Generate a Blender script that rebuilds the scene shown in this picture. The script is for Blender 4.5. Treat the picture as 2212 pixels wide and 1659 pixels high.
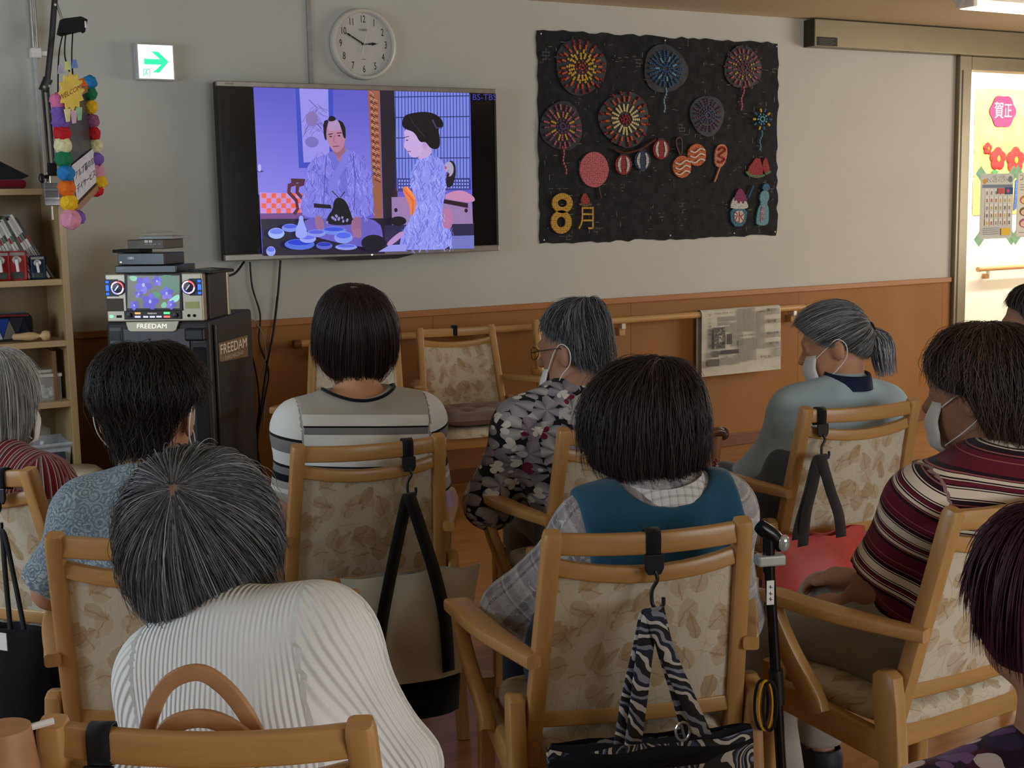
import bpy, bmesh, math, random
import numpy as np
import openvdb
from mathutils import Vector, Matrix, noise
from mathutils.geometry import tessellate_polygon

# ------------------------------------------------------------------ scene, camera, light
for o in list(bpy.data.objects):
    bpy.data.objects.remove(o, do_unlink=True)
SC = bpy.context.scene
COL = SC.collection
F, YAW, PITCH, ROLL, DIST, HGT = 2850.0, 0.51789, 0.13697, -0.018794, 5.9612, 1.43247
CX, CY = 1106.0, 829.5
CAM = Vector((0, -DIST, HGT))
FW = Vector((math.sin(YAW)*math.cos(PITCH), math.cos(YAW)*math.cos(PITCH), -math.sin(PITCH)))
_r = Vector((math.cos(YAW), -math.sin(YAW), 0)); _u = _r.cross(FW)
RT = _r*math.cos(ROLL) + _u*math.sin(ROLL)
UP = _u*math.cos(ROLL) - _r*math.sin(ROLL)
cd = bpy.data.cameras.new('camera'); cam = bpy.data.objects.new('camera', cd); COL.objects.link(cam)
cd.sensor_width = 36; cd.lens = F/2212*36; cd.clip_start = 0.05
m = Matrix((RT, UP, -FW)).transposed().to_4x4(); m.translation = CAM
cam.matrix_world = m
SC.camera = cam
SC.view_settings.view_transform = 'Standard'
SC.view_settings.look = 'None'
SC.view_settings.gamma = 1.0
SC.view_settings.use_curve_mapping = False
SC.view_settings.exposure = 0.0

W = bpy.data.worlds.new('world'); SC.world = W; W.use_nodes = True
W.node_tree.nodes['Background'].inputs[0].default_value = (.62, .72, .85, 1)
W.node_tree.nodes['Background'].inputs[1].default_value = 0.6

def area(name, loc, look, sx, sy, power, color):
    l = bpy.data.lights.new(name, 'AREA'); l.shape = 'RECTANGLE'; l.size = sx; l.size_y = sy
    l.energy = power; l.color = color
    o = bpy.data.objects.new(name, l); COL.objects.link(o)
    o.location = loc
    o.rotation_euler = (Vector(look)-Vector(loc)).to_track_quat('-Z', 'Y').to_euler()
    return o
# fill lights added to brighten the room, at unseen windows left, right and back
area('fill_left', (-2.3, -2.5, 1.5), (2, -2.5, 1.25), 2.4, 1.3, 62, (.68, .83, 1.0))
area('fill_right', (8.75, -3.2, 1.5), (3, -3.0, 1.3), 3.0, 1.4, 112, (1.0, .93, .82))
area('fill_back', (2.6, -9.35, 1.5), (2.6, -3, 1.2), 3.4, 1.4, 118, (.88, .94, 1.0))

# ------------------------------------------------------------------ pixel to place
def ray(px, py):
    return (FW*F + RT*(px-CX) - UP*(py-CY)).normalized()
def onY(px, py, Y):
    d = ray(px, py); return CAM + d*((Y-CAM.y)/d.y)
def onX(px, py, X):
    d = ray(px, py); return CAM + d*((X-CAM.x)/d.x)
def onZ(px, py, Z):
    d = ray(px, py); return CAM + d*((Z-CAM.z)/d.z)
def onP(px, py, p0, n):
    d = ray(px, py); n = Vector(n); return CAM + d*((Vector(p0)-CAM).dot(n)/d.dot(n))
def lerp(a, b, t): return a+(b-a)*t

# ------------------------------------------------------------------ materials
MATS = {}
def srgb(r, g, b):
    f = lambda c: (c/255/12.92) if c/255 <= .04045 else ((c/255+.055)/1.055)**2.4
    return (f(r), f(g), f(b), 1)
class NT:
    """small node helper"""
    def __init__(s, name):
        s.m = bpy.data.materials.new(name); s.m.use_nodes = True; s.t = s.m.node_tree
        s.b = s.t.nodes['Principled BSDF']; s.out = s.t.nodes['Material Output']
    def n(s, typ, **kw):
        n = s.t.nodes.new(typ)
        for k, v in kw.items(): setattr(n, k, v)
        return n
    def l(s, a, b): s.t.links.new(a, b)
    def set(s, sock, v):
        if hasattr(v, 'is_output'): s.l(v, sock)
        else: sock.default_value = v
    def math(s, op, a, b=None, c=None, clamp=False):
        n = s.n('ShaderNodeMath', operation=op); n.use_clamp = clamp
        for i, v in enumerate((a, b, c)):
            if v is not None: s.set(n.inputs[i], v)
        return n.outputs[0]
    def mix(s, fac, a, b):
        n = s.n('ShaderNodeMix', data_type='RGBA'); s.set(n.inputs[0], fac); s.set(n.inputs[6], a); s.set(n.inputs[7], b)
        return n.outputs[2]
    def coord(s, kind='Object', scale=(1, 1, 1), rot=(0, 0, 0), loc=(0, 0, 0)):
        n = s.n('ShaderNodeTexCoord'); m = s.n('ShaderNodeMapping'); s.l(n.outputs[kind], m.inputs[0])
        m.inputs['Scale'].default_value = scale; m.inputs['Rotation'].default_value = rot; m.inputs['Location'].default_value = loc
        return m.outputs[0]
    def attr(s, name): 
        n = s.n('ShaderNodeAttribute', attribute_name=name); return n
    def noise(s, vec, scale, detail=3, rough=.5, dist=0):
        n = s.n('ShaderNodeTexNoise'); s.l(vec, n.inputs['Vector']); n.inputs['Scale'].default_value = scale
        n.inputs['Detail'].default_value = detail; n.inputs['Roughness'].default_value = rough; n.inputs['Distortion'].default_value = dist
        return n.outputs[0]
    def ramp(s, fac, stops, mode='LINEAR'):
        n = s.n('ShaderNodeValToRGB'); s.l(fac, n.inputs[0]); cr = n.color_ramp; cr.interpolation = mode
        while len(cr.elements) < len(stops): cr.elements.new(.5)
        for e, (p, c) in zip(cr.elements, stops):
            e.position = p; e.color = c if len(c) == 4 else (*c, 1)
        return n.outputs[0]
    def bump(s, h, strength=.3, dist=.01):
        n = s.n('ShaderNodeBump'); n.inputs['Strength'].default_value = strength; n.inputs['Distance'].default_value = dist
        s.l(h, n.inputs['Height']); s.l(n.outputs[0], s.b.inputs['Normal'])
    def base(s, c): s.set(s.b.inputs['Base Color'], c)
    def rough(s, v): s.set(s.b.inputs['Roughness'], v)
    def spec(s, v): s.b.inputs['Specular IOR Level'].default_value = v
def plain(name, rgb, rough=.5, metal=0, spec=.4, var=.06, nscale=30, bump=0, emis=0, alpha=None, trans=0, sheen=0):
    if name in MATS: return MATS[name]
    t = NT(name); c = srgb(*rgb)
    v = t.coord(); nz = t.noise(v, nscale, 3)
    lo = tuple(x*(1-var*2) for x in c[:3])+(1,); hi = tuple(min(1, x*(1+var*2)) for x in c[:3])+(1,)
    t.base(t.ramp(nz, [(.3, lo), (.7, hi)])); t.rough(rough); t.spec(spec)
    t.b.inputs['Metallic'].default_value = metal
    if bump: t.bump(nz, bump, .004)
    if emis:
        t.b.inputs['Emission Color'].default_value = c; t.b.inputs['Emission Strength'].default_value = emis
    if trans: t.b.inputs['Transmission Weight'].default_value = trans
    if sheen:
        t.b.inputs['Sheen Weight'].default_value = sheen; t.b.inputs['Sheen Roughness'].default_value = .5
    MATS[name] = t.m; return t.m
def cloth(name, rgb, var=.05, weave=900, rough=.9):
    if name in MATS: return MATS[name]
    t = NT(name); c = srgb(*rgb); v = t.coord()
    nz = t.noise(v, 14, 4); fine = t.noise(v, weave, 1)
    lo = tuple(x*(1-var*2) for x in c[:3])+(1,); hi = tuple(min(1, x*(1+var*2)) for x in c[:3])+(1,)
    t.base(t.ramp(nz, [(.3, lo), (.7, hi)])); t.rough(rough); t.spec(.15); t.bump(fine, .25, .001)
    t.b.inputs['Sheen Weight'].default_value = .15
    MATS[name] = t.m; return t.m
def wood(name, rgb, dark=.72, scale=3, rough=.33, axis=2):
    if name in MATS: return MATS[name]
    t = NT(name); c = srgb(*rgb)
    sc = [22*scale/3]*3; sc[axis] = 1.6*scale/3
    v = t.coord(scale=tuple(sc)); nz = t.noise(v, 3.0, 5, .6, .6); f = t.noise(v, 14, 2)
    d = tuple(x*dark for x in c[:3])+(1,)
    col = t.ramp(nz, [(.32, d), (.62, c)])
    t.base(col); t.rough(t.math('MULTIPLY_ADD', f, .15, rough-.06)); t.spec(.4)
    t.b.inputs['Coat Weight'].default_value = .15; t.b.inputs['Coat Roughness'].default_value = .2
    MATS[name] = t.m; return t.m
def printed(name='printed_paper', emis=0, rough=.6, tint=1.0):
    if name in MATS: return MATS[name]
    t = NT(name); a = t.attr('Col')
    if emis:
        t.base((.012, .012, .014, 1)); t.l(a.outputs[0], t.b.inputs['Emission Color']); t.b.inputs['Emission Strength'].default_value = emis
        t.rough(.25)
    else:
        v = t.coord(); nz = t.noise(v, 60, 2)
        t.base(t.mix(t.math('MULTIPLY', nz, .18), a.outputs[0], (.04, .04, .04, 1))); t.rough(rough); t.spec(.3)
    MATS[name] = t.m; return t.m

# ------------------------------------------------------------------ mesh builder
class MB:
    def __init__(s): s.v = []; s.f = []; s.c = []
    def add(s, vs, fs, col=None):
        n = len(s.v); s.v += [tuple(x) for x in vs]; s.f += [tuple(i+n for i in f) for f in fs]
        s.c += [col]*len(vs); return s
    def box(s, lo, hi, M=None):
        (a, b, c), (d, e, f) = lo, hi
        vs = [Vector(p) for p in ((a,b,c),(d,b,c),(d,e,c),(a,e,c),(a,b,f),(d,b,f),(d,e,f),(a,e,f))]
        if M: vs = [M @ p for p in vs]
        return s.add(vs, [(0,3,2,1),(4,5,6,7),(0,1,5,4),(1,2,6,5),(2,3,7,6),(3,0,4,7)])
    def tube(s, path, r, seg=8, cap=True, sq=None, closed=False):
        """round bar along a path; r a number or list; sq=(wide, axis) flattens"""
        P = [Vector(p) for p in path]; n = len(P)
        R = r if isinstance(r, (list, tuple)) else [r]*n
        base = len(s.v); up = None
        for i, p in enumerate(P):
            if closed: d = P[(i+1) % n]-P[i-1]
            else: d = P[min(i+1, n-1)]-P[max(i-1, 0)]
            d.normalize()
            if up is None:
                up = Vector((0, 0, 1)) if abs(d.z) < .9 else Vector((0, 1, 0))
            x = d.cross(up)
            if x.length < 1e-4: x = d.orthogonal()
            x.normalize(); up = x.cross(d).normalized()
            for k in range(seg):
                a = 2*math.pi*k/seg
                s.v.append(tuple(p + (x*math.cos(a)+up*math.sin(a))*R[i])); s.c.append(None)
        for i in range(n if closed else n-1):
            j = (i+1) % n
            for k in range(seg):
                k2 = (k+1) % seg
                s.f.append((base+i*seg+k, base+i*seg+k2, base+j*seg+k2, base+j*seg+k))
        if cap and not closed:
            s.f.append(tuple(base+k for k in range(seg))[::-1]); s.f.append(tuple(base+(n-1)*seg+k for k in range(seg)))
        return s
    def loft(s, secs, cap=True, closed=False):
        """list of rings (same count) of points"""
        base = len(s.v); m = len(secs[0])
        for r in secs:
            for p in r: s.v.append(tuple(p)); s.c.append(None)
        n = len(secs)
        for i in range(n-1+(1 if closed else 0)):
            j = (i+1) % n
            for k in range(m):
                k2 = (k+1) % m
                s.f.append((base+i*m+k, base+i*m+k2, base+j*m+k2, base+j*m+k))
        if cap and not closed:
            s.f.append(tuple(base+k for k in range(m))[::-1]); s.f.append(tuple(base+(n-1)*m+k for k in range(m)))
        return s
    def bar(s, path, w, h, wdir, cap=True):
        """rounded rectangular bar along path: w along wdir, h across"""
        P = [Vector(p) for p in path]; n = len(P); secs = []
        for i, p in enumerate(P):
            d = (P[min(i+1, n-1)]-P[max(i-1, 0)]).normalized()
            wd = wdir[i] if isinstance(wdir, list) else wdir
            x = Vector(wd); x = (x-d*x.dot(d)).normalized(); y = d.cross(x)
            ww = (w[i] if isinstance(w, (list, tuple)) else w)/2; hh = (h[i] if isinstance(h, (list, tuple)) else h)/2
            b = min(ww, hh)*.45; ring = []
            for (sx, sy) in ((1,1),(-1,1),(-1,-1),(1,-1)):
                c = p + x*(sx*(ww-b)) + y*(sy*(hh-b))
                a0 = {(1,1):0,(-1,1):90,(-1,-1):180,(1,-1):270}[(sx, sy)]
                for a in (0, 45, 90):
                    t = math.radians(a0+a); ring.append(c + x*(b*math.cos(t)) + y*(b*math.sin(t)))
            secs.append(ring)
        return s.loft(secs, cap)
    def prism(s, pts, off, M=None):
        """extrude a 3D planar polygon by vector off"""
        P = [Vector(p) for p in pts]; o = Vector(off); n = len(P)
        vs = P+[p+o for p in P]
        if M: vs = [M @ p for p in vs]
        tri = tessellate_polygon([P])
        fs = [tuple(t) for t in tri]+[tuple(i+n for i in reversed(t)) for t in tri]
        fs += [(i, i+n, (i+1) % n+n, (i+1) % n) for i in range(n)]
        return s.add(vs, fs)
    def lathe(s, prof, c=(0, 0, 0), ax=(0, 0, 1), seg=24, cap=True):
        c = Vector(c); ax = Vector(ax).normalized(); x = ax.orthogonal().normalized(); y = ax.cross(x)
        secs = [[c + ax*z + (x*math.cos(2*math.pi*k/seg)+y*math.sin(2*math.pi*k/seg))*max(r, 1e-5) for k in range(seg)] for r, z in prof]
        return s.loft(secs, cap)
    def ball(s, c, r, seg=12, rings=8, M=None):
        c = Vector(c); r = r if isinstance(r, (tuple, list)) else (r, r, r); secs = []
        for i in range(rings+1):
            t = math.pi*i/rings; z = -math.cos(t); q = max(math.sin(t), 1e-4); ring = []
            for k in range(seg):
                a = 2*math.pi*k/seg; p = Vector((q*math.cos(a)*r[0], q*math.sin(a)*r[1], z*r[2]))
                ring.append(c+(M @ p if M else p))
            secs.append(ring)
        return s.loft(secs)
    def mesh(s, name):
        me = bpy.data.meshes.new(name); me.from_pydata(s.v, [], s.f); me.validate(); 
        if any(c is not None for c in s.c) and len(me.vertices) == len(s.c):
            at = me.color_attributes.new('Col', 'FLOAT_COLOR', 'POINT')
            at.data.foreach_set('color', np.array([c if c is not None else (0, 0, 0, 1) for c in s.c], dtype=np.float32).ravel())
        return me
    def build(s, name, mat, parent=None, smooth=None, bevel=0, bseg=2, fix=True):
        me = s.mesh(name)
        bm = bmesh.new(); bm.from_mesh(me)
        if fix: bmesh.ops.recalc_face_normals(bm, faces=bm.faces)
        if bevel:
            es = [e for e in bm.edges if len(e.link_faces) == 2 and e.calc_face_angle(0) > .6]
            try: bmesh.ops.bevel(bm, geom=es, offset=bevel, segments=bseg, affect='EDGES', profile=.5, clamp_overlap=True)
            except Exception: pass
        if smooth is not None:
            for f in bm.faces: f.smooth = True
            for e in bm.edges:
                if len(e.link_faces) == 2 and e.calc_face_angle(0) > math.radians(smooth): e.smooth = False
        bm.to_mesh(me); bm.free()
        return link(name, me, mat, parent)
def link(name, me, mat, parent=None):
    o = bpy.data.objects.new(name, me); COL.objects.link(o)
    if mat is not None:
        for x in (mat if isinstance(mat, list) else [mat]): me.materials.append(x)
    if parent is not None: o.parent = parent
    return o
def tag(o, label=None, cat=None, group=None, kind=None):
    if label: o['label'] = label
    if cat: o['category'] = cat
    if group: o['group'] = group
    if kind: o['kind'] = kind
    return o
def empty(name, loc, rz=0, label=None, cat=None, group=None):
    o = bpy.data.objects.new(name, None); COL.objects.link(o); o.location = loc; o.rotation_euler = (0, 0, rz)
    o.empty_display_size = .1
    return tag(o, label, cat, group)
def copy_tree(o, parent=None):
    c = o.copy(); COL.objects.link(c); c.parent = parent
    for ch in list(o.children): copy_tree(ch, c)
    return c
def BX(lo, hi, M=None): return MB().box(lo, hi, M)

# text outlines as triangles in a plane
_tc = {}
def text_tris(body, size=1.0, align='CENTER'):
    key = (body, align)
    if key not in _tc:
        c = bpy.data.curves.new('t', 'FONT'); c.body = body; c.align_x = align; c.align_y = 'CENTER'; c.resolution_u = 3
        o = bpy.data.objects.new('t', c); COL.objects.link(o)
        me = bpy.data.meshes.new_from_object(o.evaluated_get(bpy.context.evaluated_depsgraph_get()))
        vs = [(v.co.x, v.co.y) for v in me.vertices]; fs = [tuple(p.vertices) for p in me.polygons]
        bpy.data.objects.remove(o); bpy.data.curves.remove(c); bpy.data.meshes.remove(me)
        _tc[key] = (vs, fs)
    vs, fs = _tc[key]
    return [(x*size, y*size) for x, y in vs], fs

class Paint:
    """flat print: coloured polygons on a plane; pos(u,v,layer) gives the 3D point"""
    def __init__(s, pos, step=.0003): s.pos = pos; s.mb = MB(); s.k = 0; s.step = step
    def poly(s, pts, rgb, raw=False):
        s.k += 1
        if len(pts) < 3: return s
        P = [Vector((p[0], p[1], 0)) for p in pts]
        tri = tessellate_polygon([P])
        s.mb.add([s.pos(p[0], p[1], s.k*s.step) for p in pts], [tuple(t) for t in tri], rgb if raw else srgb(*rgb)); return s
    def rect(s, x0, y0, x1, y1, rgb): return s.poly([(x0, y0), (x1, y0), (x1, y1), (x0, y1)], rgb)
    def line(s, pts, w, rgb):
        n = len(pts); L = []; R = []
        for i in range(n):
            a = pts[max(i-1, 0)]; b = pts[min(i+1, n-1)]; dx, dy = b[0]-a[0], b[1]-a[1]; q = math.hypot(dx, dy) or 1
            ww = (w[i] if isinstance(w, (list, tuple)) else w)/2
            L.append((pts[i][0]-dy/q*ww, pts[i][1]+dx/q*ww)); R.append((pts[i][0]+dy/q*ww, pts[i][1]-dx/q*ww))
        s.k += 1; V = [s.pos(*p, s.k*s.step) for p in L+R]
        s.mb.add(V, [(i, i+1, n+i+1, n+i) for i in range(n-1)], srgb(*rgb)); return s
    def ell(s, cx, cy, rx, ry, rgb, n=20, rot=0):
        c, q = math.cos(rot), math.sin(rot)
        return s.poly([(cx+rx*math.cos(t)*c-ry*math.sin(t)*q, cy+rx*math.cos(t)*q+ry*math.sin(t)*c) for t in [2*math.pi*i/n for i in range(n)]], rgb)
    def text(s, body, cx, cy, size, rgb, align='CENTER', sx=1, flip=-1, rot=0):
        vs, fs = text_tris(body, size, align); s.k += 1; c, q = math.cos(rot), math.sin(rot)
        def tr(x, y): x *= sx; y *= flip; return (cx+x*c-y*q, cy+x*q+y*c)
        s.mb.add([s.pos(*tr(x, y), s.k*s.step) for x, y in vs], fs, srgb(*rgb)); return s
    def build(s, name, mat, parent=None): return s.mb.build(name, mat, parent, fix=False)
# ------------------------------------------------------------------ the room
def wallpaper(name, rgb):
    t = NT(name); c = srgb(*rgb); v = t.coord(); f = t.noise(v, 260, 3, .6); b = t.noise(v, 2.2, 3)
    lo = tuple(x*.95 for x in c[:3])+(1,)
    t.base(t.ramp(b, [(.3, lo), (.7, c)])); t.rough(.85); t.spec(.2); t.bump(f, .18, .002); return t.m
M_WALL = wallpaper('wallpaper_cream', (196, 196, 188))
M_CEIL = wallpaper('ceiling_board', (204, 192, 164))
M_CORR = wallpaper('corridor_wallpaper', (240, 240, 234))
def vinyl_panel():
    t = NT('wainscot_vinyl'); v = t.coord(scale=(1, 1, .4)); f = t.noise(v, 420, 2); b = t.noise(v, 3, 3)
    t.base(t.ramp(b, [(.3, srgb(146, 101, 54)), (.7, srgb(156, 109, 60))])); t.rough(.62); t.spec(.25); t.bump(f, .2, .001); return t.m
M_WAIN = vinyl_panel()
M_BASEB = wood('baseboard_wood', (112, 70, 36), .85, 3, .45, 0)
M_CAP = wood('trim_wood', (168, 112, 62), .9, 3, .45, 0)
def vinyl_floor():
    t = NT('floor_vinyl'); v = t.coord(scale=(1, 9, 1)); n1 = t.noise(v, 3, 5, .6, .4)
    t.base(t.ramp(n1, [(.3, srgb(150, 104, 58)), (.7, srgb(186, 134, 78))])); t.rough(.34); t.spec(.45); return t.m
M_FLOOR = vinyl_floor()
M_ALU = plain('bronze_aluminium', (128, 118, 96), .38, .55, .5, .03, 6)
M_ALUD = plain('dark_aluminium', (64, 57, 46), .45, .4, .4, .03, 6)
M_WHITE = plain('white_plastic', (225, 224, 218), .4, 0, .4, .02)
M_BLACK = plain('black_plastic', (18, 18, 20), .38, 0, .45, .1)
M_BLACKM = plain('black_matte', (22, 22, 24), .7, 0, .3, .1)
M_STEEL = plain('brushed_steel', (176, 176, 174), .3, .9, .5, .04)
M_GREYP = plain('grey_plastic', (96, 95, 92), .5)
def glass():
    t = NT('door_glass'); t.t.nodes.remove(t.b)
    tr = t.n('ShaderNodeBsdfTransparent'); gl = t.n('ShaderNodeBsdfGlossy'); gl.inputs['Roughness'].default_value = .03
    tr.inputs[0].default_value = (.95, .97, .96, 1)
    mx = t.n('ShaderNodeMixShader'); mx.inputs[0].default_value = .05
    t.l(tr.outputs[0], mx.inputs[1]); t.l(gl.outputs[0], mx.inputs[2]); t.l(mx.outputs[0], t.out.inputs[0])
    return t.m
M_GLASS = glass()
def struct(name, mb, mat, parent=None, **k):
    o = mb.build(name, mat, parent, **k)
    if parent is None: o['kind'] = 'structure'
    return o
XL, XR, YB, ZC = -2.5, 9.0, -9.6, 2.45
DX0, DX1, DZ = 6.70, 8.62, 2.25
struct('floor', BX((XL-.1, YB-.1, -.1), (XR+.1, .12, 0)), M_FLOOR)
struct('ceiling', BX((XL-.1, YB-.1, ZC), (XR+.1, .12, ZC+.1)), M_CEIL)
wf = MB(); wf.box((XL-.1, 0, 0), (DX0, .12, ZC)); wf.box((DX1, 0, 0), (XR+.1, .12, ZC)); wf.box((DX0, 0, DZ), (DX1, .12, ZC))
wall = struct('wall_front', wf, M_WALL)
def holed(axis, at, thick, a0, a1, h0, h1, w0, w1):
    """wall with one window opening; axis 'x' = plane of constant x"""
    mb = MB()
    for (p0, p1, q0, q1) in ((a0, a1, 0, h0), (a0, a1, h1, ZC), (a0, w0, h0, h1), (w1, a1, h0, h1)):
        if axis == 'x': mb.box((at, p0, q0), (at+thick, p1, q1))
        else: mb.box((p0, at, q0), (p1, at+thick, q1))
    return mb
struct('wall_left', holed('x', XL-.1, .1, YB, 0, .85, 2.15, -3.7, -1.3), M_WALL)
struct('wall_right', holed('x', XR, .1, YB, 0, .8, 2.2, -4.7, -1.7), M_WALL)
struct('wall_back', holed('y', YB-.1, .1, XL, XR, .8, 2.2, .9, 4.3), M_WALL)
def window(n, axis, at, w0, w1, h0, h1):
    f = MB(); t = .05
    segs = [(w0, w1, h0, h0+t), (w0, w1, h1-t, h1), (w0, w0+t, h0, h1), (w1-t, w1, h0, h1), ((w0+w1)/2-t/2, (w0+w1)/2+t/2, h0, h1)]
    for a, b, c, d in segs:
        if axis == 'x': f.box((at-.03, a, c), (at+.03, b, d))
        else: f.box((a, at-.03, c), (b, at+.03, d))
    o = struct('window_%d' % n, f, M_ALU)
    g = MB().box((at-.003, w0+t, h0+t), (at+.003, w1-t, h1-t)) if axis == 'x' else MB().box((w0+t, at-.003, h0+t), (w1-t, at+.003, h1-t))
    g.build('pane', M_GLASS, o)
window(1, 'x', XL-.05, -3.7, -1.3, .85, 2.15)  # unseen windows, added and placed to go with the fill lights
window(2, 'x', XR+.05, -4.7, -1.7, .8, 2.2)
window(3, 'y', YB-.05, .9, 4.3, .8, 2.2)
# wainscot, cap, baseboard
BX((XL, -.008, .0), (DX0-.06, 0, .885)).build('wainscot', M_WAIN, wall)
for i in range(9):
    x = -1.9+i*1.21
    if x < DX0-.1: BX((x, -.0086, .07), (x+.0025, -.0078, .885)).build('panel_joint', M_BASEB, wall)
struct('trim_1', BX((XL, -.02, .873), (DX0-.055, -.002, .905)), M_CAP, bevel=.004)
struct('baseboard_front', BX((XL, -.016, 0), (DX0-.055, -.002, .072)), M_BASEB, bevel=.003)
# vertical joint / wire cover on the wall above the television
BX((2.328, -.012, 1.95), (2.352, 0, ZC)).build('wire_cover', plain('grey_cover', (150, 150, 146), .5), wall, bevel=.003)
# ---- automatic sliding door: header box, frame, glass leaf with notices
d = empty('door_1', (DX0, 0, 0)); d['kind'] = 'structure'
def loc(o, parent):  # parent keeping world placement
    o.parent = parent; o.matrix_parent_inverse = Matrix.Translation(-Vector(parent.location)) ; return o
hb = MB().box((5.387, -.092, 2.288), (8.9, 0, 2.442)).build('header_box', M_ALU, None, bevel=.004); loc(hb, d)
loc(BX((5.384, -.090, 2.29), (5.388, -.002, 2.44)).build('header_end', M_ALUD), d)
pl = Paint(lambda x, y, k: Vector((x, -.0925-k, y)))
pl.rect(5.40, 2.292, 5.56, 2.342, (38, 36, 33)); 
for j in range(4): pl.rect(5.42, 2.331-j*.010, 5.54-.02*(j % 2), 2.328-j*.010, (96, 92, 84))
loc(pl.build('maker_plate', printed()), d)
fr = MB().box((6.645, -.035, 0), (6.752, .09, 2.288)); fr.box((6.752, -.034, 2.205), (8.56, .09, 2.287)); fr.box((8.56, -.035, 0), (8.68, .09, 2.288))
loc(fr.build('frame', M_ALU, None, bevel=.004), d)
loc(BX((6.663, -.0358, 0), (6.678, -.0345, 2.2)).build('frame_groove', M_ALUD), d)
loc(BX((6.752, .030, .06), (8.56, .040, 2.205)).build('pane', M_GLASS), d)
loc(BX((6.752, .02, 0), (8.56, .05, .06)).build('threshold', M_ALUD), d)
# ---- ceiling lights of the room
def emitter(name, rgb, s):
    t = NT(name); t.b.inputs['Emission Color'].default_value = srgb(*rgb); t.b.inputs['Emission Strength'].default_value = s
    v = t.coord(); t.base(t.ramp(t.noise(v, 5), [(0, (.8, .8, .76, 1)), (1, (.85, .85, .82, 1))])); return t.m
M_TUBE = emitter('dimmed_tube', (255, 244, 226), 2.5)
M_TUBEOFF = plain('unlit_tube', (222, 220, 210), .4)
M_TUBEC = emitter('corridor_tube', (255, 250, 240), 95)
M_LAMPW = plain('lamp_white_metal', (226, 222, 210), .5)
def ceiling_light(x, y, lab, mat, L=1.24, wdt=.17):
    r = empty('ceiling_light', (x, y, ZC), 0, lab, 'light', 'ceiling tube lights')
    MB().box((0, -wdt/2, -.028), (L, wdt/2, 0)).build('housing', M_LAMPW, r, bevel=.008)
    MB().bar([(.02, 0, -.045), (L-.02, 0, -.045)], .10, .04, (0, 1, 0)).build('diffuser', mat, r, smooth=50)
    for xx in (0.0, L-.03): BX((xx, -.06, -.06), (xx+.03, .06, -.02)).build('end_cap', M_LAMPW, r, bevel=.005)
    return r
for i, y in enumerate((-1.02, -3.4, -6.0)):
    for j, x in enumerate((5.56, 2.2, -.8)):
        if i == 0 and j > 0: continue
        ceiling_light(x, y, 'white tube light on the ceiling near the sliding door' if (i == 0 and j == 0) else 'white tube light on the room ceiling away from the door', M_TUBE if i < 2 else M_TUBEOFF)
# ---- corridor behind the glass door
struct('floor_corridor', BX((5.0, .12, -.1), (13.2, 1.92, 0)), M_FLOOR)
struct('ceiling_corridor', BX((5.0, .12, ZC), (13.2, 1.92, ZC+.1)), M_CORR)
struct('wall_corridor', BX((5.0, 1.8, 0), (13.2, 1.92, ZC)), M_CORR)
struct('wall_corridor_end', BX((13.1, .12, 0), (13.2, 1.8, ZC)), M_CORR)
struct('wall_corridor_start', BX((5.0, .12, 0), (5.1, 1.8, ZC)), M_CORR)
struct('wall_corridor_near', BX((XR+.1, .02, 0), (13.2, .12, ZC)), M_CORR)
for x in (6.9, 8.6, 10.3):
    r = ceiling_light(x, .95, 'bright tube light on the corridor ceiling', M_TUBEC)
# ---- handrails
M_RAIL = wood('rail_wood', (196, 152, 96), .85, 3, .4, 0)
M_RAILEND = plain('rail_end_cap', (186, 142, 92), .45)
M_BRK = plain('bracket_metal', (205, 200, 190), .35, .4)
def handrail(x0, x1, y, z, lab, brs, dark=False):
    r = empty('handrail', (x0, y, 0), 0, lab, 'handrail')
    L = x1-x0; MB().tube([(0, 0, z), (L, 0, z)], .0185, 14).build('rail', M_RAIL, r, smooth=50)
    for s, xx, mt in ((-1, 0, M_BASEB if dark else M_RAILEND), (1, L, M_RAILEND)):
        MB().lathe([(.0, -.002), (.0205, -.002), (.0215, .006), (.0215, .028), (.0205, .034)], (xx+s*.030, 0, z), (-s, 0, 0), 16).build('end_cap', mt, r, smooth=40)
    for bx in brs:
        b = bx-x0
        MB().box((b-.013, -.004, z-.05), (b+.013, .022, z-.014)).build('bracket', M_BRK, r, bevel=.004)
        MB().box((b-.02, .012, z-.085), (b+.02, .0605, z-.042)).build('bracket_base', M_RAILEND, r, bevel=.004)
    return r
handrail(2.205, 5.36, -.07, .787, 'round wooden handrail along the brown wainscot', (2.30, 3.25, 4.06, 5.28), True)
handrail(8.93, 12.5, 1.73, .80, 'round wooden handrail on the bright corridor wall', (9.04, 10.2, 11.4))
# ---- exit sign on the left of the wall
ex = empty('exit_sign', (1.60, 0, 2.07), 0, 'glowing white exit sign with a green arrow on the wall', 'sign')
MB().box((-.083, -.055, -.078), (.083, 0, .078)).build('housing', plain('sign_housing', (196, 196, 196), .4), ex, bevel=.005)
M_LIT = printed('lit_sign', 1.7)
p = Paint(lambda x, y, k: Vector((x, -.0556-k, y)))
p.rect(-.076, -.072, .076, .072, (238, 255, 250))
G = (20, 205, 140)
p.poly([(-.052, -.012), (.022, -.012), (-.016, -.046), (.012, -.046), (.056, .002), (.012, .044), (-.018, .044), (.018, .012), (-.052, .012)], G)
p.rect(-.058, -.062, -.028, -.032, (40, 150, 120)); p.rect(-.055, -.062, -.031, -.035, (215, 250, 240))
p.line([(-.05, -.040), (-.045, -.046), (-.048, -.053), (-.052, -.058)], .003, (40, 150, 120)); p.line([(-.046, -.047), (-.040, -.052), (-.037, -.059)], .003, (40, 150, 120)); p.ell(-.043, -.040, .003, .003, (40, 150, 120))
p.build('sign_face', M_LIT, ex)
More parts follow.
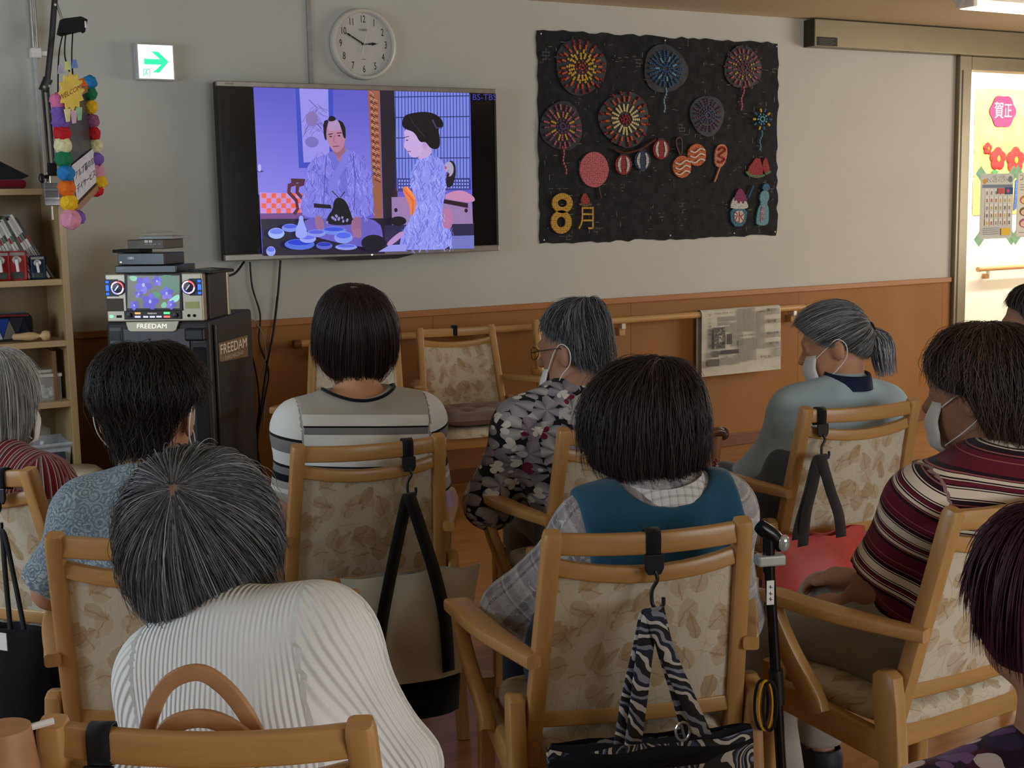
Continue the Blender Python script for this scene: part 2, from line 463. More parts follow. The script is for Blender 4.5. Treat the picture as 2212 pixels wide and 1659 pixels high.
# ---- wall clock
CKC = (onY(781, 97, 0).x, onY(781, 97, 0).z)
ck = empty('wall_clock', (CKC[0], 0, CKC[1]), 0, 'round white wall clock with black numerals above the television', 'clock')
M_CLKW = plain('clock_white', (214, 210, 200), .35, 0, .5, .02)
R0 = .166
MB().lathe([(R0-.004, 0), (R0, -.008), (R0, -.034), (R0-.006, -.041), (R0-.014, -.043), (R0-.018, -.038), (R0-.020, -.024)], (0, 0, 0), (0, 1, 0), 64, False).build('rim', M_CLKW, ck, smooth=50)
MB().lathe([(R0-.019, -.016), (R0-.019, -.022)], (0, 0, 0), (0, 1, 0), 48).build('dial', plain('clock_dial', (196, 195, 190), .5, 0, .3, .01), ck)
cp = Paint(lambda x, y, k: Vector((x, -.0225-k, y)), .0002)
K = (16, 16, 18)
for h in range(1, 13):
    a = math.radians(90-h*30)
    cn_ = Paint(lambda x, y, k: Vector((x, -.0225-k, y)), .0002); cn_.text(str(h), .116*math.cos(a), .116*math.sin(a)*1.0, .048, K, sx=.62, flip=1); cn_.build('numeral', printed(), ck)
    cp.ell(.142*math.cos(a), .142*math.sin(a), .0016, .0016, K, 8)
cp.text('CASIO', 0, .066, .015, (50, 50, 52), sx=1.1, flip=1)
cp.rect(-.01, -.0705, .01, -.0685, (70, 70, 70))
cp.build('dial_print', printed(), ck)
def hand(name, ang, L, prof, y, mat):
    q = Paint(lambda u, v, k: Vector((u*math.cos(ang)-v*math.sin(ang), y-k, u*math.sin(ang)+v*math.cos(ang))))
    mb = MB(); up = [(u*L, w) for u, w in prof]; pts = up+[(u, -w) for u, w in reversed(up)]
    mb.prism([(u*math.cos(ang)-v*math.sin(ang), y, u*math.sin(ang)+v*math.cos(ang)) for u, v in pts], (0, .0012, 0))
    return mb.build(name, mat, ck)
hand('hour_hand', math.radians(4), .075, [(-.12, .004), (.1, .003), (.3, .0015), (.42, .005), (.5, .002), (.6, .0075), (.75, .005), (.9, .001), (1, .0006)], -.026, M_BLACK)
hand('minute_hand', math.radians(151), .105, [(-.06, .004), (.2, .003), (.5, .0032), (.62, .0038), (.7, .0018), (.82, .0055), (.92, .0016), (1, .0006)], -.029, M_BLACK)
hand('second_hand', math.radians(74), .105, [(-.42, .0022), (0, .0018), (.5, .0008), (1, .0004)], -.032, M_WHITE)
MB().lathe([(.001, -.036), (.005, -.036), (.006, -.024)], (0, 0, 0), (0, 1, 0), 14).build('hub', M_STEEL, ck)
# ------------------------------------------------------------------ television
RND = random.Random(5)
def inside(pt, poly):
    x, y = pt; c = False; n = len(poly)
    for i in range(n):
        x1, y1 = poly[i]; x2, y2 = poly[i-1]
        if (y1 > y) != (y2 > y) and x < (x2-x1)*(y-y1)/(y2-y1)+x1: c = not c
    return c
def scatter(poly, n, rnd):
    xs = [p[0] for p in poly]; ys = [p[1] for p in poly]; out = []; t = 0
    while len(out) < n and t < n*20:
        t += 1; q = (rnd.uniform(min(xs), max(xs)), rnd.uniform(min(ys), max(ys)))
        if inside(q, poly): out.append(q)
    return out
def smoothpoly(pts, it=2):
    for _ in range(it):
        q = []
        for i in range(len(pts)):
            a, b = pts[i], pts[(i+1) % len(pts)]
            q += [(a[0]*.75+b[0]*.25, a[1]*.75+b[1]*.25), (a[0]*.25+b[0]*.75, a[1]*.25+b[1]*.75)]
        pts = q
    return pts
TY = -.105
a = onY(466, 177, TY); b = onY(1079, 543, TY)
TX0, TX1, TZ0, TZ1 = a.x, b.x-.005, 1.19, 1.992
tv = empty('television', (TX0, 0, TZ0), 0, 'large flat television showing a period drama, mounted on the wall', 'television')
TW, TH = TX1-TX0, TZ1-TZ0
M_TVB = plain('tv_back', (20, 20, 22), .5)
MB().box((0, -.102, 0), (TW, -.055, TH)).build('case', M_TVB, tv, bevel=.006)
MB().box((.22, -.056, .16), (TW-.22, 0, TH-.14)).build('wall_mount', M_BLACKM, tv)
MB().box((0, -.112, TH-.024), (TW, -.09, TH)).build('top_bezel', plain('bezel_silver', (150, 146, 138), .35, .6), tv, bevel=.003)
MB().box((0, -.114, 0), (TW, -.09, .030)).build('bottom_bezel', plain('bezel_silver', (150, 146, 138), .35, .6), tv, bevel=.004)
for s in (0, TW-.012): BX((s, -.110, .03), (s+.012, -.095, TH-.024)).build('side_bezel', M_TVB, tv, bevel=.002)
MB().prism([(.48, -.112, 0), (.95, -.112, 0), (.86, -.112, -.018), (.56, -.112, -.018)], (0, .04, 0)).build('sensor_bar', M_BLACK, tv)
MB().box((.72, -.114, .002), (.728, -.111, .008)).build('power_light', plain('led_white', (255, 240, 210), .3, emis=3), tv)
pb = Paint(lambda x, y, k: Vector((x, -.1125-k, y))); pb.text('AQUOS', .06, TH-.012, .012, (60, 60, 62), flip=1); pb.build('maker_mark', printed(), tv)
MB().box((.012, -.1045, .030), (TW-.012, -.100, TH-.024)).build('screen', plain('screen_glass', (9, 9, 14), .12, 0, .5), tv)
def tvpos(cx, cy, k):
    p = onY(450+cx/3.403, 160+cy/3.403, TY); return Vector((p.x-TX0, TY-k, p.z-TZ0))
P = Paint(tvpos, .00006)
B1, B2 = (104, 98, 206), (128, 118, 226)
# room behind the figures
P.poly([(330, 92), (1925, 148), (1948, 1280), (396, 1335)], (96, 92, 200))
for i in range(14): P.poly([(331+i*2.6, 95+i*56), (1185+i*2.2, 118+i*55), (1187+i*2.2, 180+i*55), (334+i*2.6, 158+i*56)], (92+i*3, 88+i*2.6, 194+i*2.4))
P.poly([(640, 104), (915, 112), (925, 690), (665, 690)], (58, 72, 190))
P.poly([(668, 104), (880, 110), (892, 640), (700, 650)], (150, 142, 232))
for i in range(14):
    x = 690+RND.random()*60; y = 300+i*14
    P.line([(x, y), (x+30, y-60+RND.random()*20), (x+75, y-80), (x+110+RND.random()*40, y-60+RND.random()*50)], 3, (92, 84, 160))
P.line([(740, 190), (800, 250), (770, 330), (830, 400)], 5, (88, 78, 150)); P.ell(760, 330, 45, 55, (130, 112, 176)); P.ell(760, 500, 50, 40, (118, 108, 190))
P.poly([(1170, 115), (1258, 118), (1285, 1240), (1225, 1240)], (150, 92, 72))
for i in range(26):
    y = 130+i*24; P.line([(1185+i*.9, y), (1215+i, y+22), (1195+i, y+44), (1240+i, y+66)], 9 if i % 2 else 5, (92, 48, 40) if i % 2 else (206, 150, 120))
P.poly([(1258, 118), (1365, 122), (1400, 1270), (1290, 1270)], (34, 27, 40))
P.poly([(1365, 122), (1918, 140), (1925, 840), (1385, 860)], (120, 132, 226))
for i in range(24):
    x = 1372+i*23.6; P.line([(x, 124), (x+5, 850)], 5, (44, 48, 112))
for i in range(5): P.line([(1366, 170+i*150), (1920, 160+i*152)], 7, (44, 48, 112))
P.poly([(1385, 770), (1925, 770), (1927, 850), (1388, 865)], (58, 62, 136))
for i in range(26):
    for j in range(3): P.rect(1395+i*20, 778+j*24, 1407+i*20, 792+j*24, (142, 150, 232))
P.poly([(1340, 905), (1925, 890), (1940, 1110), (1345, 1120)], (150, 122, 170)); P.ell(1372, 1000, 13, 15, (30, 24, 40)); P.ell(1888, 1003, 12, 15, (30, 24, 40))
P.poly([(1290, 1110), (1945, 1100), (1947, 1282), (1290, 1300)], (40, 36, 70)); P.poly([(1760, 1190), (1946, 1185), (1947, 1282), (1765, 1285)], (112, 116, 190))
# checkered low panel
P.poly([(372, 870), (690, 880), (690, 1025), (378, 1030)], (196, 142, 214))
for i in range(9):
    for j in range(4):
        if (i+j) % 2 == 0: P.rect(386+i*36, 876+j*37, 420+i*36, 912+j*37, (232, 96, 74))
P.poly([(378, 1025), (700, 1020), (700, 1065), (378, 1068)], (112, 70, 132)); P.poly([(380, 1065), (1290, 1060), (1290, 1320), (395, 1335)], (30, 22, 42))
P.poly([(600, 768), (705, 772), (705, 800), (604, 796)], (70, 30, 44))
for sx in (0, 60): P.line([(640+sx, 800), (590+sx, 820), (585+sx, 870), (640+sx, 930), (650+sx, 990), (625+sx, 1030)], [34, 32, 26, 24, 22, 26], (84, 34, 50))
P.ell(374, 716, 26, 6, (60, 50, 110)); P.ell(370, 690, 12, 28, (176, 170, 240))
# man in patterned kimono, seated
def kimono(poly, base, dark, lite, n, rnd):
    P.poly(smoothpoly(poly, 1), base)
    for q in scatter(poly, n, rnd):
        a = rnd.uniform(-.6, .6)+math.pi/2; L = rnd.uniform(14, 34); c = rnd.uniform(-12, 12)
        P.line([(q[0]-L*math.cos(a), q[1]-L*math.sin(a)), (q[0]+c, q[1]), (q[0]+L*math.cos(a), q[1]+L*math.sin(a))], rnd.choice((3, 4, 6)), dark if rnd.random() < .6 else lite)
R2 = random.Random(3)
P.poly(smoothpoly([(700, 1050), (1240, 1040), (1290, 1230), (1200, 1290), (760, 1200), (700, 1130)]), (104, 92, 190))
kimono([(905, 575), (1000, 560), (1120, 600), (1190, 760), (1215, 1020), (1130, 1060), (760, 1060), (660, 1030), (700, 800), (730, 640), (850, 590)], (126, 122, 222), (92, 90, 188), (152, 150, 236), 320, R2)
P.poly([(905, 560), (995, 550), (985, 620), (940, 690), (900, 620)], (164, 108, 132))
P.line([(880, 575), (930, 680), (975, 780), (985, 900)], 50, (110, 106, 204)); P.line([(1005, 560), (960, 680), (900, 780), (890, 900)], 50, (122, 118, 216))
P.line([(850, 600), (835, 800), (830, 950)], 5, (70, 66, 150)); P.line([(1045, 590), (1060, 800), (1050, 1000)], 5, (70, 66, 150))
P.line([(890, 860), (945, 915), (985, 865)], 7, (26, 20, 34))
P.poly(smoothpoly([(905, 920), (950, 905), (1000, 940), (1040, 1060), (1060, 1110), (840, 1110), (860, 1040), (895, 1000)]), (16, 13, 24)); 
for q in scatter([(860, 1040), (1040, 1040), (1050, 1100), (850, 1100)], 14, R2): P.ell(*q, 8, 11, (140, 130, 190))
P.poly([(756, 950), (880, 962), (885, 990), (758, 982)], (24, 18, 30))
P.poly(smoothpoly([(760, 1040), (815, 1040), (840, 1130), (800, 1150), (770, 1130)]), (150, 104, 140)); P.poly(smoothpoly([(1045, 1050), (1105, 1045), (1100, 1130), (1110, 1200), (1070, 1210), (1020, 1140)]), (146, 100, 136))
for i in range(4): P.line([(1045+i*16, 1140), (1052+i*17, 1200)], 10, (156, 110, 146))
P.poly([(895, 520), (975, 505), (990, 570), (940, 620), (900, 580)], (150, 96, 116))
P.poly(smoothpoly([(835, 385), (985, 375), (990, 470), (975, 540), (930, 585), (885, 560), (850, 480)]), (176, 122, 150))
P.poly(smoothpoly([(822, 350), (870, 335), (845, 420), (852, 500), (830, 470)], 1), (18, 14, 22)); P.poly(smoothpoly([(925, 330), (985, 370), (992, 480), (972, 470), (958, 400)], 1), (18, 14, 22))
P.poly(smoothpoly([(862, 340), (930, 335), (958, 400), (945, 420), (850, 425)]), (172, 140, 186)); P.poly(smoothpoly([(858, 350), (865, 318), (890, 308), (925, 330), (900, 352)]), (14, 12, 18))
P.line([(862, 448), (895, 440)], 7, (50, 34, 52)); P.line([(925, 438), (960, 434)], 7, (50, 34, 52)); P.ell(880, 462, 10, 5, (40, 28, 46)); P.ell(940, 456, 10, 5, (40, 28, 46))
P.line([(908, 450), (900, 500), (920, 506)], 6, (140, 90, 120)); P.line([(895, 535), (940, 532)], 7, (120, 60, 84))
# woman in profile with piled hair
P.poly(smoothpoly([(1730, 640), (1790, 640), (1800, 740), (1770, 830), (1720, 840)]), (30, 24, 36)); P.ell(1745, 700, 35, 55, (172, 160, 190)); P.ell(1735, 740, 14, 18, (40, 30, 44)); P.ell(1715, 690, 14, 12, (190, 70, 66))
P.poly(smoothpoly([(1700, 890), (1830, 845), (1935, 900), (1935, 950), (1700, 915)]), (196, 134, 176)); P.poly([(1705, 920), (1885, 950), (1885, 985), (1705, 950)], (40, 22, 36))
P.poly(smoothpoly([(1690, 980), (1775, 990), (1770, 1150), (1690, 1130)]), (176, 116, 160))
kimono([(1540, 600), (1660, 600), (1725, 680), (1720, 860), (1700, 980), (1690, 1120), (1770, 1150), (1765, 1285), (1560, 1292), (1380, 1290), (1400, 1160), (1470, 1060), (1490, 900), (1455, 780), (1480, 690)], (142, 146, 236), (104, 108, 204), (168, 172, 246), 320, R2)
P.poly(smoothpoly([(1385, 850), (1420, 815), (1490, 900), (1490, 1000), (1450, 1055), (1445, 960)]), (232, 122, 74)); P.line([(1400, 850), (1470, 930), (1465, 1040)], 6, (190, 90, 54)); P.line([(1420, 830), (1485, 920)], 5, (250, 160, 110))
P.poly(smoothpoly([(1390, 1150), (1420, 1170), (1300, 1270), (1270, 1250), (1330, 1190)]), (180, 140, 200)); P.poly([(1215, 1305), (1300, 1255), (1420, 1250), (1420, 1300)], (150, 150, 232))
P.poly(smoothpoly([(1530, 480), (1600, 520), (1610, 600), (1500, 640), (1520, 570)], 1), (190, 160, 214))
P.poly(smoothpoly([(1400, 410), (1480, 400), (1560, 480), (1550, 560), (1500, 620), (1445, 610), (1435, 575), (1415, 555), (1400, 530), (1412, 490)], 1), (196, 168, 222))
P.line([(1408, 470), (1440, 462)], 5, (60, 44, 70)); P.ell(1425, 490, 9, 4, (36, 26, 44)); P.line([(1430, 572), (1452, 572)], 8, (170, 80, 110))
P.poly(smoothpoly([(1385, 380), (1400, 310), (1470, 290), (1560, 280), (1640, 300), (1690, 350), (1690, 400), (1650, 400), (1670, 490), (1660, 555), (1600, 555), (1560, 500), (1520, 510), (1480, 430), (1410, 410)]), (17, 13, 19))
P.ell(1555, 530, 18, 26, (184, 150, 204))
P.line([(1610, 340), (1640, 400), (1680, 400)], 10, (70, 60, 110)); P.line([(1440, 310), (1480, 380), (1560, 470)], 4, (58, 46, 70))
# tableware in front
for (x, y, rx, ry, c) in ((470, 1170, 60, 40, (160, 176, 244)), (640, 1250, 110, 40, (80, 108, 214)), (570, 1130, 60, 30, (120, 140, 230)), (890, 1150, 90, 30, (110, 130, 226)), (960, 1200, 68, 44, (130, 150, 236)), (760, 1170, 70, 28, (136, 146, 226)), (820, 1260, 60, 28, (90, 100, 190)), (980, 1270, 80, 22, (140, 150, 232)), (430, 1300, 34, 36, (150, 160, 236)), (700, 1210, 60, 30, (150, 160, 240))):
    P.ell(x, y, rx, ry, c); P.ell(x, y-ry*.35, rx*.8, ry*.5, (max(c[0]-50, 20), max(c[1]-50, 20), c[2]-10))
P.poly(smoothpoly([(636, 1040), (664, 1040), (668, 1085), (695, 1150), (690, 1205), (612, 1205), (608, 1150), (634, 1085)]), (150, 162, 244))
P.ell(1180, 1240, 90, 60, (22, 18, 34)); P.ell(1360, 1080, 60, 34, (24, 18, 30))
P.text('BS-TBS', 1990, 178, 62, (58, 62, 150), sx=.98)
P.build('picture', printed('screen_picture', 1.0), tv)
# cables under the television
M_CABLE = plain('black_cable', (20, 20, 22), .5)
def curve_path(pts, n=8):
    P_ = [Vector(p) for p in pts]; out = []
    for i in range(len(P_)-1):
        p0, p1, p2, p3 = P_[max(i-1, 0)], P_[i], P_[i+1], P_[min(i+2, len(P_)-1)]
        for k in range(n):
            t = k/n
            out.append(.5*((2*p1)+(p2-p0)*t+(2*p0-5*p1+4*p2-p3)*t*t+(3*p1-p0-3*p2+p3)*t**3))
    out.append(P_[-1]); return out
def cable(pxs, Y, r, mat, lab, cat='cable'):
    pts = [onY(x, y, Y if not isinstance(Y, list) else Y[i]) for i, (x, y) in enumerate(pxs)]
    o = MB().tube(curve_path(pts), r, 6).build('cable', mat, None, smooth=60); return tag(o, lab, cat, 'cables behind the karaoke machine')
cable([(540, 566), (545, 620), (562, 680), (560, 740), (580, 800), (572, 860), (558, 930)], -.05, .0045, M_CABLE, 'thin black cable hanging in a wavy line below the television')
cable([(606, 562), (600, 640), (590, 720), (575, 800), (566, 870), (556, 960), (566, 1030)], -.06, .0055, M_CABLE, 'thick black cable dropping straight from the television to the floor')
cable([(598, 640), (588, 730), (576, 820), (568, 930)], -.035, .003, plain('grey_cable', (150, 148, 142), .5), 'thin grey cable beside the thick black one')
cable([(484, 598), (508, 590), (527, 566)], [-.33, -.18, -.07], .0055, M_CABLE, 'short black cable from the karaoke machine up to the television')
cable([(478, 650), (500, 690), (530, 730), (552, 800), (560, 880), (548, 960)], [-.24, -.16, -.1, -.06, -.05, -.05], .005, M_CABLE, 'black cable looping out of the back of the karaoke unit')
cable([(508, 688), (545, 690), (566, 720), (574, 770), (562, 820)], [-.25, -.12, -.08, -.06, -.05], .0025, plain('grey_cable', (150, 148, 142), .5), 'thin grey cable arching from behind the speaker cabinet')
# ------------------------------------------------------------------ festival wall hanging (mascots left out)
HX0, HX1, HZ0, HZ1 = 3.578, 5.19, 1.213, 2.305
hg = empty('festival_wall_hanging', (HX0, 0, HZ0), 0, 'black paper wall hanging with beaded fireworks and the large figure 8', 'wall hanging')
HW, HH = HX1-HX0, HZ1-HZ0
def blackpaper():
    t = NT('black_mosaic_paper'); v = t.coord()
    n1 = t.noise(v, 18, 4); br = t.n('ShaderNodeTexBrick'); t.l(v, br.inputs[0])
    mp = t.coord(rot=(math.pi/2, 0, 0)); t.l(mp, br.inputs[0]); br.inputs['Scale'].default_value = 14; br.inputs['Mortar Size'].default_value = .012
    br.inputs['Color1'].default_value = (0, 0, 0, 1); br.inputs['Color2'].default_value = (0, 0, 0, 1); br.inputs['Mortar'].default_value = (1, 1, 1, 1)
    gate = t.math('GREATER_THAN', t.noise(v, 9, 4, .7), .62)
    f = t.math('MULTIPLY', t.math('MULTIPLY', br.outputs[0], gate), .5)
    t.base(t.mix(f, t.ramp(n1, [(.3, srgb(25, 25, 27)), (.7, srgb(44, 44, 46))]), srgb(170, 168, 160))); t.rough(.8); t.spec(.2); t.bump(n1, .5, .004)
    return t.m
M_BP = blackpaper()
mb = MB(); nx, nz = 40, 28; R3 = random.Random(11)
grid = []
for j in range(nz+1):
    for i in range(nx+1):
        x = HW*i/nx; z = HH*j/nz
        if i in (0, nx): x += R3.uniform(-.007, .007)
        if j in (0, nz): z += R3.uniform(-.007, .007)
        y = -.006-.006*noise.noise(Vector((x*3, z*3, 0)))-.003*noise.noise(Vector((x*11, z*11, 2)))
        grid.append((x, min(y, -.003), z))
mb.add(grid, [(j*(nx+1)+i, j*(nx+1)+i+1, (j+1)*(nx+1)+i+1, (j+1)*(nx+1)+i) for j in range(nz) for i in range(nx)])
mb.build('backing_paper', M_BP, hg, smooth=60)
def hp(cx, cy, d=0.0):
    q = onY(1140+cx/3.318, 50+cy/3.318, -.01); return Vector((q.x-HX0, -.013-d, q.z-HZ0))
def torn(n, seed, col):
    r = random.Random(seed); mbx = MB()
    for _ in range(n):
        x, z = r.uniform(.03, HW-.03), r.uniform(.03, HH-.03); L = r.uniform(.006, .03); w = r.uniform(.0006, .002)
        if r.random() < .5: mbx.box((x, -.0150, z), (x+w, -.0146, z+L))
        else: mbx.box((x, -.0150, z), (x+L, -.0146, z+w))
    return mbx
tag(torn(230, 4, 0).build('paper_gap', plain('paper_gap_white', (150, 148, 142), .8), hg), kind='stuff')
BEADM = {}
def beadmat(rgb):
    k = 'bead_%d_%d_%d' % rgb
    return plain(k, rgb, .5, 0, .4, .08, 200)
M_DISC = plain('dark_tissue', (48, 50, 56), .6, 0, .3, .25, 14, .6)
def beads_line(mbs, p0, p1, d, r, n):
    for i in range(n):
        q = lerp(p0, p1, (i+.5)/n); mbs.ball((q.x, -.013-d, q.z), (r, r*.7, r), 6, 4)
def firework(cx, cy, rx, ry, rings, seed, tail=None, disc=True, dr=1.08):
    r = random.Random(seed); c = hp(cx, cy)
    root = empty('firework', c); root.parent = hg
    S = hp(cx+rx, cy).x-c.x; T = c.z-hp(cx, cy+ry).z
    if disc:
        m = MB(); pts = []
        for i in range(40):
            a = 2*math.pi*i/40; q = dr*(1+.05*math.sin(3*a+seed)+r.uniform(-.015, .015)); pts.append((S*q*math.cos(a), 0, T*q*math.sin(a)))
        V = [(0, -.007, 0)]+[(x*.5, -.006-.002*((i % 2)), z*.5) for i, (x, y, z) in enumerate(pts)]+[(x, -.0035, z) for x, y, z in pts]+[(x, .002, z) for x, y, z in pts]
        Fc = [(0, 1+i, 1+(i+1) % 40) for i in range(40)]+[(1+i, 41+i, 41+(i+1) % 40, 1+(i+1) % 40) for i in range(40)]+[(41+i, 81+i, 81+(i+1) % 40, 41+(i+1) % 40) for i in range(40)]
        m.add(V, Fc); m.build('paper_disc', M_DISC, root, smooth=40)
    for (f0, f1, n, nb, cols, br) in rings:
        for ci, col in enumerate(cols):
            m = MB()
            for i in range(n):
                if i % len(cols) != ci: continue
                a = 2*math.pi*(i+r.uniform(-.15, .15))/n + f0; q0 = f0+r.uniform(-.03, .03); q1 = f1+r.uniform(-.03, .03)
                for k in range(nb):
                    q = lerp(q0, q1, (k+.5)/nb); m.ball((S*q*math.cos(a), -.011, T*q*math.sin(a)), (br, br*.75, br), 6, 4)
            tag(m.build('bead_ray', beadmat(col), root, smooth=60), kind='stuff')
    if tail:
        (tx, ty), col = tail; m = MB(); e = hp(tx, ty)-c
        z0 = -T*.95; n = 9
        for k in range(n):
            q = k/(n-1); m.ball((lerp(0, e.x, q)+.006*math.sin(q*9), -.008, lerp(z0, e.z, q)), (.0055, .004, .009), 6, 4)
        tag(m.build('bead_tail', beadmat(col), root, smooth=60), kind='stuff')
RED, ORG, YEL, CRM = (150, 34, 36), (196, 92, 44), (212, 172, 62), (216, 200, 148)
BLU, LBL, PUR, PNK = (44, 92, 132), (112, 158, 178), (104, 66, 108), (188, 98, 112)
firework(375, 315, 165, 185, [(.04, .28, 9, 2, [RED, ORG], .006), (.3, .55, 14, 3, [YEL], .0075), (.5, .66, 14, 2, [YEL], .007), (.68, .86, 20, 3, [ORG], .007), (.9, 1.05, 18, 2, [RED], .007)], 1)
firework(982, 330, 135, 150, [(.1, .4, 10, 3, [BLU], .006), (.35, .6, 14, 3, [LBL, BLU], .0065), (.6, .9, 22, 3, [BLU], .0065)], 2, ((968, 632), LBL), dr=1.15)
firework(1540, 320, 130, 150, [(.08, .35, 10, 2, [(150, 60, 80)], .005), (.38, .62, 15, 2, [YEL, PNK], .006), (.68, .9, 20, 3, [(178, 92, 96)], .006), (.95, 1.1, 12, 2, [(110, 48, 76)], .005)], 3, ((1520, 618), PNK), dr=1.02)
firework(240, 740, 135, 160, [(.08, .36, 10, 2, [PUR], .006), (.38, .66, 16, 3, [YEL, PNK], .0065), (.72, .98, 20, 3, [(142, 70, 104), PNK], .0065)], 4, ((265, 1075), PNK), dr=1.1)
firework(690, 690, 160, 180, [(.05, .24, 8, 2, [RED], .0065), (.3, .62, 18, 4, [CRM], .0072), (.7, .9, 20, 3, [ORG], .007), (.95, 1.12, 16, 2, [RED], .007)], 5, dr=1.1)
firework(1282, 662, 108, 130, [(.1, .5, 14, 3, [(112, 76, 116), (70, 92, 128)], .0055), (.55, .95, 20, 3, [(80, 56, 100), (132, 74, 104)], .005)], 6, dr=1.12)
firework(1670, 690, 78, 92, [(.1, .5, 10, 2, [(70, 130, 160), (110, 170, 178)], .0065), (.6, .85, 10, 2, [YEL, (44, 96, 140)], .0075)], 7, ((1652, 905), (62, 132, 150)), disc=False)
def cells(name, polyc, rgb, d=.004, parent=hg, thick=.010, texture=True):
    pts = smoothpoly(polyc, 1); m = MB(); m.prism([hp(x, y, d) for x, y in pts], (0, thick, 0)); 
    return m.build(name, beadwork(rgb), parent)
def beadwork(rgb):
    k = 'beadwork_%d_%d_%d' % rgb
    if k in MATS: return MATS[k]
    t = NT(k); v = t.coord(rot=(math.pi/2, 0, 0)); vo = t.n('ShaderNodeTexVoronoi'); t.l(v, vo.inputs['Vector']); vo.inputs['Scale'].default_value = 95; vo.voronoi_dimensions = '2D'; vo.inputs['Randomness'].default_value = .5
    c = srgb(*rgb); t.base(t.ramp(vo.outputs['Distance'], [(.25, c), (.75, tuple(x*.45 for x in c[:3])+(1,))])); t.rough(.55)
    h = t.math('SUBTRACT', 1.0, vo.outputs['Distance']); t.bump(h, .8, .006); MATS[k] = t.m; return t.m
def ring_pts(cx, cy, rx, ry, n=22): return [(cx+rx*math.cos(2*math.pi*i/n), cy+ry*math.sin(2*math.pi*i/n)) for i in range(n)]
def sub(name, cx, cy): 
    o = empty(name, (0, 0, 0)); o.parent = hg; return o
cells('cotton_candy', ring_pts(470, 1050, 104, 128), (202, 98, 110), .006)
m = MB().tube([hp(505, 1175, .004), hp(512, 1215, .004), hp(522, 1255, .004)], .005, 6); m.build('candy_stick', beadmat((84, 36, 36)), hg)
# paper lanterns on a cord
m = MB().tube(curve_path([hp(612, 905, .006), hp(680, 930, .008), hp(780, 910, .008), hp(850, 870, .008), hp(910, 832, .006)]), .007, 6); m.build('lantern_cord', beadmat((72, 36, 32)), hg)
for (cx, cy, c1) in ((680, 1015, (150, 28, 34)), (817, 985, (28, 56, 92)), (950, 905, (150, 28, 34))):
    L = sub('lantern', cx, cy)
    cells('lantern_body', ring_pts(cx, cy, 58, 72), c1, .006, L)
    for s in (-1, 1):
        cells('lantern_stripe', [(cx+s*14, cy-58), (cx+s*30, cy-50), (cx+s*46, cy), (cx+s*30, cy+50), (cx+s*16, cy+58), (cx+s*28, cy)], (208, 204, 196), .009, L)
    cells('lantern_cap', [(cx-26, cy-82), (cx+26, cy-82), (cx+26, cy-66), (cx-26, cy-66)], (30, 26, 26), .007, L)
# water balloons
for (cx, cy, rx, ry) in ((1100, 1030, 66, 80), (1206, 945, 66, 80)):
    L = sub('water_balloon', cx, cy); cells('balloon_body', ring_pts(cx, cy, rx, ry), (206, 102, 48), .006, L)
    for k in (-36, 0, 38):
        pth = [hp(cx-rx*.8, cy+k+8, .0105), hp(cx-rx*.3, cy+k+18, .013), hp(cx+rx*.25, cy+k-8, .013), hp(cx+rx*.8, cy+k+2, .0105)]
        MB().tube(curve_path(pth, 5), .0045, 6).build('balloon_stripe', beadmat((218, 206, 190)), L)
MB().tube(curve_path([hp(1085, 950, .005), hp(1060, 880, .006), hp(1060, 830, .006), hp(1090, 825, .006), hp(1098, 880, .006), hp(1092, 945, .005)]), .0055, 6).build('balloon_string', beadmat((72, 40, 34)), hg)
# corn dog on a stick
L = sub('corn_dog', 0, 0); cells('corn_dog_body', [(1350, 880), (1385, 865), (1420, 880), (1425, 940), (1405, 1010), (1375, 1038), (1340, 1022), (1330, 960)], (214, 136, 100), .006, L)
MB().tube(curve_path([hp(1358, 912, .0115), hp(1385, 890, .013), hp(1405, 912, .0115), hp(1360, 950, .013), hp(1400, 970, .013), hp(1378, 1000, .012), hp(1350, 990, .0115)]), .005, 6).build('ketchup', beadmat((160, 40, 34)), L)
MB().tube([hp(1372, 1030, .004), hp(1352, 1085, .004), hp(1332, 1138, .004)], .006, 6).build('stick', beadmat((190, 112, 72)), L)
# watermelon slices
for pts, rind in (([(1650, 935), (1690, 1085), (1640, 1098), (1590, 1090), (1560, 1062)], [(1560, 1058), (1600, 1085), (1645, 1092), (1690, 1080), (1694, 1098), (1640, 1112), (1585, 1102), (1556, 1074)]), ([(1702, 950), (1732, 1060), (1712, 1075), (1690, 1078), (1672, 1010)], [(1690, 1074), (1732, 1056), (1738, 1072), (1700, 1090)])):
    L = sub('watermelon_slice', 0, 0); cells('flesh', pts, (158, 36, 42), .006, L); cells('rind', rind, (92, 120, 74), .007, L)
# figure 8, the month sign with its little melon slice
def ring(name, cx, cy, rx, ry, w, rgb):
    m = MB(); o = ring_pts(cx, cy, rx, ry, 28); i = ring_pts(cx, cy, rx-w, ry-w*1.1, 28)
    V = [hp(*p, .010) for p in o]+[hp(*p, .010) for p in i]+[hp(*p, 0) for p in o]+[hp(*p, 0) for p in i]; n = 28
    Fc = []
    for k in range(n):
        l = (k+1) % n; Fc += [(k, l, n+l, n+k), (k, 2*n+k, 2*n+l, l), (n+k, n+l, 3*n+l, 3*n+k)]
    m.add(V, Fc); return m.build(name, beadwork(rgb), hg)
ring('numeral_ring', 240, 1290, 74, 72, 40, (206, 158, 44)); ring('numeral_ring', 232, 1425, 74, 84, 42, (206, 158, 44))
cells('month_melon', [(400, 1200), (448, 1285), (405, 1300), (366, 1288)], (168, 40, 46), .006)
cells('month_melon_rind', [(362, 1288), (405, 1302), (450, 1288), (452, 1304), (405, 1318), (360, 1304)], (96, 84, 52), .007)
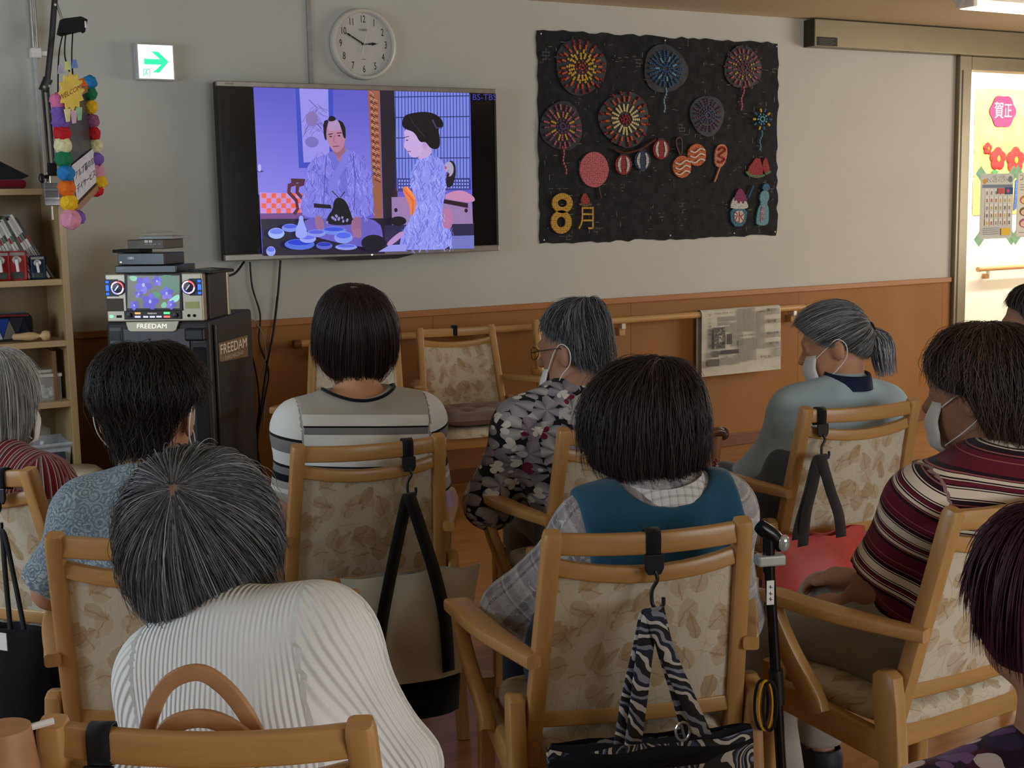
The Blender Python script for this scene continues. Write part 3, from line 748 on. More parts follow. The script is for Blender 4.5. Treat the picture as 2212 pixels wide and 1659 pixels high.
vs, fs = text_tris('月', 1.0); m = MB(); xs = [v[0] for v in vs]; ys = [v[1] for v in vs]
def tcell(x, y): return (352+(x-min(xs))/(max(xs)-min(xs))*112, 1478-(y-min(ys))/(max(ys)-min(ys))*160)
V = [hp(*tcell(*v), .010) for v in vs]; n = len(V)
m.add(V, fs); tag(m.build('month_character', beadwork((206, 158, 44)), hg), 'yellow beaded character for month')
# shaved ice cup and soda bottle
L = sub('shaved_ice', 0, 0)
cells('cup', [(1443, 1320), (1570, 1320), (1552, 1458), (1458, 1458)], (58, 112, 142), .006, L); cells('ice', [(1448, 1300), (1470, 1250), (1500, 1230), (1550, 1260), (1575, 1310), (1560, 1332), (1450, 1332)], (206, 206, 200), .008, L)
cells('syrup', [(1512, 1176), (1548, 1220), (1566, 1285), (1545, 1268), (1536, 1300), (1520, 1270), (1500, 1300), (1490, 1262), (1468, 1280), (1480, 1220)], (132, 36, 92), .010, L)
MB().tube([hp(1570, 1255, .008), hp(1608, 1165, .008)], .006, 6).build('spoon', beadmat((48, 92, 132)), L)
cells('cup_label', [(1470, 1345), (1545, 1345), (1535, 1430), (1475, 1430)], (208, 204, 196), .0095, L)
q = Paint(lambda x, y, k: hp(x, y, .0102+k)); q.text('氷', 1505, 1395, 88, (160, 34, 40)); q.build('cup_lettering', printed(), L)
L = sub('soda_bottle', 0, 0)
cells('bottle', [(1672, 1200), (1716, 1200), (1728, 1250), (1706, 1290), (1722, 1330), (1720, 1430), (1700, 1450), (1645, 1450), (1630, 1430), (1645, 1330), (1668, 1290), (1655, 1250)], (106, 158, 172), .006, L)
cells('bottle_cap', [(1682, 1150), (1722, 1150), (1728, 1200), (1672, 1200)], (46, 104, 140), .008, L)
cells('bottle_label', [(1665, 1310), (1690, 1310), (1680, 1425), (1655, 1425)], (164, 150, 166), .0095, L)
q = Paint(lambda x, y, k: hp(x, y, .0102+k))
for i, ch in enumerate('ラムネ'): q.text(ch, 1675-i*3, 1332+i*36, 26, (150, 40, 50))
q.build('bottle_lettering', printed(), L)
for (x, z) in ((.02, HH-.02), (HW-.02, HH-.02), (.02, .02), (HW-.02, .02), (HW/2, HH-.02), (HW*.52, .02), (HW*.8, .02)):
    MB().lathe([(.001, .003), (.004, .002), (.004, 0)], (x, -.014, z), (0, -1, 0), 10).build('thumbtack', M_WHITE, hg)
# ------------------------------------------------------------------ newspaper over the handrail
NX0, NX1 = onY(1516, 672, -.095).x, onY(1687, 672, -.095).x
nw = empty('newspaper', (NX0, -.07, 0), 0, 'folded newspaper hung over the wooden handrail', 'newspaper')
NW = NX1-NX0; zt = .787+.0205; zb = .437
def sheet(yo, zbot, th, seed):
    r = random.Random(seed); prof = []
    n = 8
    for i in range(n+1): prof.append((-.0215-yo, lerp(zbot, .787, i/n)))
    for k in range(1, 8): a = math.pi-math.pi*k/8; prof.append((math.cos(a)*(.0215+yo), .787+math.sin(a)*(.0215+yo)))
    for i in range(n+1): prof.append((.0215+yo, lerp(.787, zbot+.02, i/n)))
    m = MB(); nx = 6
    V = [(NW*j/nx, y-.0015*math.sin(j*1.7+z*9), z) for (y, z) in prof for j in range(nx+1)]
    m.add(V, [(i*(nx+1)+j, i*(nx+1)+j+1, (i+1)*(nx+1)+j+1, (i+1)*(nx+1)+j) for i in range(len(prof)-1) for j in range(nx)]); return m
M_NEWS = plain('newsprint', (196, 192, 176), .8, 0, .2, .05, 20)
for k in range(4): sheet(.0012*k+.0004, zb+.004*(3-k), 0, k).build('page', M_NEWS, nw, smooth=50)
def npos(cx, cy, k):   # crop coordinates of the page
    px, py = 1480+cx/8.508, 640+cy/8.508; q = onY(px, py, -.0975); x = q.x-NX0
    return Vector((x, -.0255-.0045*1-.0006-k, max(q.z, zb+.004)))
q = Paint(npos, .00004); INK = (62, 62, 60); GR = (146, 144, 134); R4 = random.Random(8)
def sk(x): return (x-330)*-.075
for (x0, y0, x1, y1, st) in ((600, 380, 930, 470, 9), (600, 480, 820, 540, 9), (720, 560, 820, 660, 9), (840, 500, 930, 940, 9), (950, 260, 1050, 930, 9), (1060, 250, 1260, 680, 9), (960, 830, 1110, 1230, 9), (1120, 820, 1280, 1210, 9), (1290, 320, 1430, 1010, 9), (600, 1130, 960, 1260, 9), (1460, 290, 1700, 400, 10), (1460, 480, 1720, 560, 10), (1460, 720, 1720, 820, 10), (1460, 900, 1740, 1000, 10), (1600, 1010, 1740, 1180, 10)):
    y = y0
    while y < y1:
        q.poly([(x0, y+sk(x0)+22), (x1, y+sk(x1)+22), (x1, y+5+sk(x1)+22), (x0, y+5+sk(x0)+22)], GR); y += st
def block(x0, y0, x1, y1, rgb):
    q.poly([(x0, y0), (x1, y0+sk(x1)-sk(x0)), (x1, y1+sk(x1)-sk(x0)), (x0, y1)], rgb)
block(480, 575, 695, 965, (96, 94, 90)); block(580, 720, 640, 830, (176, 174, 160))
for _ in range(40):
    x, y = R4.uniform(485, 660), R4.uniform(580, 930); block(x, y, x+R4.uniform(10, 40), y+R4.uniform(10, 40), R4.choice([(60, 58, 56), (120, 118, 110), (150, 148, 138)]))
block(718, 690, 815, 880, (84, 76, 78)); block(612, 990, 940, 1065, (78, 72, 74)); block(455, 1005, 570, 1120, (100, 98, 92)); block(375, 1160, 580, 1290, (96, 96, 90))
for i, ch in enumerate('マジ小泉首相とと面談'[:9]): q.text(ch, 405+i*2, 350+i*70, 60, INK, rot=-.07)
for i, ch in enumerate('や山にるはつけぐ'): q.text(ch, 520+i*50, 318-i*4, 48, INK, rot=-.07)
for (x, y, t, s) in ((1540, 245, '運ぐと', 62), (1550, 450, '広ー夏', 52), (1560, 665, '面白い記事', 44), (1580, 855, '読む一覧', 44), (1100, 710, '日本の朝の新聞から', 34), (1110, 775, '今日の話題をお届け', 26), (790, 1100, '暮らしと健康', 32), (1360, 275, '地域版', 36), (1375, 1100, '案内', 44), (1470, 1110, '広告', 60)): q.text(t, x, y, s, INK, rot=-.07, sx=1)
q.build('newsprint_text', printed(), nw)
# ------------------------------------------------------------------ new-year hanging in the corridor, notices on the glass
g0 = onY(2109, 190, 1.79); g1 = onY(2108, 465, 1.79)
gp = empty('new_year_hanging', (g0.x, 1.8, g1.z), 0, 'gold paper hanging with red camellias on the corridor wall', 'wall hanging')
GW, GH = 1.7, g0.z-g1.z
m = MB(); nx, nz = 24, 16
V = [(GW*i/nx, -.006-.004*noise.noise(Vector((i*.4, j*.5, 3))), GH*j/nz) for j in range(nz+1) for i in range(nx+1)]
m.add(V, [(j*(nx+1)+i, j*(nx+1)+i+1, (j+1)*(nx+1)+i+1, (j+1)*(nx+1)+i) for j in range(nz) for i in range(nx)])
m.build('gold_paper', plain('gold_paper', (236, 204, 120), .35, .2, .5, .12, 8, .3), gp, smooth=60)
def gpp(px, py, d=0.): q = onY(px, py, 1.785); return Vector((q.x-g0.x, -.015-d, q.z-g1.z))
def camellia(px, py, s, nm='camellia'):
    c = gpp(px, py); r = (gpp(px+s, py)-c).x; L = empty(nm, c); L.parent = gp
    for k in range(5):
        a = 2*math.pi*k/5+.3; MB().ball((r*.52*math.cos(a), 0, r*.52*math.sin(a)*1), (r*.52, .008, r*.52), 12, 6).build('petal', beadwork((206, 34, 36)), L, smooth=60)
    MB().ball((0, -.008, 0), (r*.2, .006, r*.28), 8, 6).build('stamen', beadwork((236, 190, 60)), L, smooth=60)
camellia(2134, 321, 9); camellia(2156, 343, 17); camellia(2194, 346, 19)
mm = gpp(2167, 241); rr = (gpp(2194, 241)-mm).x
L = empty('greeting_badge', mm); L.parent = gp
MB().prism([(rr*(1+.06*math.cos(6*a))*math.cos(a), 0, rr*.86*(1+.06*math.cos(6*a))*math.sin(a)) for a in [2*math.pi*i/48 for i in range(48)]], (0, .008, 0)).build('badge', beadwork((158, 44, 112)), L)
q = Paint(lambda x, y, k: Vector((x, -.001-k, y))); q.text('賀', -rr*.33, 0, rr*.95, (250, 248, 240), flip=1, sx=.8); q.text('正', rr*.38, 0, rr*.85, (250, 248, 240), flip=1, sx=.8); q.build('badge_lettering', printed(), L)
m = MB(); pz = [gpp(2140, 372), gpp(2150, 366), gpp(2158, 372), gpp(2150, 376)]; m.prism(pz, (0, .004, 0)); m.build('leaf', beadwork((70, 160, 90)), gp)
m = MB(); pz = [gpp(2194, 390), gpp(2206, 380), gpp(2206, 440), gpp(2190, 455)]; m.prism(pz, (0, .006, 0)); m.build('blue_strip', beadwork((40, 96, 190)), gp)
for px in (2123, 2190): MB().lathe([(.001, .004), (.006, .002), (.006, 0)], gpp(px, 196), (0, -1, 0), 8).build('thumbtack', M_STEEL, gp)
tg = onY(2101, 381, 1.795)
o = BX((tg.x-.10, 1.794, tg.z-.028), (tg.x+.10, 1.7995, tg.z+.028)).build('room_label', M_WHITE); tag(o, 'small white paper label beside the gold hanging', 'label')
q = Paint(lambda x, y, k: Vector((x, 1.7935-k, y))); q.text('フルー', tg.x+.01, tg.z, .045, (40, 40, 40), flip=1); q.build('label_lettering', printed(), o)
def notice(corners, lab, cat, draw, Y=.027):
    pts = [onY(x, y, Y) for x, y in corners]; o0 = pts[3]
    r = empty('notice', (o0.x, Y, o0.z), 0, lab, cat, 'notices taped on the glass door')
    w = pts[1].x-pts[0].x; h = pts[0].z-pts[3].z
    MB().box((0, 0, 0), (w, .0012, h)).build('paper', plain('notice_paper', (196, 204, 196), .6), r)
    q = Paint(lambda u, v, k: Vector((u*w, -.0002-k, (1-v)*h)), .0001); draw(q); q.build('printing', printed(), r)
    for (u, v) in ((0, 0), (1, 0), (1, 1), (0, 1)):
        MB().prism([((u)*w+dx, .0005, v*h+dz) for dx, dz in ((-.05, 0), (0, -.05), (.05, 0), (0, .05))], (0, .0004, 0)).build('tape', plain('green_tape', (150, 206, 160), .5), r)
    return r
def draw1(q):
    q.rect(.02, .02, .98, .98, (206, 210, 206)); q.text('イベントカレンダー', .46, .11, .085, (70, 60, 60), sx=-1.0); q.text('お知らせ・ご案内', .55, .055, .05, (110, 100, 96), sx=-1.0)
    q.ell(.9, .09, .07, .05, (120, 130, 140)); q.ell(.12, .12, .06, .04, (200, 160, 60))
    q.rect(.05, .17, .97, .22, (120, 130, 150))
    R = random.Random(2)
    for j in range(5):
        for i in range(6): q.rect(.14+i*.137, .235+j*.115, .255+i*.137, .335+j*.115, (226, 226, 220)); q.rect(.17+i*.137, .27+j*.115, .225+i*.137, .325+j*.115, R.choice([(150, 150, 150), (170, 176, 120), (190, 120, 110), (120, 120, 120), (206, 180, 90), (160, 140, 120)]))
    q.rect(.5, .225, .72, .31, (190, 90, 84)); q.rect(.74, .215, .97, .32, (50, 80, 140)); q.ell(.82, .27, .04, .03, (210, 90, 90)); q.rect(.64, .84, .92, .95, (232, 196, 60))
    for k in range(4): q.rect(.08, .83+k*.03, .58, .838+k*.03, (130, 130, 126))
def draw2(q):
    q.rect(.02, .02, .98, .98, (226, 224, 210)); q.text('しずかに', .30, .08, .12, (60, 60, 60), sx=-1.0)
    for k in range(3): q.rect(.08, .18+k*.04, .9, .19+k*.04, (140, 140, 134))
    for k, c in enumerate(((196, 120, 70), (120, 100, 60), (176, 92, 140))): q.ell(.28, .42+k*.18, .2, .075, c); q.ell(.28, .43+k*.18, .15, .05, (236, 206, 180))
    q.rect(.08, .92, .9, .93, (150, 150, 140))
notice([(2119.5, 375), (2190, 373), (2185, 514), (2115, 517)], 'grey printed event calendar taped on the glass door', 'notice', draw1)
notice([(2198, 373), (2268, 371), (2263, 510), (2194, 513)], 'pale notice with small drawn faces taped on the glass door', 'notice', draw2, .0255)
# ------------------------------------------------------------------ upholstered wooden armchairs
M_CHAIR = wood('honey_wood', (186, 142, 84), .86, 3, .34, 2)
M_CHAIRX = wood('honey_wood_cross', (186, 142, 84), .86, 3, .34, 0)
def leaf_fabric():
    t = NT('leaf_print_fabric'); v0 = t.coord(loc=(3.1, 2.3, 1.7))
    fine = t.noise(v0, 900, 1); big = t.noise(v0, 5, 3)
    sep = t.n('ShaderNodeSeparateXYZ'); t.l(v0, sep.inputs[0])
    # panel plane: u = x, w = z+y so that seat and back both carry the print
    u = sep.outputs[0]; w = t.math('ADD', sep.outputs[2], t.math('MULTIPLY', sep.outputs[1], .9))
    cmb = t.n('ShaderNodeCombineXYZ'); t.l(u, cmb.inputs[0]); t.l(w, cmb.inputs[1]); v = cmb.outputs[0]
    base = t.ramp(big, [(.25, srgb(200, 189, 166)), (.75, srgb(216, 206, 184))])
    # thin stems
    s1 = t.noise(v, 13, 2, .4, 1.2); st = t.math('LESS_THAN', t.math('ABSOLUTE', t.math('SUBTRACT', s1, .5)), .006)
    s2 = t.noise(v, 9, 1, .3, .8); st2 = t.math('LESS_THAN', t.math('ABSOLUTE', t.math('SUBTRACT', s2, .47)), .004)
    col = t.mix(t.math('MULTIPLY', t.math('MAXIMUM', st, st2), .5), base, srgb(184, 160, 122))
    for (scale, off, ln, wd, c1, amt) in ((15.5, (0, 0, 0), .024, .024, (178, 150, 112), .85), (11.5, (5.2, 1.3, 0), .026, .015, (170, 142, 102), .8), (13.0, (2.7, 8.3, 0), .020, .022, (186, 160, 124), .7)):
        mp = t.n('ShaderNodeMapping'); mp.inputs['Location'].default_value = off; t.l(v, mp.inputs[0])
        vo = t.n('ShaderNodeTexVoronoi'); vo.voronoi_dimensions = '2D'; t.l(mp.outputs[0], vo.inputs['Vector']); vo.inputs['Scale'].default_value = scale; vo.inputs['Randomness'].default_value = .8
        sb = t.n('ShaderNodeVectorMath', operation='SUBTRACT'); t.l(mp.outputs[0], sb.inputs[0]); t.l(vo.outputs['Position'], sb.inputs[1])
        sc = t.n('ShaderNodeSeparateColor'); t.l(vo.outputs['Color'], sc.inputs[0])
        rot = t.n('ShaderNodeVectorRotate', rotation_type='Z_AXIS'); t.l(sb.outputs[0], rot.inputs['Vector']); t.l(t.math('MULTIPLY', sc.outputs[0], 6.28), rot.inputs['Angle'])
        sp = t.n('ShaderNodeSeparateXYZ'); t.l(rot.outputs[0], sp.inputs[0])
        wob = t.math('MULTIPLY', t.math('SUBTRACT', t.noise(v, 45, 2), .5), .02)
        lx = t.math('DIVIDE', t.math('ADD', sp.outputs[0], wob), ln); ly = t.math('ADD', sp.outputs[1], wob)
        # leaf outline: |y| < wd*(1-x)*(sqrt(1+x))
        prof = t.math('MULTIPLY', t.math('MULTIPLY', t.math('SUBTRACT', 1.0, lx), wd*.75), t.math('POWER', t.math('MAXIMUM', t.math('ADD', lx, 1.0), 0.0), .5))
        inl = t.math('LESS_THAN', t.math('ABSOLUTE', ly), prof)
        gate = t.math('GREATER_THAN', sc.outputs[1], .15)
        vein = t.math('LESS_THAN', t.math('ABSOLUTE', ly), .0013)
        tone = t.math('ADD', .45, t.math('MULTIPLY', sc.outputs[2], .55))
        shade = t.noise(v, 38, 3)
        amtv = t.math('MULTIPLY', t.math('MULTIPLY', t.math('MULTIPLY', inl, gate), tone), t.math('MULTIPLY', amt, t.math('ADD', .55, t.math('MULTIPLY', shade, .8))), None, True)
        col = t.mix(amtv, col, srgb(*c1)); col = t.mix(t.math('MULTIPLY', t.math('MULTIPLY', inl, vein), t.math('MULTIPLY', gate, .5)), col, srgb(150, 118, 78))
    t.base(col); t.rough(.8); t.spec(.2); t.bump(fine, .2, .001); return t.m
M_LEAF = leaf_fabric()
ZT = .84; WT = .395
def arcpts(p0, p1, bow, n=10):
    p0, p1, bow = Vector(p0), Vector(p1), Vector(bow)
    return [lerp(p0, p1, i/n)+bow*(4*(i/n)*(1-i/n)) for i in range(n+1)]
def post_at(s, z):   # centre line of a back post
    t = (ZT-z)/(ZT-.38); return Vector((s*lerp(.181, .204, t), lerp(-.27, -.155, t), z))
def make_chair():
    r = empty('armchair', (0, 0, 0))
    for s in (-1, 1):
        pts = [post_at(s, z) for z in (.842, .83, .74, .6, .48, .36)]
        MB().bar(pts, [.030, .034, .034, .034, .034, .034], [.030, .036, .036, .036, .036, .034], (1, 0, 0)).build('back_post', M_CHAIR, r, smooth=45)
        MB().bar([(s*.236, -.165, .505), (s*.236, -.166, .495), (s*.236, -.170, .44), (s*.238, -.195, .25), (s*.240, -.235, 0)], [.028, .032, .032, .032, .03], [.03, .056, .066, .05, .036], (1, 0, 0)).build('rear_leg', M_CHAIR, r, smooth=45)
        MB().bar([(s*.236, .155, .43), (s*.238, .16, .2), (s*.240, .165, 0)], .034, [.045, .04, .034], (1, 0, 0)).build('front_leg', M_CHAIR, r, smooth=45)
        MB().bar([(s*.236, -.16, .345), (s*.236, .15, .365)], .026, .062, (1, 0, 0)).build('side_rail', M_CHAIRX, r, smooth=45)
        arm = curve_path([(s*.212, -.238, .590), (s*.232, -.17, .592), (s*.262, -.08, .596), (s*.288, .02, .602), (s*.300, .085, .606), (s*.303, .11, .604)], 5)
        n = len(arm); MB().bar(arm, [.030+.024*min(1, i/12) - (.014 if i == n-1 else 0) for i in range(n)], [.026 if i < n-1 else .018 for i in range(n)], (1, 0, 0)).build('armrest', M_CHAIR, r, smooth=45)
        sup = curve_path([(s*.300, .092, .596), (s*.298, .085, .56), (s*.286, .055, .49), (s*.268, .02, .42), (s*.262, .005, .385), (s*.262, -.002, .368)], 4)
        n = len(sup); MB().bar(sup, .028, [.034+.024*min(1, i/14) - (.02 if i == n-1 else 0) for i in range(n)], (1, 0, 0)).build('arm_support', M_CHAIR, r, smooth=45)
    a, b = post_at(-1, .818), post_at(1, .818)
    MB().bar(arcpts(a+Vector((.014, 0, 0)), b-Vector((.014, 0, 0)), (0, -.020, -.004)), .022, .040, (0, 1, 0)).build('top_rail', M_CHAIRX, r, smooth=45)
    a, b = post_at(-1, .772), post_at(1, .772)
    MB().bar(arcpts(a+Vector((.014, 0, 0)), b-Vector((.014, 0, 0)), (0, -.016, -.020)), .021, .032, (0, 1, 0)).build('second_rail', M_CHAIRX, r, smooth=45)
    a, b = post_at(-1, .455), post_at(1, .455)
    MB().bar(arcpts(a+Vector((.014, 0, 0)), b-Vector((.014, 0, 0)), (0, -.012, 0)), .021, .034, (0, 1, 0)).build('lower_rail', M_CHAIRX, r, smooth=45)
    for y in (-.14, .15): MB().bar([(-.226, y, .35), (.226, y, .35)], .024, .055, (0, 1, 0)).build('seat_rail', M_CHAIRX, r, smooth=45)
    # back panel, padded, slightly hollow
    m = MB(); nx, nz = 12, 10; V = []; Fc = []
    for side in (0, 1):
        for j in range(nz+1):
            t = j/nz; z = lerp(.468, .758, t); c = post_at(1, z)
            for i in range(nx+1):
                q = i/nx*2-1; hw = c.x-.017
                zz = z-(.016*(1-q*q) if j == nz else .012*(1-q*q)*t)
                e = (1-abs(q)**6)*(1-abs(2*t-1)**8)
                V.append((q*hw, c.y-.013*(1-q*q)+(.004+.012*e if side else -.004-.004*e), zz))
    N = (nx+1)*(nz+1)
    for side in (0, 1):
        for j in range(nz):
            for i in range(nx):
                k = side*N+j*(nx+1)+i; f = (k, k+1, k+nx+2, k+nx+1); Fc.append(f if side == 0 else f[::-1])
    for i in range(nx): Fc += [(i, N+i, N+i+1, i+1), (nz*(nx+1)+i, nz*(nx+1)+i+1, N+nz*(nx+1)+i+1, N+nz*(nx+1)+i)]
    for j in range(nz): Fc += [(j*(nx+1), (j+1)*(nx+1), N+(j+1)*(nx+1), N+j*(nx+1)), (j*(nx+1)+nx, N+j*(nx+1)+nx, N+(j+1)*(nx+1)+nx, (j+1)*(nx+1)+nx)]
    m.add(V, Fc); m.build('back_panel', M_LEAF, r, smooth=60)
    # seat cushion
    m = MB(); secs = []
    for (ins, z) in ((.02, .372), (.004, .376), (0, .392), (.006, .408), (.03, .418), (.12, .422)):
        ring = []
        for k in range(32):
            a = 2*math.pi*k/32; ca, sa = math.cos(a), math.sin(a)
            ring.append(((.218-ins)*math.copysign(abs(ca)**.35, ca), .015+(.182-ins)*math.copysign(abs(sa)**.35, sa), z))
        secs.append(ring)
    m.loft(secs); m.build('seat', M_LEAF, r, smooth=50)
    return r
class Fr:
    """a chair's place: origin on the floor under the seat, right vector, facing vector"""
    def __init__(s, px, ang, side='L', face=1, z=ZT, scale=1.0):
        a = math.radians(ang); A = onZ(px[0], px[1], z); lr = Vector((math.cos(a), math.sin(a), 0))
        T = A + lr*(WT/2 if side == 'L' else -WT/2)
        s.r = lr*face; s.n = Vector((-s.r.y, s.r.x, 0)); s.o = T+s.n*.285; s.o.z = 0; s.rz = math.atan2(s.r.y, s.r.x)
    def w(s, x, y, z): return s.o+s.r*x+s.n*y+Vector((0, 0, z))
    def l(s, P): d = P-s.o; return Vector((d.dot(s.r), d.dot(s.n), d.z))
    def J(s, px, py, y): return s.l(onP(px, py, s.w(0, y, 0), s.n))      # pixel on the plane y of the chair frame
CH = {'c6': Fr((1178, 1158), -18.5), 'c4': Fr((632, 968), -10.7), 'c3': Fr((72, 1572), -33), 'c7': Fr((1738, 885), -9.4), 'c2': Fr((92, 1162), -30),
      'c8': Fr((2062, 1108), 2), 'c5': Fr((1210, 932), -12), 'c1': Fr((62, 1018), -52, 'R'),
      'w1': Fr((668, 738), -27, 'L', -1, .845), 'w2': Fr((897, 708), -9, 'L', -1, .845), 'w3': Fr((1147, 690), -4, 'L', -1, .845)}
CLAB = {'c6': 'wooden armchair with a striped tote hanging behind the woman in the teal vest', 'c4': 'wooden armchair behind the woman in the grey striped top', 'c3': 'wooden armchair behind the woman in the white ribbed sweater',
        'c7': 'wooden armchair with a red bag on its back', 'c2': 'wooden armchair behind the woman in the blue paisley blouse', 'c8': 'wooden armchair of the woman in the burgundy striped shirt',
        'c5': 'wooden armchair of the person in the flower print shirt', 'c1': 'wooden armchair with a black bag on its back near the shelf',
        'w1': 'empty wooden armchair nearest the speaker cabinet, facing the seats', 'w2': 'empty wooden armchair with a brown cushion against the wainscot', 'w3': 'empty wooden armchair against the wainscot with a strap on its arm'}
proto = make_chair(); first = True
for k, f in CH.items():
    c = proto if first else copy_tree(proto); first = False
    c.location = f.o; c.rotation_euler = (0, 0, f.rz); tag(c, CLAB[k], 'chair', 'wooden armchairs')
# brown cushion on the empty chair
f = CH['w2']; cu = empty('seat_cushion', f.w(0, .03, .424), f.rz, 'brown tufted cushion on the empty armchair', 'cushion')
m = MB(); nx = 20; V = []
for side in (1, -1):
    for j in range(nx+1):
        for i in range(nx+1):
            x = (i/nx*2-1); y = (j/nx*2-1); e = max(0, 1-abs(x)**5)*max(0, 1-abs(y)**5)
            tuft = sum(math.exp(-((x-a)**2+(y-b)**2)/.02) for a, b in ((-.4, -.4), (.4, -.4), (-.4, .4), (.4, .4), (0, 0)))
            hgt = .034*math.sqrt(e)*(1-.45*min(1, tuft)) + .003*noise.noise(Vector((x*4, y*4, 1)))*e
            V.append((x*.205*(1-.03*y*y), y*.19*(1-.03*x*x), .036+side*hgt))
n2 = (nx+1)**2; Fc = []
for sidx in (0, 1):
    for j in range(nx):
        for i in range(nx):
            k = sidx*n2+j*(nx+1)+i; q = (k, k+1, k+nx+2, k+nx+1); Fc.append(q if sidx == 0 else q[::-1])
m.add(V, Fc); m.build('cover', cloth('brown_cushion', (122, 100, 86), .1, 500), cu, smooth=70)
for a, b in ((-.4, -.4), (.4, -.4), (-.4, .4), (.4, .4), (0, 0)): MB().ball((a*.205, b*.19, .056), (.006, .006, .003), 8, 5).build('tuft', cloth('brown_tuft', (60, 46, 38)), cu)
# ------------------------------------------------------------------ people: smooth bodies from blended volumes
def V3(*a): return np.array(a, dtype=np.float64)
class Field:
    def __init__(s, lo, hi, h):
        s.lo = np.array(lo, float); s.h = h; s.n = np.ceil((np.array(hi)-s.lo)/h).astype(int)+1
        s.D = np.full(s.n, .25, dtype=np.float32)
    def sl(s, blo, bhi, m):
        a = np.clip(np.floor((np.array(blo)-m-s.lo)/s.h).astype(int), 0, s.n); b = np.clip(np.ceil((np.array(bhi)+m-s.lo)/s.h).astype(int)+1, 0, s.n)
        if np.any(b <= a): return None, None
        g = np.meshgrid(*[s.lo[i]+np.arange(a[i], b[i])*s.h for i in range(3)], indexing='ij')
        return tuple(slice(a[i], b[i]) for i in range(3)), np.stack(g, -1).astype(np.float32)
    def op(s, prim, k=.03, mode='u'):
        fn, blo, bhi = prim; q, P = s.sl(blo, bhi, k+3*s.h)
        if q is None: return
        d = fn(P); A = s.D[q]
        if mode == 'u':
            hh = np.maximum(k-np.abs(A-d), 0)/k; s.D[q] = np.minimum(A, d)-hh*hh*k*.25
        elif mode == 's':
            d = -d; hh = np.maximum(k-np.abs(A-d), 0)/k; s.D[q] = np.maximum(A, d)+hh*hh*k*.25
    def cut(s, p, n):   # remove the half space beyond plane
        g = [s.lo[i]+np.arange(s.n[i])*s.h for i in range(3)]; n = np.array(n)/np.linalg.norm(n)
        d = ((g[0]-p[0])*n[0])[:, None, None]+((g[1]-p[1])*n[1])[None, :, None]+((g[2]-p[2])*n[2])[None, None, :]
        s.D = np.maximum(s.D, d.astype(np.float32))
    def mesh(s, adapt=0.0):
        g = openvdb.FloatGrid(.25); g.copyFromArray(np.ascontiguousarray(s.D))
        pts, tris, quads = g.convertToPolygons(0.0, adapt)
        return pts*s.h+s.lo, tris, quads
def rc(a, b, ra, rb, wax=None, wf=1.0):
    a, b = np.array(a, np.float32), np.array(b, np.float32); ab = b-a; L2 = float(ab@ab) or 1e-9
    def fn(P):
        p = P-a
        if wax is not None:
            w = np.array(wax, np.float32)
            t = np.clip((p@ab)/L2, 0, 1); q = p-t[..., None]*ab; c = q@w; q = q+(c*(1/wf-1))[..., None]*w
            return (np.linalg.norm(q, axis=-1)-(ra+(rb-ra)*t))
        t = np.clip((p@ab)/L2, 0, 1); return np.linalg.norm(p-t[..., None]*ab, axis=-1)-(ra+(rb-ra)*t)
    m = max(ra, rb)*max(1, wf); return fn, np.minimum(a, b)-m, np.maximum(a, b)+m
def el(c, r, R=None):
    c, r = np.array(c, np.float32), np.array(r, np.float32); Rt = None if R is None else np.array(R, np.float32)
    def fn(P):
        p = P-c
        if Rt is not None: p = p@Rt
        k0 = np.linalg.norm(p/r, axis=-1); k1 = np.linalg.norm(p/(r*r), axis=-1)+1e-6; return k0*(k0-1)/k1
    m = r.max(); return fn, c-m, c+m
class Head:
    def __init__(s, c, yaw, pitch, roll, sc):
        s.c = np.array(c, float); s.s = sc
        R = Matrix.Rotation(yaw, 3, 'Z') @ Matrix.Rotation(pitch, 3, 'X') @ Matrix.Rotation(roll, 3, 'Y')
        s.R = np.array(R)
    def p(s, x, y, z): return s.c+s.R@(np.array([x, y, z])*s.s)
    def el(s, c, r, rot=None):
        R = s.R if rot is None else s.R@np.array(rot)
        return el(s.p(*c), np.array(r)*s.s, R)
    def rc(s, a, b, ra, rb): return rc(s.p(*a), s.p(*b), ra*s.s, rb*s.s)
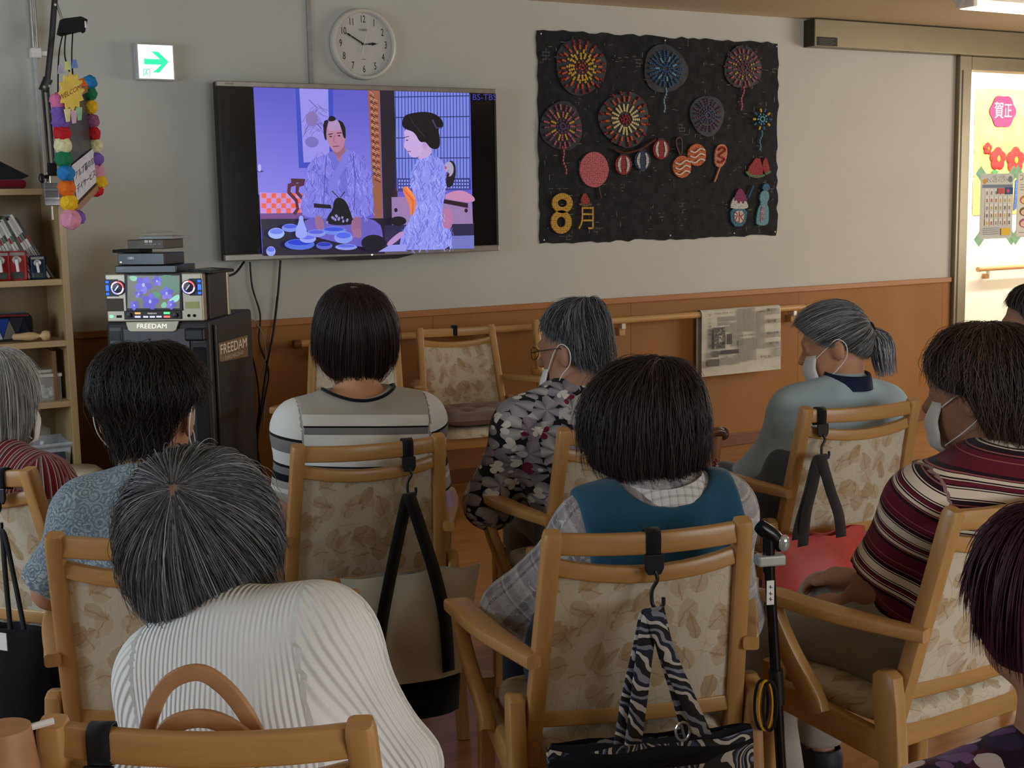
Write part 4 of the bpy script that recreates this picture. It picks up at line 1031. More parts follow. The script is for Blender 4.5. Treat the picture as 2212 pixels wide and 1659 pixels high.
def to_mesh(name, pts, tris, quads, mat, parent=None, smooth=2, disp=0, seed=0, attr=None, fscale=9):
    me = bpy.data.meshes.new(name)
    nt, nq = len(tris), len(quads); pts = np.asarray(pts, np.float32)
    if smooth:   # light smoothing over edges
        ed = np.concatenate([quads[:, [0, 1]], quads[:, [1, 2]], quads[:, [2, 3]], quads[:, [3, 0]]]+([tris[:, [0, 1]], tris[:, [1, 2]], tris[:, [2, 0]]] if nt else []))
        for _ in range(smooth):
            acc = np.zeros_like(pts); cnt = np.zeros(len(pts), np.float32)
            np.add.at(acc, ed[:, 0], pts[ed[:, 1]]); np.add.at(acc, ed[:, 1], pts[ed[:, 0]]); np.add.at(cnt, ed[:, 0], 1); np.add.at(cnt, ed[:, 1], 1)
            pts = pts*.5+.5*acc/np.maximum(cnt, 1)[:, None]
    me.vertices.add(len(pts)); me.vertices.foreach_set('co', pts.ravel())
    lv = np.concatenate([quads.ravel(), tris.ravel()]) if nt else quads.ravel(); lv = lv.astype(np.int32)
    me.loops.add(len(lv)); me.loops.foreach_set('vertex_index', lv); me.polygons.add(nq+nt)
    me.polygons.foreach_set('loop_start', np.concatenate([np.arange(nq)*4, nq*4+np.arange(nt)*3]).astype(np.int32))
    me.update(calc_edges=True); me.validate()
    # outward winding
    vol = 0.; pv = pts
    q = quads; vol = np.sum(np.einsum('ij,ij->i', pv[q[:, 0]], np.cross(pv[q[:, 1]], pv[q[:, 2]])))+np.sum(np.einsum('ij,ij->i', pv[q[:, 0]], np.cross(pv[q[:, 2]], pv[q[:, 3]])))
    if vol < 0: me.flip_normals()
    if disp:
        no = np.zeros(len(pts)*3, np.float32); me.vertices.foreach_get('normal', no); no = no.reshape(-1, 3)
        d = np.array([noise.noise(Vector((p[0]*fscale+seed, p[1]*fscale, p[2]*fscale*.45)))+.5*noise.noise(Vector((p[0]*fscale*2.2, p[1]*fscale*2.2+seed, p[2]*fscale))) for p in pts], np.float32)
        pts = pts+no*(d*disp)[:, None]; me.vertices.foreach_set('co', pts.ravel().astype(np.float32))
    me.polygons.foreach_set('use_smooth', np.ones(nq+nt, bool))
    if attr is not None:
        at = me.attributes.new('uvw', 'FLOAT_VECTOR', 'POINT'); at.data.foreach_set('vector', attr(pts).astype(np.float32).ravel())
    me.update()
    return link(name, me, mat, parent)
def seg_coord(P, a, b):
    a, b = np.array(a), np.array(b); ab = b-a; L = np.linalg.norm(ab); t = np.clip(((P-a)@ab)/(L*L), 0, 1); q = P-a-t[:, None]*ab
    return t*L, np.linalg.norm(q, axis=1), q

# ---- hair: a shell plus strands following a head-shaped profile
def hair_mat():
    t = NT('hair_strands'); a = t.attr('Col'); t.base(a.outputs[0]); t.rough(.48); t.spec(.35)
    t.b.inputs['Anisotropic'].default_value = .5; return t.m
M_HAIR = hair_mat()
def hair(parent, H, st, seed=0):
    rnd = random.Random(seed); nr = np.random.RandomState(seed)
    w, db, df = st['w'], st['db'], st['df']; prof = st['prof']       # prof: (R, z) from crown down
    wx, wy = st.get('whorl', (0, -.02)); hem = st['hem']; cols = [np.array(srgb(*c)[:3]) for c in st['cols']]; wts = st.get('wts')
    A = st.get('axis')   # optional tilt matrix of the dome
    pr = np.array(prof, float)
    # resample the profile smoothly
    cp = curve_path([(r, 0, z) for r, z in prof], 6); pr = np.array([(max(p.x, 0), p.z) for p in cp])
    hd = np.array([h[0] for h in hem], float); hz = np.array([h[1] for h in hem], float)
    def hemz(phi):
        d = abs(math.degrees((phi+math.pi) % (2*math.pi)-math.pi)); return float(np.interp(d, hd, hz))
    def path(phi, lay, n, end=1.0, start=0.0):
        z1 = hemz(phi); z0 = pr[0, 1]; zz = z1+(z0-z1)*(1-end)
        k = pr[pr[:, 1] >= zz]
        r1 = float(np.interp(-zz, -pr[:, 1], pr[:, 0])); k = np.vstack([k, [r1, zz]])
        s = np.concatenate([[0], np.cumsum(np.hypot(np.diff(k[:, 0])*w, np.diff(k[:, 1])))]); 
        t = np.linspace(start, 1, n)*s[-1]; R = np.interp(t, s, k[:, 0]); Z = np.interp(t, s, k[:, 1])
        cx, cy = math.sin(phi)*w, math.cos(phi)*(df if math.cos(phi) > 0 else db)
        m = np.maximum(0, 1-R)
        X = cx*R*lay+wx*m; Y = cy*R*lay+wy*m; Zl = z0-(z0-Z)*(1+(lay-1)*.6)
        Q = np.stack([X, Y, Zl+(lay-1)*.02], 1)
        return Q
    v = []; f = []; c = []
    scal = np.array(srgb(*st.get('scalp', (120, 96, 84)))[:3]); sr = st.get('thin', 0.0)
    def out(Q):
        if A is not None: Q = Q@A.T
        return H.c+(Q*H.s)@H.R.T
    nph, nn = 56, 20; base = cols[0]*st.get('shell', .75)
    for i in range(nph):
        phi = 2*math.pi*i/nph; lay = st.get('in', .94)*(1+.02*math.sin(phi*7+seed)); Q = path(phi, lay, nn)
        Wd = out(Q)
        for j in range(nn):
            v.append(Wd[j]); d = math.hypot(Q[j, 0]-wx, Q[j, 1]-wy)
            k = max(0, 1-d/sr)**.7 if sr and Q[j, 2] > 0 else 0
            pt = st.get('part')
            if pt and Q[j, 2] > .02 and Q[j, 1] > wy-.005: k = max(k, pt*max(0, 1-abs(Q[j, 0]-wx)/.016))
            c.append(base*(1-k)+scal*k)
    for i in range(nph):
        for j in range(nn-1):
            a = i*nn+j; b = ((i+1) % nph)*nn+j; f.append((a, b, b+1, a+1))
    SV = []; SCOL = []
    nst, seg = st.get('n', 1800), 8; rad = st.get('rad', .0010); mess = st.get('mess', .004); wave = st.get('wave', 0)
    for _ in range(nst):
        phi = rnd.uniform(0, 2*math.pi); hz_ = hemz(phi)
        lay = rnd.uniform(st.get('in', .94), 1.03)
        if rnd.random() < st.get('fly', .03): lay += rnd.uniform(.03, .10)
        s0 = rnd.uniform(st.get('s0', .03), st.get('s1', .55)); e = rnd.uniform(.72, 1.04) if rnd.random() < .75 else rnd.uniform(.45, .8)
        if st.get('short'): e = min(1.04, s0+rnd.uniform(.6, 1.2)*st['short'])
        if e <= s0+.1: e = s0+.25
        Q = path(phi, lay, seg, e, s0)
        tt = np.linspace(0, 1, seg)
        cl = noise.noise(Vector((math.cos(phi)*4, math.sin(phi)*4, lay*6+seed))); j1, j2 = nr.normal(0, 1, 3), nr.normal(0, 1, 3)
        sw = st.get('sweep', 0)*1.0
        ang = phi+sw*tt+cl*.12*tt
        if sw or cl:
            dphi = ang-phi; ca, sa = np.cos(dphi), np.sin(dphi); x, y = Q[:, 0].copy(), Q[:, 1].copy(); Q[:, 0] = x*ca+y*sa*(w/db); Q[:, 1] = y*ca-x*sa*(db/w)
        Q += (tt[:, None]**1.3)*mess*(j1*.7+cl*1.5*np.array([math.sin(phi), math.cos(phi), .3]))+ (np.sin(tt*3.1)[:, None])*mess*.6*j2
        if wave: Q += wave*np.sin(tt*rnd.uniform(7, 12)+rnd.uniform(0, 6))[:, None]*np.array([math.cos(phi), -math.sin(phi), .4])
        Wd = out(Q); col = cols[rnd.choices(range(len(cols)), wts)[0]]*rnd.uniform(.75, 1.2)
        SV.append(Wd); SCOL.append(col)
    SV = np.array(SV); ns = len(SV); d = np.empty_like(SV); d[:, 1:-1] = SV[:, 2:]-SV[:, :-2]; d[:, 0] = SV[:, 1]-SV[:, 0]; d[:, -1] = SV[:, -1]-SV[:, -2]
    d /= np.linalg.norm(d, axis=-1, keepdims=True)+1e-9; x = np.cross(d, SV-H.c); x /= np.linalg.norm(x, axis=-1, keepdims=True)+1e-9; y = np.cross(x, d)
    rr = rad*np.array([.6]+[1.0]*(seg-3)+[.55, .15])[None, :, None]
    T3 = np.stack([SV+x*(cx*rr)+y*(cy*rr) for cx, cy in ((1.3, -.4), (-1.3, -.4), (0, .9))], 2).reshape(-1, 3)
    b0 = len(v); v = np.concatenate([np.array(v), T3]); c = np.concatenate([np.array(c), np.repeat(np.array(SCOL), seg*3, 0)])
    J_, K_ = np.meshgrid(np.arange(seg-1), np.arange(3), indexing='ij'); K2 = (K_+1) % 3; one = np.stack([J_*3+K_, J_*3+K2, J_*3+3+K2, J_*3+3+K_], -1).reshape(-1, 4)
    fq = np.concatenate([np.array(f), (one[None]+(b0+np.arange(ns)*seg*3)[:, None, None]).reshape(-1, 4)]).astype(np.int32)
    me = bpy.data.meshes.new('hair'); me.vertices.add(len(v)); me.vertices.foreach_set('co', v.astype(np.float32).ravel())
    me.loops.add(len(fq)*4); me.loops.foreach_set('vertex_index', fq.ravel()); me.polygons.add(len(fq)); me.polygons.foreach_set('loop_start', (np.arange(len(fq))*4).astype(np.int32)); me.update(calc_edges=True)
    at = me.color_attributes.new('Col', 'FLOAT_COLOR', 'POINT'); at.data.foreach_set('color', np.concatenate([np.array(c), np.ones((len(c), 1))], 1).astype(np.float32).ravel())
    me.polygons.foreach_set('use_smooth', np.ones(len(me.polygons), bool)); me.update()
    return link('hair', me, M_HAIR, parent)
def skin_mat(name, rgb):
    t = NT(name); v = t.coord(); n1 = t.noise(v, 22, 4); n2 = t.noise(v, 180, 2); c = srgb(*rgb)
    t.base(t.ramp(n1, [(.3, tuple(x*.86 for x in c[:3])+(1,)), (.7, c)])); t.rough(.55); t.spec(.35)
    t.b.inputs['Subsurface Weight'].default_value = .08; t.b.inputs['Subsurface Radius'].default_value = (.01, .004, .002); t.bump(n2, .12, .001); return t.m
M_SKIN = skin_mat('skin_light', (196, 146, 112)); M_SKIN2 = skin_mat('skin_tan', (168, 124, 98))
M_MASK = cloth('mask_white', (226, 226, 224), .02, 700)
M_SOCK = cloth('sock_grey', (150, 140, 128)); M_SHOE = plain('shoe_dark', (40, 40, 48), .6)
def person(ch, label, S):
    """S: joints in the chair frame (metres): head, neck, shL/R, elL/R, haL/R, hip, knL/R, ftL/R + looks"""
    fr = CH[ch] if isinstance(ch, str) else ch; g = lambda k, d=None: np.array(S.get(k, d), float)
    hs = S.get('hs', 1.04); H = Head(S['head'], S.get('yaw', 0), S.get('pitch', 0), S.get('roll', 0), hs)
    N, shL, shR = g('neck'), g('shL'), g('shR'); hip = g('hip', (0, -.05, .525))
    elL, elR = g('elL', shL+V3(-.05, .06, -.24)), g('elR', shR+V3(.05, .06, -.24))
    haL, haR = g('haL', (-.07, .22, .55)), g('haR', (.07, .22, .55))
    knL, knR = g('knL', (-.10, .33, .50)), g('knR', (.10, .33, .50)); ftL, ftR = g('ftL', (-.11, .36, .09)), g('ftR', (.11, .36, .09))
    sx = (shR-shL)/np.linalg.norm(shR-shL); gir = S.get('girth', 1.0)
    chest = lerp(hip, (shL+shR)/2, .74); waist = lerp(hip, chest, .45)
    def torso(F_, e, k=.05):
        F_.op(rc(hip, waist, .112*gir+e, .106*gir+e, sx, 1.38), k); F_.op(rc(waist, chest, .104*gir+e, .104*gir+e, sx, 1.38), k)
        F_.op(rc(chest, lerp(chest, (shL+shR)/2, .7), .103*gir+e, .078+e, sx, 1.3), k)
        F_.op(rc(lerp(N, shL, .25), lerp(N, shL, .93), .054+e, .052+e), .06); F_.op(rc(lerp(N, shR, .25), lerp(N, shR, .93), .054+e, .052+e), .06)
        F_.op(rc(shL, lerp(shL, chest, .5), .06+e, .06+e), .06); F_.op(rc(shR, lerp(shR, chest, .5), .06+e, .06+e), .06)
        if S.get('hunch'): F_.op(el(lerp(N, chest, .45)+V3(0, -.055, 0), (.12+e, .07+e, .12+e)), .08)
    rA = S.get('arm', 1.0)
    allp = np.array([H.c, N, shL, shR, elL, elR, haL, haR, hip, knL, knR, ftL, ftR]); lo = allp.min(0)-.2; hi = allp.max(0)+.22; lo[2] = max(lo[2], -.02); hi[1] += .1
    B = Field(lo, hi, .0075); torso(B, -.004)
    for sh, e_, ha in ((shL, elL, haL), (shR, elR, haR)):
        B.op(rc(sh, e_, .046*rA, .038*rA), .03); B.op(rc(e_, lerp(e_, ha, .85), .037*rA, .024), .02)
        # hand: palm, four fingers and a thumb, curled over the lap
        dr = (ha-e_)/np.linalg.norm(ha-e_); fwd = V3(dr[0]*.6, abs(dr[1])+.5, -.25); fwd /= np.linalg.norm(fwd); sd = np.cross(fwd, V3(0, 0, 1)); sd /= np.linalg.norm(sd); dn = np.cross(sd, fwd); dn = dn if dn[2] < 0 else -dn
        B.op(rc(ha, ha+fwd*.05, .022, .026, sd, 1.5), .02)
        for i, fl in enumerate((.058, .068, .072, .060)):
            o_ = ha+fwd*.07+sd*((i-1.5)*.019)*(1 if sh is shR else -1); mid = o_+fwd*fl*.55+dn*.004; B.op(rc(o_, mid, .0095, .0088), .008); B.op(rc(mid, mid+fwd*fl*.35+dn*fl*.38, .0088, .0075), .006)
        tside = -1 if sh is shR else 1; t0 = ha+fwd*.015+sd*(tside*.028*-1 if False else -tside*.028*(-1)); t1 = t0+fwd*.035+sd*(tside*.016); B.op(rc(t0, t1, .011, .0095), .01); B.op(rc(t1, t1+fwd*.03+dn*.006, .0095, .008), .006)
    for s, kn, ft in ((-1, knL, ftL), (1, knR, ftR)):
        h0 = hip+sx*(s*.085)+V3(0, .01, -.03); B.op(rc(h0, kn, .074, .052), .04); B.op(rc(kn, ft, .05, .034), .03); B.op(rc(ft+V3(0, -.02, -.045), ft+V3(0, .13, -.06), .03, .026), .03)
    B.op(rc(N+V3(0, .0, -.02), H.p(0, -.022, -.055), .054, .050), .03)
    B.op(H.el((0, -.006, .018), (.074, .094, .094)), .02); B.op(H.el((0, .030, -.042), (.060, .062, .074)), .03); B.op(H.el((0, .046, -.086), (.038, .036, .028)), .03)
    B.op(H.el((0, .086, .014), (.046, .014, .012)), .015); B.op(H.rc((0, .088, -.004), (0, .108, -.040), .008, .0125), .012); B.op(H.el((0, .092, -.070), (.022, .008, .007)), .01)
    for s in (-1, 1):
        B.op(H.el((s*.031, .100, -.006), (.014, .012, .009)), .01, 's'); B.op(H.el((s*.031, .082, -.007), (.0115, .0115, .0105)), .004)
        rz = np.array(Matrix.Rotation(s*.35, 3, 'Z')); B.op(H.el((s*.080, -.008, -.018), (.009, .021, .034), rz), .012)
    pts, tr, qd = B.mesh(.0)
    body = to_mesh('person', pts, tr, qd, S.get('skin', M_SKIN), None, 1)
    body.location = fr.o; body.rotation_euler = (0, 0, fr.rz); tag(body, label, 'person', 'people seated watching the television')
    # upper garment
    slv = S.get('sleeve', .8)      # 1 = to the elbow, 2 = to the wrist
    T = Field(lo, hi, .0085); e = .013; torso(T, e)
    ends = []
    for sh, e_, ha in ((shL, elL, haL), (shR, elR, haR)):
        A_ = Field(lo, hi, .0085); u1 = min(slv, 1); q1 = lerp(sh, e_, u1); wd = S.get('slw', 1.25)
        if slv > 1:
            q2 = lerp(e_, ha, (slv-1)*.93); A_.op(rc(sh, e_, .056*rA+.004, .043*wd*rA), .03); A_.op(rc(e_, lerp(e_, q2, 1.15), .043*wd*rA, .032*wd*rA), .03); A_.cut(q2, q2-e_); ends.append(q2)
        else:
            A_.op(rc(sh, lerp(sh, e_, u1+.25), .056*rA+.004, .046*wd*rA), .03); A_.cut(q1, e_-sh); ends.append(q1)
        k = .035; hh = np.maximum(k-np.abs(T.D-A_.D), 0)/k; T.D = np.minimum(T.D, A_.D)-hh*hh*k*.25
    up = N-hip; up /= np.linalg.norm(up)
    if S.get('neckcut'): c_, r_ = S['neckcut']; T.op(el(N+np.array(c_), r_), .012, 's')
    T.cut(hip+V3(0, 0, -.075), V3(0, 0, -1))
    axis = up; fw_ = np.cross(sx, axis)
    def attr(P):
        lat = (P-N)@sx; v_ = (P-hip)@axis; out = np.stack([lat, v_, np.zeros(len(P))], 1)
        td = np.minimum(seg_coord(P, hip, chest)[1]*.8-.02, np.minimum(seg_coord(P, N, shL)[1], seg_coord(P, N, shR)[1]))
        for s, sh, e_, ha in ((1, shL, elL, haL), (2, shR, elR, haR)):
            l1, d1, q1 = seg_coord(P, sh, e_); l2, d2, q2 = seg_coord(P, e_, ha); L = np.linalg.norm(e_-sh)
            far = d2 < d1; l1 = np.where(l1 <= 0, ((P-sh)@(e_-sh))/L, l1); ll = np.where(far, L+l2, l1); d = np.minimum(d1, d2); qq = np.where(far[:, None], q2, q1)
            ang = np.arctan2(qq@fw_, qq@np.cross((e_-sh)/L, fw_))
            isarm = (((P-N)@sx*(-1 if s == 1 else 1) > ((sh-N)@sx)*(-1 if s == 1 else 1)*.97+.012) | ((d < .055) & (ll > .10) & (td > .10)))
            out[isarm] = np.stack([ang[isarm]*.05, ll[isarm], np.full(isarm.sum(), s)], 1)
        return out
    pts, tr, qd = T.mesh(.0)
    to_mesh(S.get('top', 'shirt'), pts, tr, qd, S['cloth'], body, 2, S.get('fold', .004), S.get('seed', 1), attr, S.get('fscale', 9))
    # trousers and shoes
    Q = Field((lo[0], lo[1], 0), (hi[0], hi[1], .72), .0095)
    Q.op(rc(hip+sx*-.06, hip+sx*.06, .118*gir, .118*gir), .05); Q.op(rc(hip+V3(0, 0, .0), hip+V3(0, .01, .09), .112*gir, .11*gir, sx, 1.36), .05)
    for s, kn, ft in ((-1, knL, ftL), (1, knR, ftR)):
        h0 = hip+sx*(s*.085)+V3(0, .01, -.028); Q.op(rc(h0, kn, .083, .065), .05); Q.op(rc(kn, ft, .064, .054), .04)
    Q.cut(ftL+V3(0, 0, .0), V3(0, 0, -1))
    pts, tr, qd = Q.mesh(.0); to_mesh('trousers', pts, tr, qd, S.get('legs', cloth('trousers_grey', (104, 98, 90))), body, 2, .004, 4)
    for ft in (ftL, ftR):
        X = Field(ft-V3(.08, .12, .12), ft+V3(.08, .24, .05), .006); X.op(rc(ft+V3(0, -.025, -.045), ft+V3(0, .13, -.055), .041, .036), .02); X.op(rc(ft+V3(0, -.02, -.04), ft+V3(0, -.02, -.01), .04, .038), .02)
        X.cut(V3(0, 0, .004), V3(0, 0, -1)); X.op(rc(ft+V3(0, -.02, -.01), ft+V3(0, -.02, .06), .033, .036), .008, 's')
        pts, tr, qd = X.mesh(.2); to_mesh('shoe', pts, tr, qd, S.get('shoes', M_SHOE), body, 1)
    if 'hair' in S: hair(body, H, S['hair'], S.get('seed', 1))
    if S.get('mask'):
        m = MB(); na, nz = 14, 8; dx = S.get('maskdrop', 0)
        for j in range(nz+1):
            for i in range(na+1):
                a = math.radians(lerp(-68, 68, i/na)); z = lerp(-.022, -.118, j/nz)-dx
                b = 1-abs(2*j/nz-1)**2; rx, ry = .061+.005*b, .050+.019*b; pl_ = .0015*math.sin(j*math.pi*1.5)
                m.v.append(tuple(H.p(rx*math.sin(a), .040+ry*math.cos(a)*1.05+pl_-(.012 if j == nz else 0), z-.010*math.cos(a)*(j/nz)))); m.c.append(None)
        m.f = [(j*(na+1)+i, j*(na+1)+i+1, (j+1)*(na+1)+i+1, (j+1)*(na+1)+i) for j in range(nz) for i in range(na)]
        mk = m.build('face_mask', M_MASK, body, smooth=60); sm = mk.modifiers.new('thick', 'SOLIDIFY'); sm.thickness = .0015
        for s in (-1, 1):
            pp = [H.p(s*.062, .058, -.030-dx), H.p(s*.079, .02, -.004), H.p(s*.090, -.010, .014), H.p(s*.093, -.032, -.005), H.p(s*.088, -.026, -.042), H.p(s*.079, .01, -.075), H.p(s*.062, .055, -.106-dx)]
            MB().tube(curve_path(pp, 5), .0016, 6).build('ear_loop', M_MASK, mk, smooth=60)
    if S.get('glasses'):
        gm = empty('glasses', (0, 0, 0)); gm.parent = body; mt = plain('glasses_metal', (60, 56, 52), .3, .8)
        for s in (-1, 1):
            MB().tube([H.p(s*.033+.021*math.cos(a), .112-.006*abs(math.cos(a)), -.008+.017*math.sin(a)) for a in [2*math.pi*i/18 for i in range(18)]], .0013, 6, closed=True).build('lens_rim', mt, gm, smooth=60)
            MB().tube([H.p(s*.054, .106, -.004), H.p(s*.080, .07, 0), H.p(s*.086, .0, .004), H.p(s*.086, -.02, -.01)], .0016, 6).build('temple', mt, gm, smooth=60)
        MB().tube([H.p(-.012, .113, -.004), H.p(0, .115, 0), H.p(.012, .113, -.004)], .0013, 6).build('bridge', mt, gm)
    return body, H, dict(N=N, sx=sx, up=up, ends=ends, chest=chest, fw=fw_)
# ------------------------------------------------------------------ garments
def garment(name):
    t = NT(name); a = t.attr('uvw'); s = t.n('ShaderNodeSeparateXYZ'); t.l(a.outputs['Vector'], s.inputs[0])
    t.rough(.85); t.spec(.15); t.b.inputs['Sheen Weight'].default_value = .1
    return t, s.outputs[0], s.outputs[1], s.outputs[2]
def stripes(t, v, period, stops, off=0.0):
    f = t.math('FRACT', t.math('DIVIDE', t.math('ADD', v, off+5*period), period))
    return t.ramp(f, [(p, srgb(*c)) for p, c in stops], 'CONSTANT')
def fabric_bump(t, sc=900, st=.2):
    v = t.coord(); t.bump(t.noise(v, sc, 1), st, .001); return v
def g_striped():
    t, u, v, w = garment('grey_striped_jersey'); GB, WH, BK, GY = (170, 164, 153), (216, 215, 210), (20, 20, 24), (120, 119, 118)
    body = stripes(t, v, .0525, [(0, WH), (.56, GY), (.91, BK)], .0449)
    top = t.math('GREATER_THAN', v, S4TOP); sl = t.math('GREATER_THAN', w, .5)
    c = t.mix(t.math('MULTIPLY', top, t.math('SUBTRACT', 1.0, sl)), body, srgb(*GB))
    arm = t.ramp(v, [(0, srgb(*WH)), (.006, srgb(*BK)), (.012, srgb(*GY)), (.050, srgb(*WH)), (.085, srgb(*BK)), (.090, srgb(*GY)), (.112, srgb(*BK)), (.132, srgb(*GB)), (.150, srgb(*WH)), (.163, srgb(*GB)), (.192, srgb(*BK))], 'CONSTANT')
    t.base(t.mix(sl, c, arm)); fabric_bump(t); return t.m
def g_burgundy():
    t, u, v, w = garment('burgundy_striped_knit'); BG, DK, CR, PK = (92, 24, 40), (34, 16, 26), (212, 196, 176), (150, 84, 84)
    st = [(0, BG), (.10, PK), (.115, BG), (.20, DK), (.23, PK), (.25, DK), (.33, CR), (.345, DK), (.37, CR), (.52, DK), (.54, CR), (.56, DK), (.585, BG), (.66, CR), (.675, DK), (.70, CR), (.76, DK), (.775, PK), (.80, DK), (.86, BG)]
    t.base(stripes(t, v, .098, st)); fabric_bump(t, 700); return t.m
def g_redpin():
    t, u, v, w = garment('red_pinstripe_cotton'); R, W_, G_, D = (112, 28, 36), (196, 184, 178), (120, 104, 106), (70, 26, 34)
    t.base(stripes(t, u, .030, [(0, R), (.22, W_), (.28, R), (.40, G_), (.52, W_), (.57, D), (.66, R), (.80, G_), (.86, W_), (.90, R)])); fabric_bump(t); return t.m
def g_rib():
    t, u, v, w = garment('white_ribbed_knit'); vv = t.coord(); nz = t.noise(vv, 8, 3)
    t.base(t.ramp(nz, [(.3, srgb(226, 224, 220)), (.7, srgb(236, 235, 232))]))
    s = t.math('SINE', t.math('MULTIPLY', u, 2*math.pi/.0082)); t.bump(t.math('ADD', s, t.math('MULTIPLY', t.noise(vv, 700, 1), .2)), .55, .003); return t.m
def g_paisley():
    t, u, v, w = garment('blue_paisley_cotton'); vv = t.coord()
    n1 = t.noise(vv, 16, 3, .5, 1.6); con = t.math('ABSOLUTE', t.math('SINE', t.math('MULTIPLY', n1, 46)))
    vo = t.n('ShaderNodeTexVoronoi'); t.l(vv, vo.inputs['Vector']); vo.inputs['Scale'].default_value = 42
    ringv = t.math('ABSOLUTE', t.math('SINE', t.math('MULTIPLY', vo.outputs['Distance'], 11)))
    k = t.math('MULTIPLY', con, ringv); base = t.ramp(t.noise(vv, 10, 2), [(.35, srgb(140, 150, 153)), (.65, srgb(164, 170, 168))])
    t.base(t.mix(t.math('SUBTRACT', 1.0, k), base, srgb(82, 98, 112))); t.bump(t.noise(vv, 900, 1), .2, .001); return t.m
def petals(t, vv, scale, n, seed_off, lo=.35):
    """voronoi flowers: returns (mask, random colour socket, distance)"""
    mp = t.n('ShaderNodeMapping'); t.l(vv, mp.inputs[0]); mp.inputs['Location'].default_value = seed_off
    vo = t.n('ShaderNodeTexVoronoi'); t.l(mp.outputs[0], vo.inputs['Vector']); vo.inputs['Scale'].default_value = scale; vo.inputs['Randomness'].default_value = .9
    sb = t.n('ShaderNodeVectorMath', operation='SUBTRACT'); t.l(mp.outputs[0], sb.inputs[0]); t.l(vo.outputs['Position'], sb.inputs[1])
    sp = t.n('ShaderNodeSeparateXYZ'); t.l(sb.outputs[0], sp.inputs[0]); sc = t.n('ShaderNodeSeparateColor'); t.l(vo.outputs['Color'], sc.inputs[0])
    ang = t.math('ARCTAN2', sp.outputs[2], t.math('ADD', sp.outputs[0], t.math('MULTIPLY', sp.outputs[1], .5)))
    pet = t.math('ABSOLUTE', t.math('COSINE', t.math('ADD', t.math('MULTIPLY', ang, n/2), t.math('MULTIPLY', sc.outputs[0], 6.28))))
    lim = t.math('MULTIPLY', t.math('ADD', .45, t.math('MULTIPLY', pet, .55)), lo)
    return t.math('LESS_THAN', vo.outputs['Distance'], lim), sc, vo.outputs['Distance'], pet
def g_floral():
    t, u, v, w = garment('flower_print_cotton'); vv = t.coord()
    c = srgb(24, 22, 26)
    m1, sc, d, pet = petals(t, vv, 15, 5, (4.2, 1, 2.3), .80)
    tone = t.ramp(sc.outputs[1], [(0, srgb(140, 132, 138)), (.35, srgb(190, 184, 180)), (.6, srgb(214, 208, 196)), (.8, srgb(150, 116, 130)), (1, srgb(176, 168, 170))])
    shade = t.mix(t.math('MULTIPLY', pet, .55), srgb(96, 90, 98), tone); c = t.mix(m1, c, shade)
    m2, sc2, d2, p2 = petals(t, vv, 21, 4, (9.1, 5, 7.7), .50)
    tone2 = t.ramp(sc2.outputs[1], [(0, srgb(206, 200, 186)), (.5, srgb(176, 168, 168)), (.8, srgb(102, 30, 50)), (1, srgb(190, 178, 120))], 'CONSTANT')
    c = t.mix(t.math('MULTIPLY', m2, t.math('GREATER_THAN', sc2.outputs[2], .35)), c, tone2); t.base(c); t.bump(t.noise(vv, 900, 1), .2, .001); return t.m
def g_dots():
    t, u, v, w = garment('purple_petal_print'); vv = t.coord(); c = srgb(40, 18, 42)
    for (sc_, off, lim, cols) in ((19, (1, 2, 3), .62, [(0, srgb(98, 66, 120)), (.4, srgb(70, 22, 50)), (.7, srgb(52, 34, 70))]), (17, (6, 1, 8), .45, [(0, srgb(206, 192, 190)), (.45, srgb(104, 26, 52)), (.75, srgb(120, 92, 140))])):
        m1, sc, d, pet = petals(t, vv, sc_, 2, off, lim); tone = t.ramp(sc.outputs[1], cols, 'CONSTANT'); c = t.mix(m1, c, tone)
    t.base(c); t.bump(t.noise(vv, 900, 1), .2, .001); return t.m
def g_plaid():
    t, u, v, w = garment('grey_plaid_gauze'); vv = t.coord()
    a = stripes(t, v, .085, [(0, (150, 146, 146)), (.18, (112, 108, 112)), (.36, (168, 164, 160)), (.42, (96, 84, 96)), (.46, (142, 136, 136)), (.7, (122, 106, 112)), (.9, (176, 172, 168))])
    b = stripes(t, u, .060, [(0, (176, 172, 168)), (.12, (118, 112, 116)), (.35, (150, 146, 144)), (.5, (100, 92, 100)), (.58, (160, 156, 152))])
    c = t.mix(.5, a, b); n = t.noise(vv, 24, 2, .4, 1.5); ln = t.math('LESS_THAN', t.math('ABSOLUTE', t.math('SUBTRACT', n, .5)), .006)
    t.base(t.mix(t.math('MULTIPLY', ln, .6), c, srgb(206, 204, 200))); t.bump(t.noise(vv, 700, 1), .3, .001); return t.m
S4TOP = .352
def J(ch, *a): return tuple(CH[ch].J(*a))
def ring_tube(pts, r, mat, name, parent, closed=True):
    return MB().tube(curve_path(pts+([pts[0]] if closed else []), 6)[:-1 if closed else None], r, 8, closed=closed).build(name, mat, parent, smooth=60)
DKB, GRY = (44, 30, 28), (150, 150, 152)
